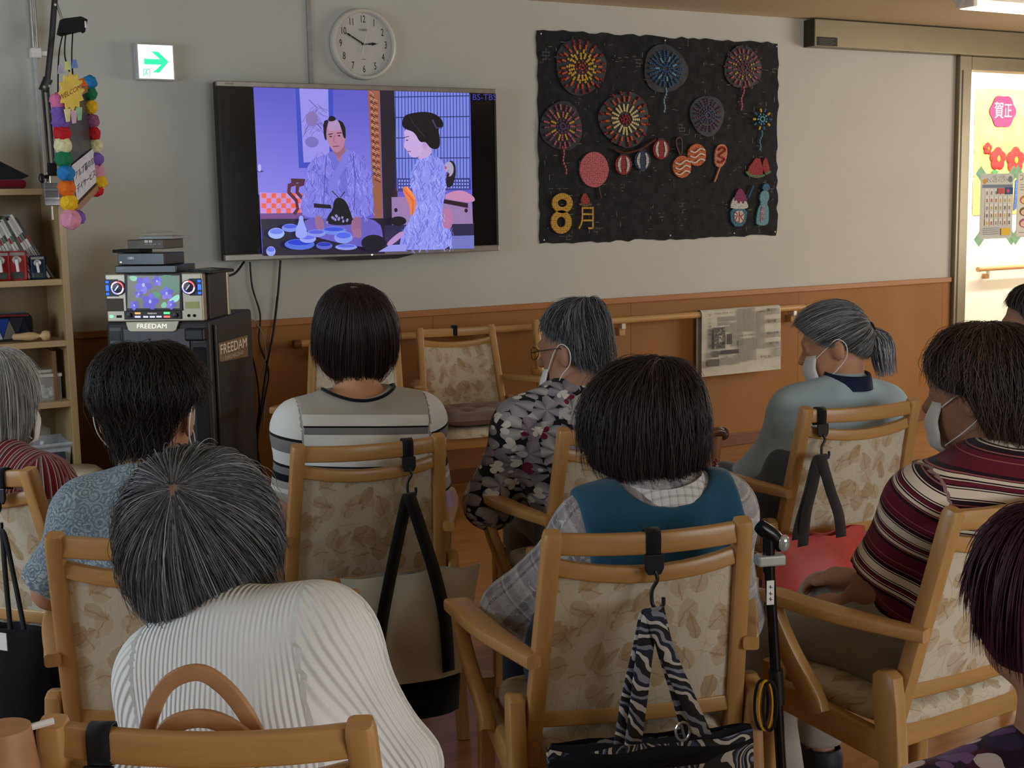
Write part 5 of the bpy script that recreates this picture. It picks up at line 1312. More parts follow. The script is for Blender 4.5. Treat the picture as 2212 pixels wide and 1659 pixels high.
# ---- the woman in the grey striped top
BOB = [(0, .128), (.36, .122), (.64, .104), (.86, .064), (.97, .018), (1.0, -.03), (.985, -.07), (.88, -.105), (.66, -.132), (.60, -.16)]
c = 'c4'
b4, H4, i4 = person(c, 'woman with a brown bob in a grey, white and black striped top', dict(head=J(c, 767, 716, .04), neck=J(c, 772, 858, -.02), shL=J(c, 648, 928, -.02), shR=J(c, 905, 910, -.02),
    elL=J(c, 628, 1100, .0), elR=J(c, 935, 1085, .02), sleeve=.84, slw=1.3, cloth=g_striped(), neckcut=((0, -.015, .07), (.098, .085, .075)), seed=3, fold=.003, arm=1.0,
    hair=dict(w=.112, db=.120, df=.105, prof=BOB, hem=[(0, .05), (55, 0), (80, -.085), (110, -.095), (135, -.125), (180, -.150)], cols=[(46, 30, 29), (64, 44, 42), (34, 22, 22)], wts=[6, 2, 3], rad=.0007, whorl=(-.012, -.01), axis=np.array(Matrix.Rotation(math.radians(14), 3, 'X')), thin=.042, scalp=(150, 138, 130), n=3200, mess=.003, fly=.015)))
N = i4['N']; sx = i4['sx']
ring_tube([tuple(N+V3(0, -.018, .004)+sx*(.097*math.cos(a))+V3(0, .082*math.sin(a), .027*math.cos(a)**2+(.0 if math.sin(a) < 0 else -.012*math.sin(a)))) for a in [2*math.pi*k/16 for k in range(16)]], .0048, cloth('black_binding', (18, 18, 20)), 'neck_binding', b4)
# ---- the woman in the teal vest
c = 'c6'
b6, H6, i6 = person(c, 'woman with tousled dark brown hair in a teal vest over a plaid blouse', dict(head=J(c, 1388, 917, .06), yaw=.12, neck=J(c, 1425, 1080, -.02), shL=J(c, 1280, 1150, -.02), shR=J(c, 1552, 1108, -.03),
    elL=J(c, 1105, 1320, .06), haL=(-.10, .26, .53), sleeve=1.7, slw=1.45, cloth=g_plaid(), top='blouse', seed=6, fold=.004, girth=1.06, legs=cloth('trousers_navy', (34, 52, 78)), hs=1.06,
    hair=dict(w=.121, db=.126, df=.112, prof=[(0, .132), (.36, .127), (.64, .110), (.88, .070), (.99, .02), (1.0, -.03), (.97, -.075), (.84, -.11), (.68, -.135), (.6, -.155)], hem=[(0, .04), (50, -.01), (80, -.07), (120, -.105), (150, -.135), (180, -.145)],
        cols=[(48, 34, 31), (62, 45, 40), (34, 24, 24)], wts=[6, 2, 3], whorl=(.03, -.03), n=6500, mess=.009, fly=.03, wave=.003, rad=.0006)))
# vest: a sleeveless layer over the blouse
def add_vest(ch, body, I, shL, shR, hip, gir, mat, neck_r):
    N, sx = I['N'], I['sx']; shL, shR, hip = np.array(shL), np.array(shR), np.array(hip); chest = I['chest']; waist = lerp(hip, chest, .45); e = .022
    lo = np.minimum(np.minimum(shL, shR), hip)-.2; hi = np.maximum(np.maximum(shL, shR), hip)+.2; T = Field(lo, hi, .008)
    T.op(rc(hip, waist, .112*gir+e, .106*gir+e, sx, 1.38), .05); T.op(rc(waist, chest, .104*gir+e, .104*gir+e, sx, 1.38), .05); T.op(rc(chest, lerp(chest, (shL+shR)/2, .7), .103*gir+e, .078+e, sx, 1.3), .05)
    for sh in (shL, shR): T.op(rc(lerp(N, sh, .25), lerp(N, sh, .93), .054+e, .052+e), .06); T.op(rc(sh, lerp(sh, chest, .5), .06+e, .06+e), .06)
    T.op(el(N+V3(0, -.02, .055), neck_r), .015, 's')
    for s, sh in ((-1, shL), (1, shR)): q = sh+sx*(s*.030); T.cut(q, sx*s)
    T.cut(hip+V3(0, 0, -.05), V3(0, 0, -1)); pts, tr, qd = T.mesh(0.)
    return to_mesh('vest', pts, tr, qd, mat, body, 2, .0035, 9)
ch6 = 'c6'; add_vest('c6', b6, i6, J('c6', 1280, 1150, -.02), J('c6', 1552, 1108, -.03), (0, -.05, .525), 1.06, cloth('teal_vest', (34, 76, 98), .06), (.088, .10, .07))
N = i6['N']; sx = i6['sx']
m = MB(); nn = 26
for j in range(4):
    for k in range(nn+1):
        a = math.pi*1.15+(k/nn)*math.pi*1.7-math.pi*.5; rr = (.074+.010*j, .066+.010*j); z = (.045, .052, .036, .012)[j]
        p = N+V3(0, -.006, z-.012)+sx*(rr[0]*math.cos(a))+V3(0, rr[1]*math.sin(a), .012*math.cos(a)**2); m.v.append(tuple(p)); m.c.append(None)
m.f = [(j*(nn+1)+k, j*(nn+1)+k+1, (j+1)*(nn+1)+k+1, (j+1)*(nn+1)+k) for j in range(3) for k in range(nn)]
def g_collar():
    t = NT('plaid_collar'); v = t.coord(); s = t.n('ShaderNodeSeparateXYZ'); t.l(v, s.inputs[0]); a = t.math('FRACT', t.math('MULTIPLY', s.outputs[0], 62)); b = t.math('FRACT', t.math('MULTIPLY', t.math('ADD', s.outputs[1], s.outputs[2]), 40))
    c1 = t.ramp(a, [(0, srgb(206, 204, 200)), (.6, srgb(150, 148, 150)), (.75, srgb(192, 190, 186))], 'CONSTANT'); c2 = t.ramp(b, [(0, srgb(200, 198, 194)), (.7, srgb(146, 142, 146))], 'CONSTANT')
    t.base(t.mix(.45, c1, c2)); t.rough(.85); t.bump(t.noise(v, 120, 2), .4, .003); return t.m
m.build('collar', g_collar(), b6, smooth=60)
# ---- the woman in the white ribbed sweater
c = 'c3'
b3, H3, i3 = person(c, 'woman with a grey bob in a white ribbed sweater', dict(head=J(c, 430, 1145, .20), yaw=.05, pitch=.10, neck=J(c, 495, 1375, .11), shL=J(c, 372, 1462, .12), shR=J(c, 695, 1385, .07), hip=(0, .0, .525),
    elL=J(c, 300, 1640, .16), elR=J(c, 880, 1650, .05), haR=(.05, .30, .56), haL=(-.08, .32, .55), sleeve=1.6, slw=1.1, cloth=g_rib(), top='sweater', seed=8, fold=.0035, fscale=7, hs=1.06, knL=(-.1, .37, .5), knR=(.1, .37, .5), ftL=(-.11, .40, .09), ftR=(.11, .40, .09),
    hair=dict(w=.109, db=.142, df=.110, axis=np.array(Matrix.Rotation(math.radians(42), 3, 'X')), prof=[(0, .122), (.36, .117), (.64, .101), (.86, .066), (.98, .02), (1.0, -.03), (.98, -.07), (.90, -.10), (.80, -.13)], hem=[(0, -.03), (50, -.055), (80, -.088), (120, -.085), (160, -.092), (180, -.094)],
        cols=[(92, 92, 94), (116, 116, 118), (156, 156, 158), (70, 70, 73)], wts=[6, 4, 1.5, 4], whorl=(-.010, 0), thin=.022, part=.8, scalp=(150, 122, 110), n=7500, mess=.0060, fly=.06, shell=.85, rad=.00055)))
# ---- the woman in the blue paisley blouse
c = 'c2'
b2, H2, i2 = person(c, 'woman with short dark permed hair in a blue paisley blouse', dict(head=J(c, 322, 886, .10), yaw=-.15, pitch=-.1, neck=J(c, 312, 1060, .02), shL=J(c, 195, 1118, .0), shR=J(c, 445, 1105, .0),
    elL=J(c, 112, 1275, .0), sleeve=.97, slw=1.6, cloth=g_paisley(), top='blouse', seed=12, mask=True, skin=M_SKIN2, hs=1.14,
    hair=dict(w=.101, db=.110, df=.1, prof=[(0, .121), (.40, .118), (.70, .105), (.92, .074), (1.0, .040), (.96, .012), (.80, -.010), (.68, -.04), (.58, -.08), (.48, -.125)], hem=[(0, .05), (50, .03), (80, .015), (104, .0), (122, -.08), (180, -.115)],
        cols=[(34, 26, 24), (52, 40, 36), (22, 18, 18)], wts=[5, 3, 3], whorl=(0, -.03), n=7500, mess=.007, fly=.06, wave=.0055, short=.30, s1=.8, rad=.0006)))
# ---- the person in the flower print shirt
c = 'c5'
b5, H5, i5 = person(c, 'person with short grey hair and glasses in a dark flower print shirt', dict(head=J(c, 1240, 748, .0), yaw=.75, pitch=-.12, neck=J(c, 1232, 850, -.03), shL=J(c, 1122, 925, .02), shR=J(c, 1320, 905, -.03),
    elL=J(c, 1062, 1085, .10), haL=(-.12, .28, .54), sleeve=1.12, slw=1.8, cloth=g_floral(), seed=14, fold=.005, mask=True, maskdrop=.03, glasses=True, skin=M_SKIN2, hs=1.03,
    hair=dict(w=.085, db=.106, df=.096, prof=[(0, .126), (.40, .122), (.70, .104), (.91, .066), (1.0, .016), (.99, -.03), (.90, -.07), (.78, -.10)], hem=[(0, .07), (50, .05), (75, .02), (95, .02), (112, -.06), (180, -.095)],
        cols=[(88, 90, 94), (128, 130, 134), (58, 60, 64)], wts=[5, 4, 4], whorl=(.02, -.05), n=5000, mess=.008, fly=.06, short=.28, s1=.8, rad=.0006)))
# ---- the woman with the ponytail
c = 'c7'; TILT = np.array(Matrix.Rotation(math.radians(72), 3, 'X'))
b7, H7, i7 = person(c, 'woman with a grey ponytail and a white mask in a pale blue blouse', dict(head=J(c, 1806, 738, .0), yaw=.92, pitch=-.22, neck=J(c, 1828, 838, -.06), shL=J(c, 1716, 892, .02), shR=J(c, 1905, 885, -.06),
    elL=J(c, 1655, 1030, .14), haL=(-.06, .30, .52), sleeve=1.8, slw=2.0, cloth=cloth('pale_blue_cotton', (160, 178, 184), .04), top='blouse', seed=17, fold=.007, fscale=7, mask=True, skin=M_SKIN, legs=cloth('trousers_slate', (84, 92, 98)), hs=1.05,
    hair=dict(w=.084, db=.096, df=.121, axis=TILT, prof=[(0, .112), (.36, .108), (.62, .094), (.84, .062), (.96, .02), (1.0, -.02), (.985, -.05), (.93, -.075), (.82, -.10)], hem=[(0, -.088), (50, -.070), (85, -.035), (105, .015), (130, .035), (180, .05)],
        cols=[(112, 112, 112), (160, 160, 160), (72, 72, 74)], wts=[5, 4, 3], whorl=(0, -.0), n=4200, rad=.0007, mess=.003, fly=.06, s0=.05)))
# ponytail strands with an elastic
def ponytail(body, H, root, drop, n, cols, seed):
    rnd = random.Random(seed); v = []; f = []; cc = []
    root = np.array(root)
    for k in range(n):
        a = rnd.uniform(0, 6.28); r = rnd.random()**.5; col = np.array(srgb(*rnd.choice(cols))[:3])*rnd.uniform(.7, 1.2); e = rnd.uniform(.75, 1.1); b0 = len(v); pts = []
        for j in range(8):
            t = j/7; w = .011+.026*math.sin(min(1, t*1.5)*math.pi/2)-.014*max(0, t-.7)
            q = root+V3(math.cos(a)*r*w, -.024*math.sin(min(1, t*2.2)*math.pi/2)+.006*t+math.sin(a)*r*w, -drop*t*t*.35-drop*.65*t)*V3(1, 1, e)
            pts.append(H.p(*q)+np.array([0, 0, -.0])+rnd.gauss(0, .0016))
        for j in range(8):
            d = pts[min(j+1, 7)]-pts[max(j-1, 0)]; d /= np.linalg.norm(d)+1e-9; x = np.cross(d, V3(.3, 1, .2)); x /= np.linalg.norm(x); y = np.cross(x, d); rr = .0011*(1 if j < 6 else .3)
            for cx, cy in ((1, -.5), (-1, -.5), (0, .9)): v.append(tuple(pts[j]+x*cx*rr+y*cy*rr)); cc.append(tuple(col)+(1,))
        for j in range(7):
            for q in range(3): f.append((b0+j*3+q, b0+j*3+(q+1) % 3, b0+j*3+3+(q+1) % 3, b0+j*3+3+q))
    m = MB(); m.v = v; m.f = f; m.c = cc; return m.build('ponytail', M_HAIR, body, smooth=80, fix=False)
ponytail(b7, H7, (0, -.102, .018), .135, 800, [(112, 112, 112), (156, 156, 156), (64, 64, 66)], 5)
MB().tube([H7.p(.013*math.cos(a), -.112+.004*math.sin(a), .020+.013*math.sin(a)) for a in [2*math.pi*i/14 for i in range(14)]], .0042, 8, closed=True).build('hair_elastic', cloth('black_elastic', (18, 18, 20)), b7, smooth=60)
N = i7['N']; sx = i7['sx']
MB().loft([[tuple(N+V3(0, -.004, z)+sx*(r*math.cos(a))+V3(0, r*math.sin(a), .008*math.sin(a))) for a in [2*math.pi*k/24 for k in range(24)]] for r, z in ((.070, .005), (.066, .035), (.062, .05), (.058, .048), (.058, .02))], cap=False).build('scarf_collar', cloth('navy_speckled', (28, 34, 56), .3, 300), b7, smooth=60)
# ---- the woman in the burgundy striped shirt
c = 'c8'
b8, H8, i8 = person(c, 'woman with wavy brown hair and a white mask in a burgundy striped shirt', dict(head=J(c, 2118, 838, -.08), yaw=.38, pitch=-.08, neck=J(c, 2128, 1000, -.14), shL=J(c, 1998, 1092, -.12), shR=J(c, 2268, 1035, -.17), hip=(0.02, -.06, .515),
    elL=J(c, 1888, 1268, -.02), haL=J(c, 1822, 1310, .12), sleeve=.86, slw=1.45, cloth=g_burgundy(), seed=21, fold=.004, girth=1.08, arm=1.12, mask=True, skin=M_SKIN2, legs=cloth('trousers_beige', (150, 143, 132)), hs=1.07,
    knL=(-.13, .34, .455), knR=(.10, .33, .46), ftL=(-.10, .27, .09), hair=dict(w=.106, db=.128, df=.105, prof=[(0, .128), (.38, .124), (.68, .108), (.90, .070), (1.0, .02), (1.0, -.03), (.95, -.075), (.84, -.115), (.74, -.145)], hem=[(0, .045), (45, .02), (70, .0), (92, -.012), (108, -.10), (180, -.145)],
        cols=[(64, 46, 38), (90, 68, 56), (44, 32, 28)], wts=[5, 3, 3], whorl=(0, -.03), n=6000, mess=.008, fly=.05, wave=.005, s1=.7, rad=.0006)))
# ---- two people at the edge of the view
class Fr2(Fr):
    def __init__(s, o, ang):
        a = math.radians(ang); s.r = Vector((math.cos(a), math.sin(a), 0)); s.n = Vector((-s.r.y, s.r.x, 0)); s.o = Vector(o); s.o.z = 0; s.rz = a
h9 = CAM+ray(2268, 1290)*1.88; f9 = Fr2((h9.x, h9.y, 0), -14); CH['c9'] = f9
c9 = copy_tree(proto); c9.location = f9.o; c9.rotation_euler = (0, 0, f9.rz); tag(c9, 'wooden armchair of the woman in the purple petal print shirt', 'chair', 'wooden armchairs')
hz = h9.z; z9 = hz-.262
b9, H9, i9 = person('c9', 'woman with burgundy hair in a purple petal print shirt', dict(head=(0, .0, hz), yaw=.30, pitch=-.05, neck=(0, -.02, z9+.03), elL=(-.26, .03, z9-.26), shL=(-.175, -.01, z9-.03), shR=(.165, -.01, z9-.02), hip=(0, -.05, .50), knL=(-.09, .27, .39), knR=(.09, .27, .39), ftL=(-.1, .27, .09), ftR=(.1, .27, .09), sleeve=.9, slw=1.5, cloth=g_dots(), seed=25, fold=.005, skin=M_SKIN2, hs=1.0,
    hair=dict(w=.108, db=.122, df=.105, prof=BOB, hem=[(0, .05), (45, .0), (65, -.05), (90, -.075), (115, -.09), (180, -.125)], cols=[(60, 16, 34), (72, 20, 40), (48, 12, 28)], wts=[5, 2, 3], whorl=(0, -.03), n=3600, mess=.004, fly=.04)))
h10 = CAM+ray(2248, 700)*4.25; f10 = Fr2((h10.x, h10.y+.05, 0), -8); CH['c10'] = f10
c10 = copy_tree(proto); c10.location = f10.o; c10.rotation_euler = (0, 0, f10.rz); tag(c10, 'wooden armchair beside the one with the red bag, nearer the door', 'chair', 'wooden armchairs')
z10 = h10.z-.2
b10, H10, i10 = person('c10', 'person with dark hair seated near the glass door', dict(head=(0, -.05, h10.z), yaw=.9, pitch=-.1, neck=(0, -.06, z10+.03), shL=(-.16, -.04, z10-.02), shR=(.16, -.04, z10-.02), sleeve=1.8, cloth=cloth('charcoal_jersey', (60, 56, 56)), seed=28, skin=M_SKIN2,
    hair=dict(w=.088, db=.106, df=.1, prof=[(0, .120), (.38, .116), (.68, .098), (.90, .060), (1.0, .012), (.99, -.03), (.90, -.07), (.78, -.10)], hem=[(0, .065), (50, .045), (75, .0), (95, -.02), (112, -.06), (180, -.095)], cols=[(52, 42, 38), (70, 58, 52)], n=1000, mess=.005)))
# ---- the white-haired woman by the shelf
c = 'c1'
b1, H1, i1 = person(c, 'woman with long white hair in a red striped shirt', dict(head=J(c, -6, 858, .06), yaw=-.25, pitch=-.05, neck=J(c, -8, 985, .0), shL=J(c, -120, 1030, .02), shR=J(c, 95, 1055, .0),
    elR=J(c, 172, 1125, .10), haR=(.06, .3, .56), sleeve=1.0, slw=1.5, cloth=g_redpin(), seed=31, fold=.005, mask=True,
    hair=dict(w=.106, db=.120, df=.105, prof=[(0, .128), (.36, .122), (.64, .106), (.86, .068), (.97, .02), (1.0, -.03), (1.0, -.075), (.94, -.115), (.84, -.145), (.76, -.17)], hem=[(0, .05), (45, .02), (62, -.05), (80, -.12), (120, -.15), (180, -.165)],
        cols=[(176, 176, 176), (206, 206, 206), (140, 140, 142)], wts=[4, 4, 2], whorl=(0, -.02), n=5000, rad=.0007, mess=.005, fly=.05)))
# ------------------------------------------------------------------ shelf at the left with its contents
M_SHELF = wood('shelf_wood', (188, 160, 116), .88, 3, .5, 0); M_SHELFV = wood('shelf_wood_upright', (182, 154, 110), .88, 3, .5, 2); M_SHBACK = wood('shelf_back', (138, 112, 78), .9, 3, .6, 2)
SX0, SX1, SYF, SYB = .25, 1.108, -.40, -.03
sh = empty('open_shelf', (SX0, SYF, 0), 0, 'pale wooden open shelf against the wall beside the karaoke machine', 'shelf')
SW, SD = SX1-SX0, SYB-SYF
for x in (0, SW-.028): BX((x, 0, 0), (x+.028, SD, 1.52)).build('upright', M_SHELFV, sh, bevel=.002)
for z in (1.522, 1.158, .908, .658, .36, .10): BX((.028 if z < 1.5 else 0, .004, z-.025), (SW-.028 if z < 1.5 else SW-.002, SD-.01, z)).build('shelf_board', M_SHELF, sh, bevel=.002)
BX((.02, SD-.01, .02), (SW-.02, SD, 1.50)).build('back_panel', M_SHBACK, sh)
def lean_box(name, x, z, w, h, d, tilt, y, mat, lab=None, cat=None, group=None):
    M = Matrix.Translation((x, y, z)) @ Matrix.Rotation(tilt, 4, 'Y')
    o = MB().box((0, 0, 0), (w, d, h)).build(name, mat, None, bevel=.001); o.matrix_world = M
    return tag(o, lab, cat, group) if lab else o
cols = [(150, 40, 42), (206, 204, 198), (196, 194, 188), (186, 182, 176), (204, 200, 194), (176, 172, 166), (210, 206, 200), (192, 188, 182), (70, 86, 66), (200, 198, 190), (182, 176, 170), (206, 202, 196), (62, 60, 58)]
names = ['red spined', 'white', 'off white', 'pale grey', 'cream', 'grey', 'bright white', 'ash grey', 'green spined', 'chalk white', 'stone grey', 'ivory', 'dark covered']
for i, cc in enumerate(cols):
    x = .868+i*.0150; tl = -.34-.012*i; h = .225+.010*(i % 3)+.004*i
    o = lean_box('magazine', x, 1.160, .0105, h, .19, tl, SYF+.05, plain('magazine_%d' % i, cc, .5), '%s magazine leaning in the row on the shelf' % names[i], 'magazine', 'magazines on the shelf')
    q = Paint(lambda u, v, k: Vector((u, -.0002-k, v)), .0001); q.rect(.001, h*.62, .0095, h*.72, [(150, 44, 46), (70, 110, 80), (60, 60, 64)][i % 3]); q.rect(.003, h*.15, .0075, h*.5, (110, 108, 104)); q.build('spine_print', printed(), o)
def punch(px, py, rgb, lab, s=1.0):
    P_ = onY(px, py, SYF+.03); r = empty('craft_punch', (P_.x, SYF+.03, 1.158), -.25, lab, 'craft punch', 'craft punches on the shelf'); mt = plain('punch_%d' % rgb[0], rgb, .25, .3)
    MB().box((-.036*s, -.01, 0), (.036*s, .06, .118*s)).build('body', mt, r, bevel=.008); MB().box((-.024*s, -.0125, .008), (.024*s, -.009, .034*s)).build('window', plain('punch_window', (70, 74, 70), .2), r, bevel=.002)
    MB().lathe([(.001, .014), (.017*s, .012), (.019*s, 0)], (0, -.010, .082*s), (0, -1, 0), 20).build('dial', M_STEEL, r, smooth=40); MB().bar([(0, -.03, .084*s), (.004, -.032, .036*s)], .012*s, .01, (1, 0, 0)).build('lever', M_WHITE, r, smooth=40)
    MB().box((-.03*s, -.0115, .100*s), (.03*s, -.009, .112*s)).build('plate', M_STEEL, r)
punch(4, 606, (150, 28, 34), 'red craft punch half hidden by the shelf contents'); punch(40, 606, (178, 60, 62), 'red and white craft punch with a steel dial on the shelf'); punch(84, 606, (36, 56, 78), 'dark blue craft punch on the shelf', .82)
# pouch of patchwork
P_ = onY(30, 738, SYF+.10); r = empty('patchwork_pouch', (P_.x, SYF+.08, .908), 0, 'blue and white patchwork pouch on the shelf', 'pouch')
MB().box((-.13, 0, 0), (.08, .12, .115)).build('body', cloth('pouch_black', (26, 26, 32)), r, bevel=.03, bseg=4)
for k, cc in enumerate(((34, 62, 140), (176, 180, 178), (34, 62, 140), (110, 102, 92), (44, 44, 50), (30, 30, 36))):
    x = -.10+k*.028; up = k % 2
    MB().prism([(x-.03, -.002, .095 if up == 0 else .012), (x+.03, -.002, .095 if up == 0 else .012), (x, -.002, .012 if up == 0 else .095)], (0, .01, 0)).build('patch', cloth('patch_%d' % k, cc), r)
MB().tube([(-.13, .0, .100), (-.03, -.004, .108), (.06, .0, .104)], .004, 6).build('zip', cloth('zip_red', (120, 34, 44)), r)
P_ = onY(70, 734, SYF+.02); o = MB().lathe([(.002, -.075), (.012, -.07), (.014, -.04), (.018, -.01), (.016, .012), (.007, .03), (.009, .036), (.019, .042), (.022, .056), (.017, .07), (.003, .074)], (0, 0, 0), (1, 0, 0), 20).build('wooden_doll', wood('pale_turned_wood', (206, 172, 128), .9, 3, .5, 0), None, smooth=50)
o.location = (P_.x, SYF+.035, .930); tag(o, 'pale turned wooden doll lying on the shelf', 'doll'); o.rotation_euler = (0, 0, -.2)
P_ = onY(106, 862, SYF+.08); r = empty('storage_box', (P_.x, SYF+.07, .658), 0, 'clear plastic box with a white lid holding cotton balls', 'box')
def clear():
    t = NT('clear_plastic'); t.t.nodes.remove(t.b); tr = t.n('ShaderNodeBsdfTransparent'); df = t.n('ShaderNodeBsdfDiffuse'); df.inputs[0].default_value = (.75, .76, .72, 1); gl = t.n('ShaderNodeBsdfGlossy'); gl.inputs[1].default_value = .15
    m1 = t.n('ShaderNodeMixShader'); m1.inputs[0].default_value = .22; t.l(tr.outputs[0], m1.inputs[1]); t.l(df.outputs[0], m1.inputs[2]); m2 = t.n('ShaderNodeMixShader'); m2.inputs[0].default_value = .06; t.l(m1.outputs[0], m2.inputs[1]); t.l(gl.outputs[0], m2.inputs[2]); t.l(m2.outputs[0], t.out.inputs[0]); return t.m
M_CLEAR = clear()
bx = MB(); 
for lo_, hi_ in (((-.06, 0, 0), (.05, .003, .095)), ((-.06, .157, 0), (.05, .16, .095)), ((-.06, 0, 0), (-.057, .16, .095)), ((.047, 0, 0), (.05, .16, .095)), ((-.06, 0, 0), (.05, .16, .003))): bx.box(lo_, hi_)
bx.build('box', M_CLEAR, r); MB().box((-.066, -.006, .095), (.056, .166, .110)).build('lid', plain('lid_milky', (196, 196, 186), .4), r, bevel=.004)
RB = random.Random(2); bb = MB()
for k in range(34): bb.ball((RB.uniform(-.045, .036), RB.uniform(.015, .14), .012+RB.random()*.035), .0125, 7, 5)
tag(bb.build('cotton_balls', cloth('cotton_white', (226, 224, 214)), r, smooth=60), kind='stuff')
o = MB().box((-.05, .02, .111), (.03, .13, .125)).build('flat_box', plain('beige_lid', (186, 180, 160), .5), None, bevel=.004); o.location = (P_.x, SYF+.07, .658); tag(o, 'flat beige box lying on the clear storage box', 'box')
o = BX((1.030, SYF+.06, .659), (1.046, SYF+.30, .862)).build('wooden_board', wood('brown_board', (128, 90, 56), .85, 3, .5, 2), None, bevel=.002); tag(o, 'brown wooden board standing upright inside the shelf', 'board')
P_ = onY(100, 990, SYF+.02); r = empty('plastic_basket', (P_.x, SYF+.012, .36), 0, 'white plastic basket with a bag inside on the shelf', 'basket')
secs = [[(sx_*(w_)*.5, .13+sy_*d_*.5, z_) for sx_, sy_ in ((-1, -1), (1, -1), (1, 1), (-1, 1))] for w_, d_, z_ in ((.19, .20, .0), (.21, .22, .10), (.235, .245, .112), (.24, .25, .124), (.225, .235, .124), (.20, .21, .10), (.18, .19, .006))]
MB().loft(secs).build('basket', plain('basket_white', (190, 194, 198), .4), r, bevel=.004)
MB().box((-.085, -.0, .01), (.075, .022, .085)).build('basket_shade', plain('basket_shadow', (52, 56, 64), .6), r)  # dark slab stands in for the shade below the basket rim
bg = MB(); bg.ball((-.02, .12, .12), (.07, .08, .075), 16, 10); o = bg.build('plastic_bag', M_CLEAR, r, smooth=60)
for v_ in o.data.vertices: v_.co += Vector((1, 1, 1))*.014*noise.noise(v_.co*40)
# things on top of the shelf
o = MB().prism([(0, 0, 0), (.27, 0, 0), (.30, 0, .012), (.02, 0, .165), (0, 0, .16)], (0, .22, 0)).build('dark_case', cloth('dark_case', (34, 34, 40)), None, bevel=.006); o.location = (onY(0, 380, -.34).x-.19, -.36, 1.522+.038); tag(o, 'dark wedge shaped case on top of the shelf', 'case')
o = MB().box((0, 0, 0), (.30, .26, .036)).build('folded_cloth', cloth('red_velvet', (116, 16, 34), .1), None, bevel=.016, bseg=3); o.location = (onY(60, 400, -.38).x-.30, -.37, 1.523); tag(o, 'folded red cloth on top of the shelf', 'cloth')
# conduit on the wall behind
pp = [onY(66, -30, -.03), onY(76, 110, -.03)]; r = empty('wall_conduit', pp[1], 0, 'metal conduit with white clamp running up the wall behind the shelf', 'pipe')
MB().tube([(0, 0, 0), (0, 0, ZC-pp[1].z)], .016, 12).build('metal_pipe', M_STEEL, r, smooth=50); MB().tube([(0, .006, -.72), (0, .006, 0)], .011, 10).build('plastic_pipe', plain('pipe_grey', (176, 178, 178), .4), r, smooth=50)
MB().box((-.02, -.02, -.03), (.022, .03, .012)).build('pipe_joint', M_WHITE, r, bevel=.005); MB().box((.02, -.012, -.02), (.07, .012, .0)).build('clamp', M_WHITE, r, bevel=.003)
# ------------------------------------------------------------------ desk boom arm clamped to the shelf
AY = -.46
def ap(px, py, Y=AY): return onY(px, py, Y)
base = ap(112, 420); ar = empty('boom_arm', base, 0, 'black folding boom arm clamped to the shelf top', 'stand')
L_ = lambda px, py, Y=AY: ap(px, py, Y)-base
MB().box((-.028, .0, -.045), (.028, .05, .045)).build('clamp', plain('clamp_grey', (150, 148, 146), .35, .6), ar, bevel=.003)
for z in (-.022, .012): MB().box((-.0285, -.003, z), (.0285, .003, z+.014)).build('clamp_ridge', M_STEEL, ar, bevel=.002)
MB().tube([(0, .02, -.10), (0, .02, -.045)], .005, 8).build('clamp_screw', M_STEEL, ar); MB().tube([(-.005, .02, .045), (-.005, .02, .085)], .008, 10).build('pin', M_STEEL, ar)
MB().tube([L_(98, 382)+Vector((-.02, 0, 0)), L_(106, 382)], .007, 8).build('thumbscrew', M_BLACK, ar); MB().ball(L_(90, 385), (.012, .010, .02), 10, 6).build('knob', M_BLACK, ar)
for dx in (-.009, .011): MB().tube([L_(112, 372)+Vector((dx, 0, 0)), L_(97, 190)+Vector((dx, 0, 0))], .006, 8).build('lower_bar', M_BLACK, ar, smooth=50)
MB().bar([L_(113, 380), L_(112, 352)], .036, .02, (1, 0, 0)).build('hinge', M_BLACK, ar, smooth=40); MB().bar([L_(93, 196), L_(104, 170)], .036, .022, (1, 0, 0)).build('hinge', M_BLACK, ar, smooth=40)
MB().bar([L_(102, 176), L_(112, 80), L_(121, -40)], .022, .014, (1, 0, 0)).build('upper_bar', M_BLACK, ar, smooth=40)
for q in (L_(94, 188), L_(106, 186), L_(118, 10)): MB().lathe([(.001, .014), (.006, .013), (.007, 0)], q, (0, -1, 0), 10).build('bolt', M_STEEL, ar)
MB().tube([L_(122, 6), L_(134, 42)], .005, 8).build('rod', M_STEEL, ar)
d0 = L_(156, 56); hold = MB(); hold.prism([L_(127, 72), L_(134, 40), L_(176, 35), L_(190, 42), L_(184, 70), L_(180, 66), L_(136, 76)], (0, .05, 0)); hold.build('holder', M_BLACKM, ar, bevel=.003)
MB().box(tuple(L_(183, 60)+Vector((0, -.002, 0))), tuple(L_(186, 46)+Vector((0, .001, 0)))).build('slot', M_STEEL, ar)
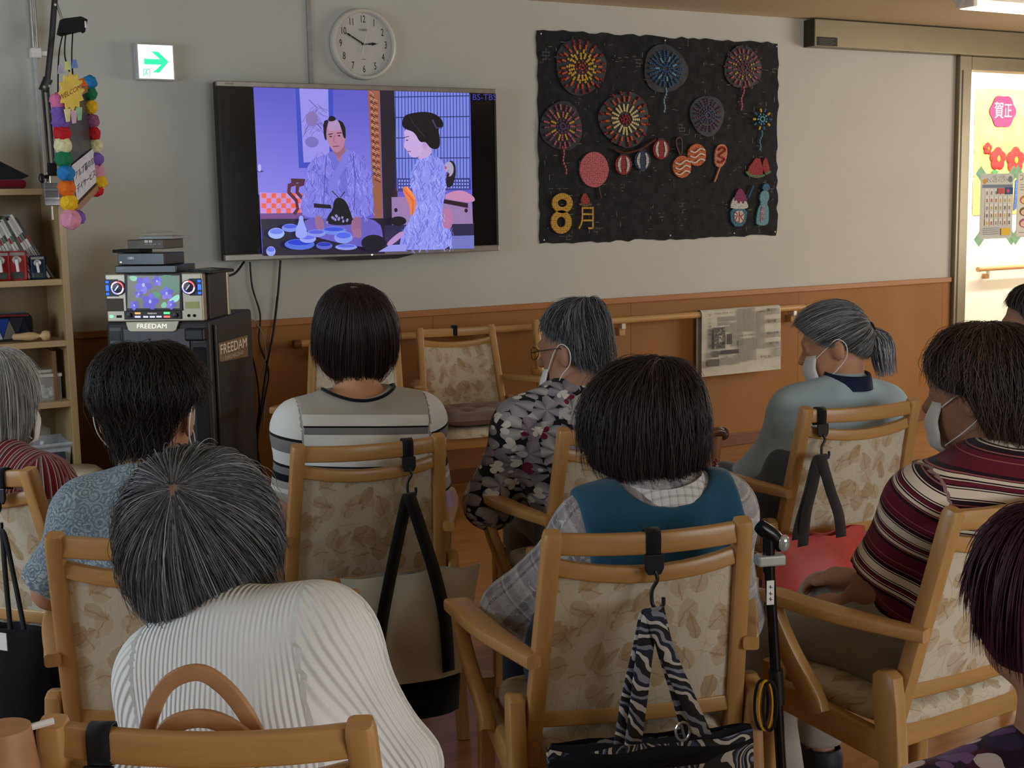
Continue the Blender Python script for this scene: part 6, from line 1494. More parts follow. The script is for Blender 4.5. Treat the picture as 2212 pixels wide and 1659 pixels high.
# ------------------------------------------------------------------ WELCOME board with paper flowers
def at(px, py, t): return CAM+ray(px, py)*t
tL, tR = 5.10, 5.56
WL = [at(120, 215, tL), at(158, 465, tL), at(214, 405, tR), at(190, 182, tR)]   # LT, LB, RB, RT
wb = empty('welcome_board', WL[1], 0, 'small welcome board edged with colourful paper flowers hanging from the boom arm', 'sign')
Q = [p_-WL[1] for p_ in WL]
def wq(u, v, d=0.0):   # u left to right, v bottom to top
    a_ = lerp(Q[1], Q[2], u); b_ = lerp(Q[0], Q[3], u); p_ = lerp(a_, b_, v); return p_+wn*d
wn = (Q[2]-Q[1]).cross(Q[0]-Q[1]).normalized()
if wn.dot(CAM-WL[1]) < 0: wn = -wn
M_PINE = wood('frame_pine', (170, 130, 84), .9)
for (u0, v0, u1, v1) in ((0, 0, .07, 1), (.93, 0, 1, 1), (0, 0, 1, .06), (0, .94, 1, 1)):
    pts = [wq(u0, v0, .010), wq(u1, v0, .010), wq(u1, v1, .010), wq(u0, v1, .010)]; MB().prism(pts, -wn*.02).build('frame', M_PINE, wb)
MB().prism([wq(.05, .04, -.002), wq(.95, .04, -.002), wq(.95, .96, -.002), wq(.05, .96, -.002)], -wn*.006).build('board', plain('board_grey', (74, 74, 78), .25), wb)
MB().prism([wq(.16, .08, .002), wq(.92, .08, .002), wq(.92, .40, .002), wq(.16, .40, .002)], wn*.0015).build('card', plain('card_white', (222, 224, 232), .6), wb)
q = Paint(lambda u, v, k: wq(u, v, .004+k), .0001)
q.text('アルプ暮の会', .54, .29, .105, (50, 48, 90), flip=.72, sx=1.1); q.text('デイサービス', .54, .17, .105, (50, 48, 90), flip=.72, sx=1.1); q.build('card_lettering', printed(), wb)
def ruffle(seed):
    r = random.Random(seed); m = MB(); m.ball((0, 0, 0), 1.0, 18, 12)
    m.v = [tuple(Vector(p_)*(1+.22*noise.noise(Vector(p_)*3.2+Vector((seed, 0, 0)))+.16*abs(noise.noise(Vector(p_)*7+Vector((0, seed, 0)))))) for p_ in m.v]; return m
PC = {'pink': (216, 120, 160), 'violet': (120, 92, 178), 'red': (190, 34, 48), 'cream': (226, 222, 176), 'green': (36, 122, 82), 'blue': (42, 128, 190), 'orange': (228, 110, 34), 'yellow': (234, 190, 44), 'palepink': (222, 150, 176), 'mauve': (150, 92, 130)}
RM = {}
left = [('pink', 218), ('violet', 243), ('violet', 262), ('red', 287), ('cream', 314), ('green', 343), ('blue', 374), ('orange', 406), ('yellow', 438)]
flows = [(c_, lerp(-.02, .02, i/8)+.02, None, y_) for i, (c_, y_) in enumerate(left)]
def pom(cn, pos, s, nm='paper_flower'):
    if cn not in RM:
        o_ = ruffle(len(RM)+1).build(nm, plain('tissue_'+cn, PC[cn], .7, 0, .2, .1, 40), wb, smooth=30); RM[cn] = o_.data
    else: o_ = link(nm, RM[cn], None, wb)
    o_.location = pos; o_.scale = (s, s, s); o_.rotation_euler = (len(wb.children)*.7, len(wb.children)*1.3, 0); return o_
xl = [127, 130, 131, 134, 136, 137, 142, 144, 149]
for (cn, y_), x_ in zip(left, xl): pom(cn, at(x_, y_, tL-.03)-WL[1], .030)
pom('palepink', at(152, 474, tL-.03)-WL[1], .036); pom('violet', at(168, 470, tL+.0)-WL[1], .026)
for cn, x_, y_ in (('orange', 182, 184), ('blue', 194, 178), ('green', 194, 202), ('yellow', 196, 231), ('mauve', 199, 262), ('red', 202, 289), ('cream', 206, 314), ('violet', 208, 344), ('palepink', 211, 370), ('yellow', 216, 394), ('red', 208, 410)): pom(cn, at(x_, y_, tR-.03)-WL[1], .027)
for cn, x_, y_ in (('yellow', 178, 232), ('mauve', 180, 262), ('red', 182, 288)): pom(cn, at(x_, y_, tR+.02)-WL[1], .022)
# welcome badge: spiky burst with lettering
m = MB(); ctr = at(153, 198, tL-.05)-WL[1]; ux = (Q[2]-Q[1]).normalized()*.5+RT*.5; ux.normalize(); uz = Vector((0, 0, 1))
pts = []
for k in range(24): a_ = 2*math.pi*k/24; rr = .050 if k % 2 else .066; pts.append(ctr+ux*(rr*.78*math.cos(a_))+uz*(rr*1.05*math.sin(a_)))
m.prism(pts, wn*.004); m.build('burst_badge', plain('badge_yellow', (232, 206, 90), .6), wb)
for k, (dx, dz, cc) in enumerate(((-.035, .066, (176, 170, 196)), (-.008, .076, (206, 214, 140)), (.02, .08, (110, 140, 214)), (-.02, -.058, (230, 226, 170)), (.004, -.066, (216, 176, 206)), (.026, -.058, (150, 200, 160)))):
    c_ = ctr+ux*dx+uz*dz; MB().prism([c_-ux*.012, c_+ux*.012, c_+ux*.006+uz*(.03 if dz > 0 else -.045), c_-ux*.006+uz*(.03 if dz > 0 else -.045)], wn*.003).build('badge_ray', plain('ray_%d' % k, cc, .6), wb)
q = Paint(lambda u, v, k: ctr+ux*u+uz*(v+u*.35)+wn*(.0045+k), .0001); q.text('WELCOME!', 0, 0, (.026), (170, 44, 60), flip=1, sx=.78); q.build('badge_lettering', printed(), wb)
for (x0, x1, x2) in ((136, 127, 125), (142, 140, 152), (157, 155, 157)):
    MB().tube(curve_path([ap(x0, 72)-WL[1], at(x1, 120, tL+.12)-WL[1], at(x2, 160 if x0 > 140 else 205, tL+.02)-WL[1]]), .0028, 6).build('cord', M_CABLE, wb)
# ------------------------------------------------------------------ karaoke machine
KA = math.radians(-35); K0 = Vector((1.205, -.555, 0))
KR = Vector((math.cos(KA), math.sin(KA), 0)); KB = Vector((-KR.y, KR.x, 0))
def kp(cx, cy, y=0.0):      # crop pixel -> local x, z on the front plane y
    p_ = onP(220+cx/6.144, 490+cy/6.144, K0+KB*y, KB); d_ = p_-K0; return d_.dot(KR), d_.z
def kside(px, py, x):
    p_ = onP(px, py, K0+KR*x, KR); d_ = p_-K0; return d_.dot(KB), d_.z
KW, KD = .425, .60
sp = empty('speaker_cabinet', K0, KA, 'tall dark karaoke speaker cabinet standing against the wall', 'speaker')
M_KDK = plain('cabinet_charcoal', (44, 42, 42), .5, 0, .4, .05); M_KGR = plain('cabinet_grey', (84, 84, 88), .45, .2, .4, .03); M_CHAMP = plain('champagne_silver', (176, 168, 148), .35, .5, .5, .03)
ZK = .985
MB().box((0, 0, .05), (KW, KD, ZK)).build('cabinet', M_KDK, sp, bevel=.012)
MB().box((.03, .02, 0), (KW-.03, KD-.02, .05)).build('plinth', M_BLACKM, sp)
x0, z0 = kp(40, 1240); x1, _ = kp(1130, 1240)
MB().prism([(.075, -.006, ZK-.03), (.345, -.006, ZK-.03), (.325, -.006, .12), (.095, -.006, .12)], (0, .012, 0)).build('front_panel', M_KGR, sp)
for xa in (.012, KW-.07): MB().box((xa, -.005, .25), (xa+.055, .006, ZK-.105)).build('grille', plain('speaker_grille', (36, 36, 38), .8, 0, .2, .2, 400), sp, bevel=.005); MB().box((xa, -.004, ZK-.09), (xa+.055, .006, ZK-.02)).build('corner_panel', M_KGR, sp, bevel=.004)
MB().box((.018, -.0075, ZK-.075), (.06, -.004, ZK-.035)).build('badge', plain('badge_dark', (60, 60, 58), .2, .7), sp)
MB().box((KW-.085, -.055, ZK-.075), (KW-.005, .0, ZK-.025)).build('microphone_holder', M_BLACK, sp, bevel=.008)
pz = [kp(*c_) for c_ in ((330, 1258), (1040, 1245), (1000, 1370), (960, 1388), (400, 1388), (365, 1370))]
MB().prism([(x_, -.014, z_) for x_, z_ in pz], (0, .012, 0)).build('name_plate', M_CHAMP, sp, bevel=.002)
def kpaint(y, off): return lambda cx, cy, k: Vector((kp(cx, cy)[0], y-k, kp(cx, cy)[1]))
q = Paint(kpaint(-.0145, 0), .0002); q.text('FREEDAM', 680, 1316, 88, (250, 244, 224), sx=1.08); q.build('name_lettering', printed('lit_letters', 1.3), sp)
# side plate
def text_width(b_): vs_ = text_tris(b_)[0]; return max(p_[0] for p_ in vs_)-min(p_[0] for p_ in vs_)
ya, za = kside(505, 730, KW); 
pl_ = [kside(*p_, KW) for p_ in ((470, 742), (533, 724), (534, 770), (473, 782))]
MB().prism([(KW+.004, y_, z_) for y_, z_ in pl_], (-.004, 0, 0)).build('side_plate', plain('plate_bronze', (150, 128, 98), .4, .5), sp)
yc, zc = sum(p_[0] for p_ in pl_)/4, sum(p_[1] for p_ in pl_)/4; yw = pl_[1][0]-pl_[0][0]; sl_ = (pl_[1][1]-pl_[0][1])/yw
q = Paint(lambda u, v, k: Vector((KW+.0045+k, yc+u, zc+v+u*sl_)), .0002); q.text('FREEDAM', 0, .012, .058, (244, 238, 224), flip=1.0, sx=yw*.9/(text_width('FREEDAM')*.058)); q.text('DAIICHIKOSHO', 0, -.026, .024, (216, 208, 192), flip=1.0, sx=yw*.62/(text_width('DAIICHIKOSHO')*.024)); q.build('plate_lettering', printed(), sp)
MB().tube([(KW+.006, .05, ZK-.02), (KW+.006, .05, .15)], .008, 8).build('side_trim', M_BLACK, sp)
# upper control unit
ku = empty('karaoke_unit', K0+Vector((0, 0, ZK)), KA, 'champagne coloured karaoke control unit with a screen of purple flowers', 'karaoke machine')
UX0, UX1 = kp(52, 900)[0], kp(1335, 900)[0]; UZ0, UZ1 = kp(700, 1226)[1]-ZK, kp(700, 618)[1]-ZK
UZ0 = .0
MB().box((UX0, 0, UZ0), (UX1, .05, UZ1)).build('front', M_CHAMP, ku, bevel=.005)
MB().box((UX0+.01, .05, UZ0), (UX1+.012, .30, UZ1-.006)).build('housing', plain('unit_dark', (46, 40, 42), .5), ku, bevel=.006)
MB().box((UX0+.004, .28, UZ0), (UX1+.016, .31, UZ1-.01)).build('rear_frame', M_CHAMP, ku, bevel=.004)
ax_, az_ = kp(300, 625); bx_, bz_ = kp(1080, 1110)
MB().box((ax_, -.006, bz_-ZK), (bx_, .01, az_-ZK)).build('screen_bezel', M_BLACK, ku, bevel=.002)
ax_, az_ = kp(300, 1115); bx_, bz_ = kp(1065, 1222); MB().box((ax_, -.007, max(bz_-ZK, .002)), (bx_, .01, az_-ZK)).build('button_panel', plain('panel_dark', (46, 38, 36), .4), ku, bevel=.002)
def kq(y): return lambda cx, cy, k: Vector((kp(cx, cy)[0], y-k, kp(cx, cy)[1]-ZK))
q = Paint(kq(-.0065), .00008); q.rect(348, 645, 1040, 1080, (112, 114, 104)); RF = random.Random(4)
q.poly(smoothpoly([(700, 640), (1040, 640), (1040, 900), (800, 850)]), (96, 130, 110)); q.poly(smoothpoly([(360, 650), (480, 650), (470, 720), (400, 720)]), (150, 206, 170)); q.poly(smoothpoly([(880, 980), (1040, 870), (1035, 990), (900, 1010)]), (160, 226, 206)); q.poly(smoothpoly([(690, 850), (800, 880), (760, 950), (690, 930)]), (84, 150, 100)); q.poly(smoothpoly([(800, 1010), (860, 990), (880, 1070), (790, 1075)]), (130, 200, 160))
for (fx, fy, s_) in ((560, 770, 1.0), (650, 990, .95), (740, 720, .6), (870, 880, .75), (500, 890, .5), (440, 1040, .55), (930, 1030, .55)):
    for k in range(5):
        a_ = 2*math.pi*k/5+fx*.01-math.pi/2; q.ell(fx+62*s_*math.cos(a_), fy+62*s_*math.sin(a_), 58*s_, 46*s_, RF.choice([(92, 80, 206), (110, 96, 222), (130, 120, 232)]), 14, a_)
    q.ell(fx, fy, 20*s_, 26*s_, (176, 190, 246), 10)
q.build('screen_picture', printed('screen_picture2', .9), ku)
for (cx, cy, sd_) in ((218, 810, -1), (1160, 800, 1)):
    x_, z_ = kp(cx, cy); z_ -= ZK; dl = empty('dial', (0, 0, 0)); dl.parent = ku
    MB().box((x_+(-.055 if sd_ < 0 else .0), -.003, z_-.034), (x_+(0 if sd_ < 0 else .052), .004, z_+.034)).build('dial_panel', plain('panel_slate', (44, 48, 66), .4), dl, bevel=.002)
    MB().lathe([(.030, 0), (.030, .008), (.024, .010)], (x_, 0, z_), (0, -1, 0), 32).build('dial_base', M_KGR, dl, smooth=40)
    for seg_, cc in ((0, (240, 90, 100)), (1, (250, 200, 230)), (2, (150, 150, 255)), (3, (220, 200, 255))):
        MB().tube([(x_+.0235*math.cos(a_), -.0105, z_+.0235*math.sin(a_)) for a_ in [math.pi/2*seg_+math.pi/2*i/8 for i in range(9)]], .0028, 6).build('light_ring', plain('ring_%d' % seg_, cc, .3, emis=1.6), dl)
    MB().lathe([(.0, .016), (.017, .015), (.019, .006)], (x_, 0, z_), (0, -1, 0), 24).build('knob', plain('knob_navy', (20, 20, 44), .25), dl, smooth=40)
    MB().bar([(x_-.008, -.0175, z_-.010), (x_+.008, -.0175, z_+.010)], .006, .002, (0, 0, 1)).build('knob_mark', M_STEEL, dl)
    for dz in (.024, 0, -.024): MB().box((x_+sd_*.043-.007, -.007, z_+dz-(.012 if dz == 0 else .005)), (x_+sd_*.043+.007, -.002, z_+dz+(.012 if dz == 0 else .005))).build('lit_button', plain('button_blue', (40, 110, 250), .3, emis=.9), dl, bevel=.002)
ax_, az_ = kp(62, 952); bx_, bz_ = kp(292, 1120); MB().box((ax_, -.0025, bz_-ZK), (bx_, .002, az_-ZK)).build('speaker_mesh', plain('mesh_taupe', (86, 80, 72), .7, 0, .3, .15, 500), ku)
ax_, az_ = kp(1105, 995); bx_, bz_ = kp(1292, 1083); MB().box((ax_, -.0025, bz_-ZK), (bx_, .002, az_-ZK)).build('display', plain('lcd_green', (140, 146, 90), .3, emis=.25), ku)
q = Paint(kq(-.0075), .0001); 
for (cx, cy, w_, h_, cc) in ((485, 1145, 76, 24, (255, 170, 90)), (870, 1142, 84, 30, (90, 230, 140)), (485, 1192, 76, 24, (200, 200, 255)), (592, 1192, 66, 22, (200, 205, 255)), (680, 1192, 70, 22, (205, 205, 255)), (768, 1190, 70, 22, (205, 205, 255)), (873, 1190, 84, 26, (255, 110, 90))): q.rect(cx-w_/2, cy-h_/2, cx+w_/2, cy+h_/2, cc)
q.text('FREEDAM', 676, 1148, 26, (220, 214, 200), sx=1.1); tag(q.build('key_lights', printed('key_lights', 1.3), ku), kind='stuff')
for cx in (378, 990): x_, z_ = kp(cx, 1170); MB().lathe([(.001, .012), (.009, .011), (.010, 0)], (x_, -.005, z_-ZK), (0, -1, 0), 20).build('small_knob', M_BLACK, ku, smooth=40)
x_, z_ = kp(128, 1190); MB().ball((x_, 0, z_-ZK), (.009, .003, .006), 12, 6).build('power_button', plain('power_green', (120, 255, 170), .3, emis=1.5), ku); x_, z_ = kp(230, 1190); MB().box((x_-.01, -.003, z_-ZK-.005), (x_+.01, .002, z_-ZK+.005)).build('usb_port', M_BLACKM, ku)
for cx in (1155, 1230): x_, z_ = kp(cx, 1178); MB().lathe([(.001, .002), (.004, .004), (.006, .003), (.006, 0)], (x_, 0, z_-ZK), (0, -1, 0), 14).build('socket', M_BLACKM, ku)
# players stacked on top
ZU = ZK+UZ1
def stack(name, cx0, cx1, zlo, h, dpt, extra, mat, lab, cat, y0=.05):
    x0_, _ = kp(cx0, 560, y0); x1_, _ = kp(cx1, 560, y0)
    w_ = K0+KR*x0_+KB*y0; r_ = empty(name, (w_.x, w_.y, zlo), KA+extra, lab, cat); wd_ = (x1_-x0_)
    MB().box((0, 0, 0), (wd_, dpt, h)).build('case', mat, r_, bevel=.003); return r_, wd_
M_PL = plain('player_black', (20, 20, 22), .25, 0, .5, .05)
z_ = ZU+.001; r_, w_ = stack('disc_player', 175, 1010, z_, .030, .19, -.08, M_PL, 'thin black disc player under the stack on the karaoke unit', 'player', .03)
q = Paint(lambda u, v, k: Vector((u, -.0004-k, v))); q.text('SONY', .026, .018, .012, (206, 206, 200), flip=1); q.build('maker_mark', printed(), r_)
o = MB().box((0, 0, 0), (.11, .16, .012)).build('remote_tray', M_PL, None, bevel=.003); o.location = K0+KR*.335+KB*.05+Vector((0, 0, z_)); o.rotation_euler = (0, .06, KA-.3); tag(o, 'thin black remote control lying beside the disc player', 'remote')
z2 = z_+.031; r_, w_ = stack('set_top_box', 215, 890, z2, .048, .16, -.18, M_PL, 'black set top box with a small clock display in the stack', 'player', .06)
q = Paint(lambda u, v, k: Vector((u, -.0004-k, v))); q.text('1:051', w_*.29, .028, .014, (190, 210, 230), flip=1); q.build('clock_digits', printed('lit_digits', 1.0), r_); MB().box((.012, -.001, .010), (.018, .001, .014)).build('led', plain('led_white', (255, 240, 210), .3, emis=3), r_)
MB().box((-.035, .02, .049), (.09, .12, .062)).build('top_tray', M_BLACKM, r_, bevel=.003)
z3 = z2+.063; r_, w_ = stack('recorder', 360, 888, z3, .038, .15, -.20, plain('recorder_bronze', (78, 72, 60), .4, .3), 'bronze fronted recorder with white stickers near the top of the stack', 'player', .07)
q = Paint(lambda u, v, k: Vector((u, -.0004-k, v)))
for k in range(4): q.rect(w_*.48+k*.020, .018, w_*.48+k*.020+.014, .021, (170, 168, 160))
for k in range(2): q.rect(w_*.48+k*.020, .026, w_*.48+k*.020+.016, .036, (226, 226, 222))
q.build('stickers', printed(), r_)
o = MB().box((0, 0, 0), (.155, .13, .012)).build('white_box', plain('white_case', (150, 150, 148), .4), None, bevel=.002); o.location = K0+KR*(kp(515, 560, .08)[0])+KB*.08+Vector((0, 0, z3+.039)); o.rotation_euler = (0, 0, KA-.2); tag(o, 'flat pale grey case on top of the player stack', 'case')
bag = MB(); bag.ball((.06, .06, .018), (.08, .06, .010), 18, 8); o2 = bag.build('plastic_wrap', M_CLEAR, None, smooth=40); o2.location = o.location; o2.rotation_euler = o.rotation_euler; tag(o2, 'crumpled clear plastic wrap on the player stack', 'plastic')
for v_ in o2.data.vertices: v_.co.z += .006*noise.noise(v_.co*60)
# ------------------------------------------------------------------ cream stool by the shelf
P_ = onZ(176, 1002, .40); o = MB().lathe([(.0, .40), (.105, .40), (.125, .385), (.132, .35), (.135, .02), (.13, 0)], (0, 0, 0), (0, 0, 1), 32).build('plastic_stool', plain('cream_plastic', (214, 204, 180), .4), None, smooth=50); o.location = (P_.x-.06, P_.y-.08, 0); tag(o, 'cream rounded plastic stool on the floor by the shelf', 'stool')
# ------------------------------------------------------------------ bag hooks, bags, canes
M_STRAP = cloth('black_webbing', (20, 20, 22), .1, 1200, .7)
def rail_y(x):  # back of the top rail in chair coordinates
    q = (x/.18); return -.285+.015-.02*(1-q*q)
def bag_hook(ch, x, lab, drop=.12):
    fr = CH[ch]; y = -.262-.020*(1-(x/.18)**2); r = empty('bag_hook', fr.w(x, y, .70), fr.rz, lab, 'hook', 'hooks strapped to the chair backs')
    loop = [(0, -.014, .095), (0, -.015, .13), (0, -.006, .1405), (0, .008, .1405), (0, .015, .13), (0, .016, .092), (0, .004, .090)]
    P_ = curve_path(loop+[loop[0]], 4); secs = [[(s*.013, p_.y+o_*0, p_.z) for s in (-1, 1)] for p_ in P_ for o_ in (0,)]
    m = MB(); n = len(P_)
    for p_ in P_: m.v += [(-.014, p_.y, p_.z), (.014, p_.y, p_.z)]; m.c += [None, None]
    m.f = [(2*i, 2*i+1, 2*i+3, 2*i+2) for i in range(n-1)]; o = m.build('strap', M_STRAP, r, smooth=60); sm = o.modifiers.new('t', 'SOLIDIFY'); sm.thickness = .003
    MB().prism([(-.018, -.021, .096), (.018, -.021, .096), (.018, -.021, .070), (.012, -.021, .058), (-.012, -.021, .058), (-.018, -.021, .070)], (0, .007, 0)).build('plate', M_BLACK, r, bevel=.002)
    MB().tube(curve_path([(0, -.020, .066), (.004, -.022, .050), (-.006, -.022, .030), (-.006, -.024, .006), (.002, -.028, -.004), (.012, -.030, .004), (.013, -.030, .018)]), .0038, 8).build('hook', M_BLACK, r, smooth=60)
    return fr.w(x, y, .70)+fr.n*-.028+Vector((0, 0, -.002))
def strap_ribbon(name, path, w, mat, parent, wdir, thick=.0025):
    m = MB(); n = len(path); wd = Vector(wdir).normalized()
    for p_ in path: m.v += [tuple(Vector(p_)-wd*w/2), tuple(Vector(p_)+wd*w/2)]; m.c += [None, None]
    m.f = [(2*i, 2*i+1, 2*i+3, 2*i+2) for i in range(n-1)]; o = m.build(name, mat, parent, smooth=60); s = o.modifiers.new('t', 'SOLIDIFY'); s.thickness = thick; return o
def bag_body(zt, zb, x0t, x1t, x0b, x1b, y0, dep, wob=.012, seed=0, n=22):
    """hanging soft bag: rings from top to bottom"""
    secs = []; nz = 9
    for j in range(nz+1):
        t = j/nz; z = lerp(zt, zb, t); a, b = lerp(x0t, x0b, t), lerp(x1t, x1b, t); ring = []
        d = dep*(.35+.65*math.sin(min(1, t*1.3)*math.pi/2)); 
        for k in range(2*n):
            s = k < n; u = (k/(n-1) if s else (2*n-1-k)/(n-1)); x = lerp(a, b, u); bul = math.sin(math.pi*max(.02, min(.98, u)))**.5
            y = y0-(d if s else 0)*bul+wob*noise.noise(Vector((u*3+seed, t*2, 1 if s else 5))); zz = z+(.018*noise.noise(Vector((u*4+seed, 0, 3))) if j == 0 else 0)-(.02*(1-bul) if j == nz else 0)
            ring.append((x, y, zz))
        secs.append(ring)
    return MB().loft(secs, cap=False), secs
def capbag(m, secs): # close the bottom
    n = len(secs[-1]); b = len(m.v)-n; m.f.append(tuple(b+i for i in range(n))); return m
# beige tote with black base behind the striped top
c = 'c4'; fr = CH[c]; hk = bag_hook(c, fr.J(880, 990, -.28).x, 'black strap hook on the chair of the woman in the grey striped top')
tb = empty('tote_bag', fr.w(0, 0, 0), fr.rz, 'beige canvas tote with black base and black straps on a chair back', 'bag')
tl, tr = fr.J(742, 1240, -.36), fr.J(1040, 1248, -.33); zb_ = fr.J(940, 1455, -.36).z; zbb = fr.J(940, 1533, -.36).z; bl, br_ = fr.J(800, 1500, -.36).x, fr.J(1000, 1500, -.36).x
m, s = bag_body(tl.z-.022, zb_, tl.x, tr.x, bl-.02, br_+.005, -.315, .09, .014, 1); m.build('canvas_body', cloth('beige_canvas', (188, 180, 160), .05, 500), tb, smooth=60)
m, s = bag_body(zb_+.002, zbb, bl-.02, br_+.005, bl, br_-.005, -.314, .095, .004, 2); 
for ring_ in s: pass
capbag(m, s); m.build('black_base', cloth('black_canvas', (18, 18, 22), .1, 500), tb, smooth=60)
hl = fr.l(hk)
for (pxs) in (((882, 1068), (868, 1130), (845, 1240), (828, 1330), (815, 1420)), ((884, 1068), (905, 1130), (940, 1240), (962, 1340), (970, 1450))):
    pts = [tuple(hl)]+[tuple(fr.J(x_, y_, -.345-.05*min(1, k/2.5))) for k, (x_, y_) in enumerate(pxs)]; strap_ribbon('strap', curve_path(pts, 5), .036, M_STRAP, tb, (1, .3, 0))
# zebra tote behind the teal vest
c = 'c6'; fr = CH[c]; hx = fr.J(1410, 1200, -.29).x; hk = bag_hook(c, hx, 'black strap hook on the chair of the woman in the teal vest'); hl = fr.l(hk)
def zebra():
    t = NT('zebra_print'); v = t.coord(); n = t.noise(v, 7, 2, .4, .8); s = t.n('ShaderNodeSeparateXYZ'); t.l(v, s.inputs[0])
    k = t.math('FRACT', t.math('ADD', t.math('MULTIPLY', n, 9), t.math('MULTIPLY', t.math('ADD', s.outputs[0], s.outputs[2]), 9)))
    t.base(t.ramp(k, [(0, srgb(20, 20, 26)), (.36, srgb(200, 196, 190)), (.60, srgb(24, 24, 30)), (.74, srgb(52, 70, 108)), (.86, srgb(150, 152, 166))], 'CONSTANT')); t.rough(.75); return t.m
M_ZEB = zebra()
def zebra_strap():
    t = NT('zebra_strap'); v = t.coord(); n = t.noise(v, 14, 2); s = t.n('ShaderNodeSeparateXYZ'); t.l(v, s.inputs[0])
    k = t.math('FRACT', t.math('ADD', t.math('MULTIPLY', n, 2.2), t.math('MULTIPLY', t.math('ADD', s.outputs[2], t.math('MULTIPLY', s.outputs[0], .6)), 24)))
    t.base(t.ramp(k, [(0, srgb(22, 22, 28)), (.34, srgb(198, 194, 188)), (.56, srgb(26, 34, 56)), (.8, srgb(134, 138, 152))], 'CONSTANT')); t.rough(.75); return t.m
M_ZEBS = zebra_strap()
zt_ = empty('striped_tote', fr.w(0, 0, 0), fr.rz, 'navy, white and black wavy striped tote hanging on a chair back', 'bag')
a_, b_ = fr.J(1195, 1612, -.36), fr.J(1648, 1602, -.36)
m, s = bag_body(a_.z-.026, a_.z-.32, a_.x, b_.x, a_.x+.01, b_.x-.01, -.30, .12, .010, 4); capbag(m, s); m.build('bag_body', M_ZEB, zt_, smooth=60)
m, s = bag_body(a_.z-.022, a_.z-.06, a_.x+.01, b_.x+.0, a_.x, b_.x, -.296, .07, .006, 6); m.build('lining', cloth('black_lining', (22, 22, 28)), zt_, smooth=60)
for k, pxs in enumerate((((1402, 1320), (1385, 1400), (1362, 1500), (1345, 1605)), ((1418, 1320), (1437, 1400), (1468, 1500), (1495, 1595)), ((1406, 1330), (1392, 1420), (1380, 1520), (1368, 1610)), ((1414, 1330), (1446, 1420), (1490, 1520), (1520, 1590)))):
    pts = [tuple(hl)]+[tuple(fr.J(x_, y_, -.34-.02*(k//2))) for x_, y_ in pxs]; strap_ribbon('strap', curve_path(pts, 5), .034, M_ZEBS, zt_, (1, .2, 0))
q_ = fr.J(1475, 1580, -.40); MB().tube([(q_.x+.013*math.cos(t_), q_.y, q_.z+.017*math.sin(t_)) for t_ in [2*math.pi*i/16 for i in range(16)]], .0025, 6, closed=True).build('ring', M_STEEL, zt_)
# red bag on the ponytail woman's chair
c = 'c7'; fr = CH[c]; hk = bag_hook(c, fr.J(1770, 910, -.27).x, 'black strap hook on the chair of the ponytail woman'); hl = fr.l(hk)
rb = empty('shopping_bag', fr.w(0, 0, 0), fr.rz, 'coral red nylon shopping bag with dark straps on a chair back', 'bag')
a_, b_ = fr.J(1672, 1165, -.36), fr.J(1882, 1150, -.33)
m, s = bag_body(a_.z-.012, a_.z-.28, a_.x, b_.x, a_.x+.01, b_.x-.02, -.29, .10, .014, 9); capbag(m, s); m.build('bag_body', plain('coral_nylon', (196, 78, 72), .5, 0, .4, .05), rb, smooth=60)
for pxs in (((1770, 985), (1757, 1050), (1742, 1110), (1735, 1180)), ((1768, 985), (1748, 1060), (1728, 1130), (1722, 1165)), ((1774, 985), (1795, 1060), (1812, 1110), (1818, 1160))):
    pts = [tuple(hl)]+[tuple(fr.J(x_, y_, -.335-.028*k)) for k, (x_, y_) in enumerate(pxs)]; strap_ribbon('strap', curve_path(pts, 5), .038, cloth('grey_webbing', (52, 50, 50), .1, 1200), rb, (1, .2, 0))
# black bag on the chair by the shelf
c = 'c1'; fr = CH[c]; xh = fr.J(6, 1060, -.28).x; hk = bag_hook(c, xh, 'black strap hook on the chair by the shelf'); hl = fr.l(hk)
kb = empty('black_bag', fr.w(0, 0, 0), fr.rz, 'plain black cloth bag with thin straps hanging near the shelf', 'bag')
a_, b_ = fr.J(-90, 1350, -.36), fr.J(75, 1352, -.36)
m, s = bag_body(a_.z, a_.z-.30, a_.x, b_.x, a_.x-.01, b_.x+.04, -.30, .11, .012, 12); capbag(m, s); m.build('bag_body', cloth('black_cotton', (17, 17, 21), .1), kb, smooth=60)
for pxs in (((4, 1150), (10, 1230), (22, 1360)), ((8, 1150), (28, 1240), (52, 1360))):
    pts = [tuple(hl)]+[tuple(fr.J(x_, y_, -.345-.02*k)) for k, (x_, y_) in enumerate(pxs)]; strap_ribbon('strap', curve_path(pts, 5), .012, M_STRAP, kb, (1, .2, 0))
tg_ = fr.J(8, 1385, -.42); MB().box((tg_.x-.012, tg_.y-.004, tg_.z-.02), (tg_.x+.012, tg_.y-.002, tg_.z+.02)).build('label_tag', M_WHITE, kb)
# strap and handbag on the nearest chair
c = 'c3'; fr = CH[c]; bag_hook(c, fr.J(216, 1600, -.28).x, 'black strap hook on the chair of the woman in the white sweater')
hb_ = empty('handbag', fr.w(0, 0, 0), fr.rz, 'tan leather handbag with two round handles behind the white sweater', 'bag'); M_TAN = plain('tan_leather', (176, 130, 90), .5, 0, .4, .06)
for pxs, w_, yy in ((((316, 1640), (322, 1560), (360, 1480), (425, 1452), (480, 1480), (530, 1540), (570, 1620)), .020, -.215), (((338, 1640), (362, 1575), (420, 1552), (480, 1562), (540, 1605), (570, 1650)), .022, -.235)):
    pts = curve_path([tuple(fr.J(x_, y_, yy)) for x_, y_ in pxs], 6)
    m = MB(); m.bar(pts, .010, w_, (0, 1, 0)); m.build('handle', M_TAN, hb_, smooth=50)
a_, b_ = fr.J(290, 1700, -.20), fr.J(600, 1700, -.20)
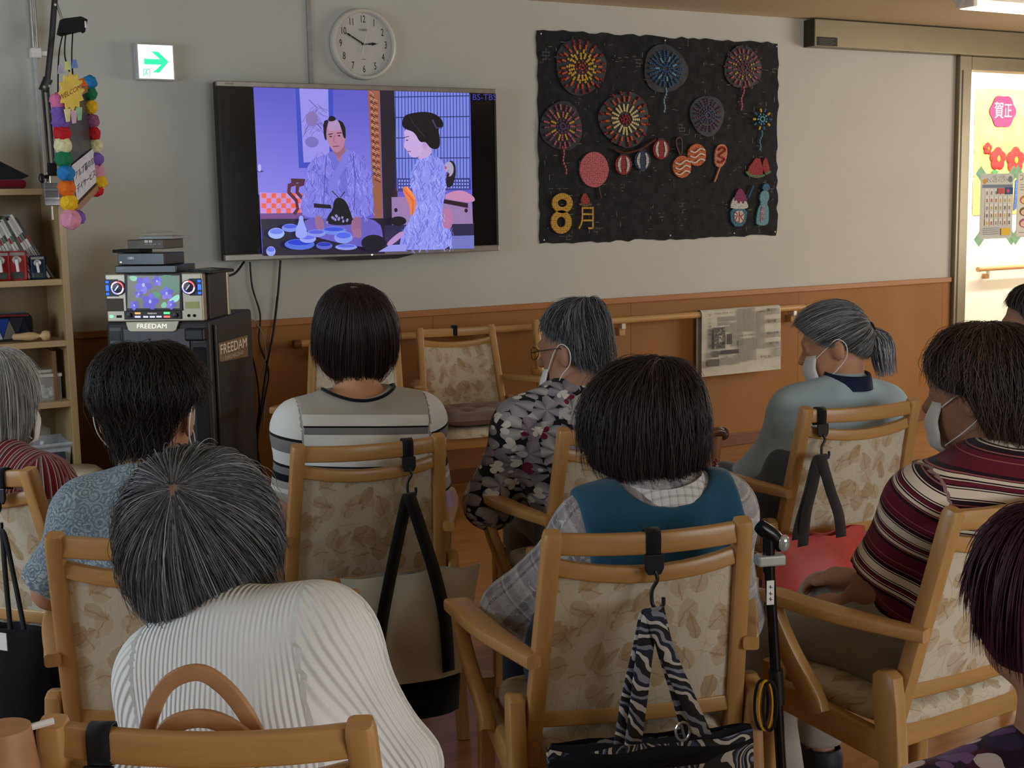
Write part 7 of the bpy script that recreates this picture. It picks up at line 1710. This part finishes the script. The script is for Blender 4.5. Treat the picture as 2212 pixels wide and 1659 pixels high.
m, s = bag_body(a_.z+.0, a_.z-.22, a_.x, b_.x, a_.x, b_.x, -.165, .06, .004, 15); capbag(m, s); m.build('bag_body', M_TAN, hb_, smooth=60)
pc = fr.J(20, 1640, -.31); o = MB().lathe([(.0, .0), (.030, .0), (.036, -.05), (.034, -.13), (.0, -.135)], (0, 0, 0), (0, 0, 1), 20).build('leather_pouch', M_TAN, None, smooth=40); pw = fr.w(pc.x-.004, pc.y, pc.z+.038); o.location = pw; tag(o, 'tan leather pouch hung at the post of the nearest chair', 'pouch')
MB().tube([(.03, 0, -.006), (.055, 0, -.004)], .004, 6).build('zip_pull', M_WHITE, o)
# strap on the arm of an empty chair, strap on the top of the cushion chair
fr = CH['w2']; o = MB().box((-.012, -.016, -.026), (.012, .016, .026)).build('strap_loop', M_STRAP, None, bevel=.003); o.location = fr.w(-.0, -.288, .822); o.rotation_euler = (0, 0, fr.rz); tag(o, 'black strap wound round the top rail of the cushioned armchair', 'strap')
fr = CH['w3']; o = MB().box((-.022, -.012, -.020), (.022, .012, .018)).build('strap_loop', M_STRAP, None, bevel=.003); o.location = fr.w(-.285, .02, .604); o.rotation_euler = (0, 0, fr.rz); tag(o, 'black strap wound round the arm of an empty armchair', 'strap')
# folding cane clipped to the teal woman's chair
c = 'c6'; fr = CH[c]; yy = -.20
tp, bt = fr.J(1662, 1235, yy), fr.J(1690, 1760, yy); 
cn = empty('folding_cane', fr.w(tp.x, tp.y, 0), fr.rz, 'black folding cane with a clear handle end beside a chair', 'cane'); o_ = Vector((tp.x, tp.y, 0))
S_ = lambda px, py, y=yy: fr.J(px, py, y)-o_
foot = Vector((lerp(tp.x, bt.x, 1.6)-tp.x, 0, .012)); M_CNB = plain('cane_black', (16, 16, 18), .25, .2)
MB().tube([foot, Vector((0, 0, tp.z))], .0105, 12).build('shaft', M_CNB, cn, smooth=50); MB().lathe([(.016, 0), (.016, .02), (.011, .03)], foot+Vector((0, 0, -.012)), (0, 0, 1), 14).build('rubber_foot', M_BLACKM, cn)
MB().tube([lerp(foot, Vector((0, 0, tp.z)), .62), lerp(foot, Vector((0, 0, tp.z)), .72)], .0145, 12).build('joint_sleeve', M_BLACK, cn, smooth=50)
MB().box(tuple(S_(1633, 1222)+Vector((0, -.016, 0))), tuple(S_(1692, 1195)+Vector((0, .016, 0)))).build('holder_clip', plain('clip_silver', (176, 176, 172), .3, .3), cn, bevel=.004)
MB().tube(curve_path([S_(1640, 1135), S_(1652, 1145), S_(1672, 1160), S_(1690, 1182)], 5), [.013+.003*math.sin(i/15*3.1) for i in range(16)], 12).build('handle', M_CNB, cn, smooth=50); MB().tube([S_(1660, 1150), S_(1661, 1235)], .012, 12).build('neck', M_CNB, cn, smooth=50)
MB().ball(S_(1688, 1170)+Vector((0, -.012, 0)), (.012, .008, .017), 14, 8).build('handle_cap', plain('clear_cap', (176, 178, 176), .1, .5), cn, smooth=60)
MB().box(tuple(S_(1651, 1303)+Vector((0, -.0125, 0))), tuple(S_(1667, 1250)+Vector((0, -.0105, 0)))).build('paper_tag', M_WHITE, cn)
q = Paint(lambda u, v, k: S_(u, v)+Vector((0, -.0128-k, 0)), .0001)
for dy in (1264, 1278, 1290): q.line([(1656, dy), (1663, dy+1)], 1.6, (50, 50, 50)); q.line([(1659, dy-4), (1659, dy+4)], 1.4, (50, 50, 50))
q.build('tag_marks', printed(), cn)
for k, (px_, cc) in enumerate(((1637, (20, 20, 20)), (1644, (200, 150, 40)), (1652, (26, 22, 20)))):
    c0 = S_(px_, 1515); MB().tube([c0+Vector((.014*math.cos(t_), -.018-.004*k, .050*math.sin(t_))) for t_ in [2*math.pi*i/20 for i in range(20)]], .0032, 6, closed=True).build('wrist_loop', cloth('loop_%d' % k, cc), cn, smooth=60)
# patterned walking stick with a round topped handle, standing between the seats
P_ = onZ(1548, 938, .76); o = empty('walking_stick', (P_.x, P_.y, 0), .3, 'red patterned walking stick with a brown cross handle', 'cane')
def stickmat():
    t = NT('red_patterned_stick'); v = t.coord(); n = t.noise(v, 90, 2); t.base(t.ramp(n, [(0, srgb(120, 24, 36)), (.5, srgb(190, 170, 170)), (.56, srgb(60, 16, 24)), (.62, srgb(130, 30, 42))], 'CONSTANT')); t.rough(.35); return t.m
MB().tube([(-.01, 0, .012), (-.004, 0, .70)], .0105, 12).build('shaft', stickmat(), o, smooth=50); MB().lathe([(.016, 0), (.016, .02), (.011, .03)], (-.01, 0, 0), (0, 0, 1), 14).build('rubber_foot', M_BLACKM, o)
M_HND = plain('handle_brown', (92, 58, 44), .25); MB().tube([(-.004, 0, .69), (-.002, 0, .73), (0, 0, .755)], [.012, .016, .016], 12).build('collar', plain('collar_tan', (150, 108, 72), .4), o, smooth=50)
MB().tube(curve_path([(-.085, 0, .752), (-.04, 0, .766), (0, 0, .768), (.022, 0, .762), (.034, 0, .756)], 5), [.010+.005*(i/20) + (.004 if i > 17 else 0) for i in range(21)], 12).build('handle', M_HND, o, smooth=50); MB().lathe([(.001, .006), (.014, .004), (.019, 0), (.018, -.004)], (.036, 0, .756), (.95, 0, -.2), 18).build('handle_cap', plain('cap_bronze', (150, 110, 110), .2, .8), o, smooth=50)
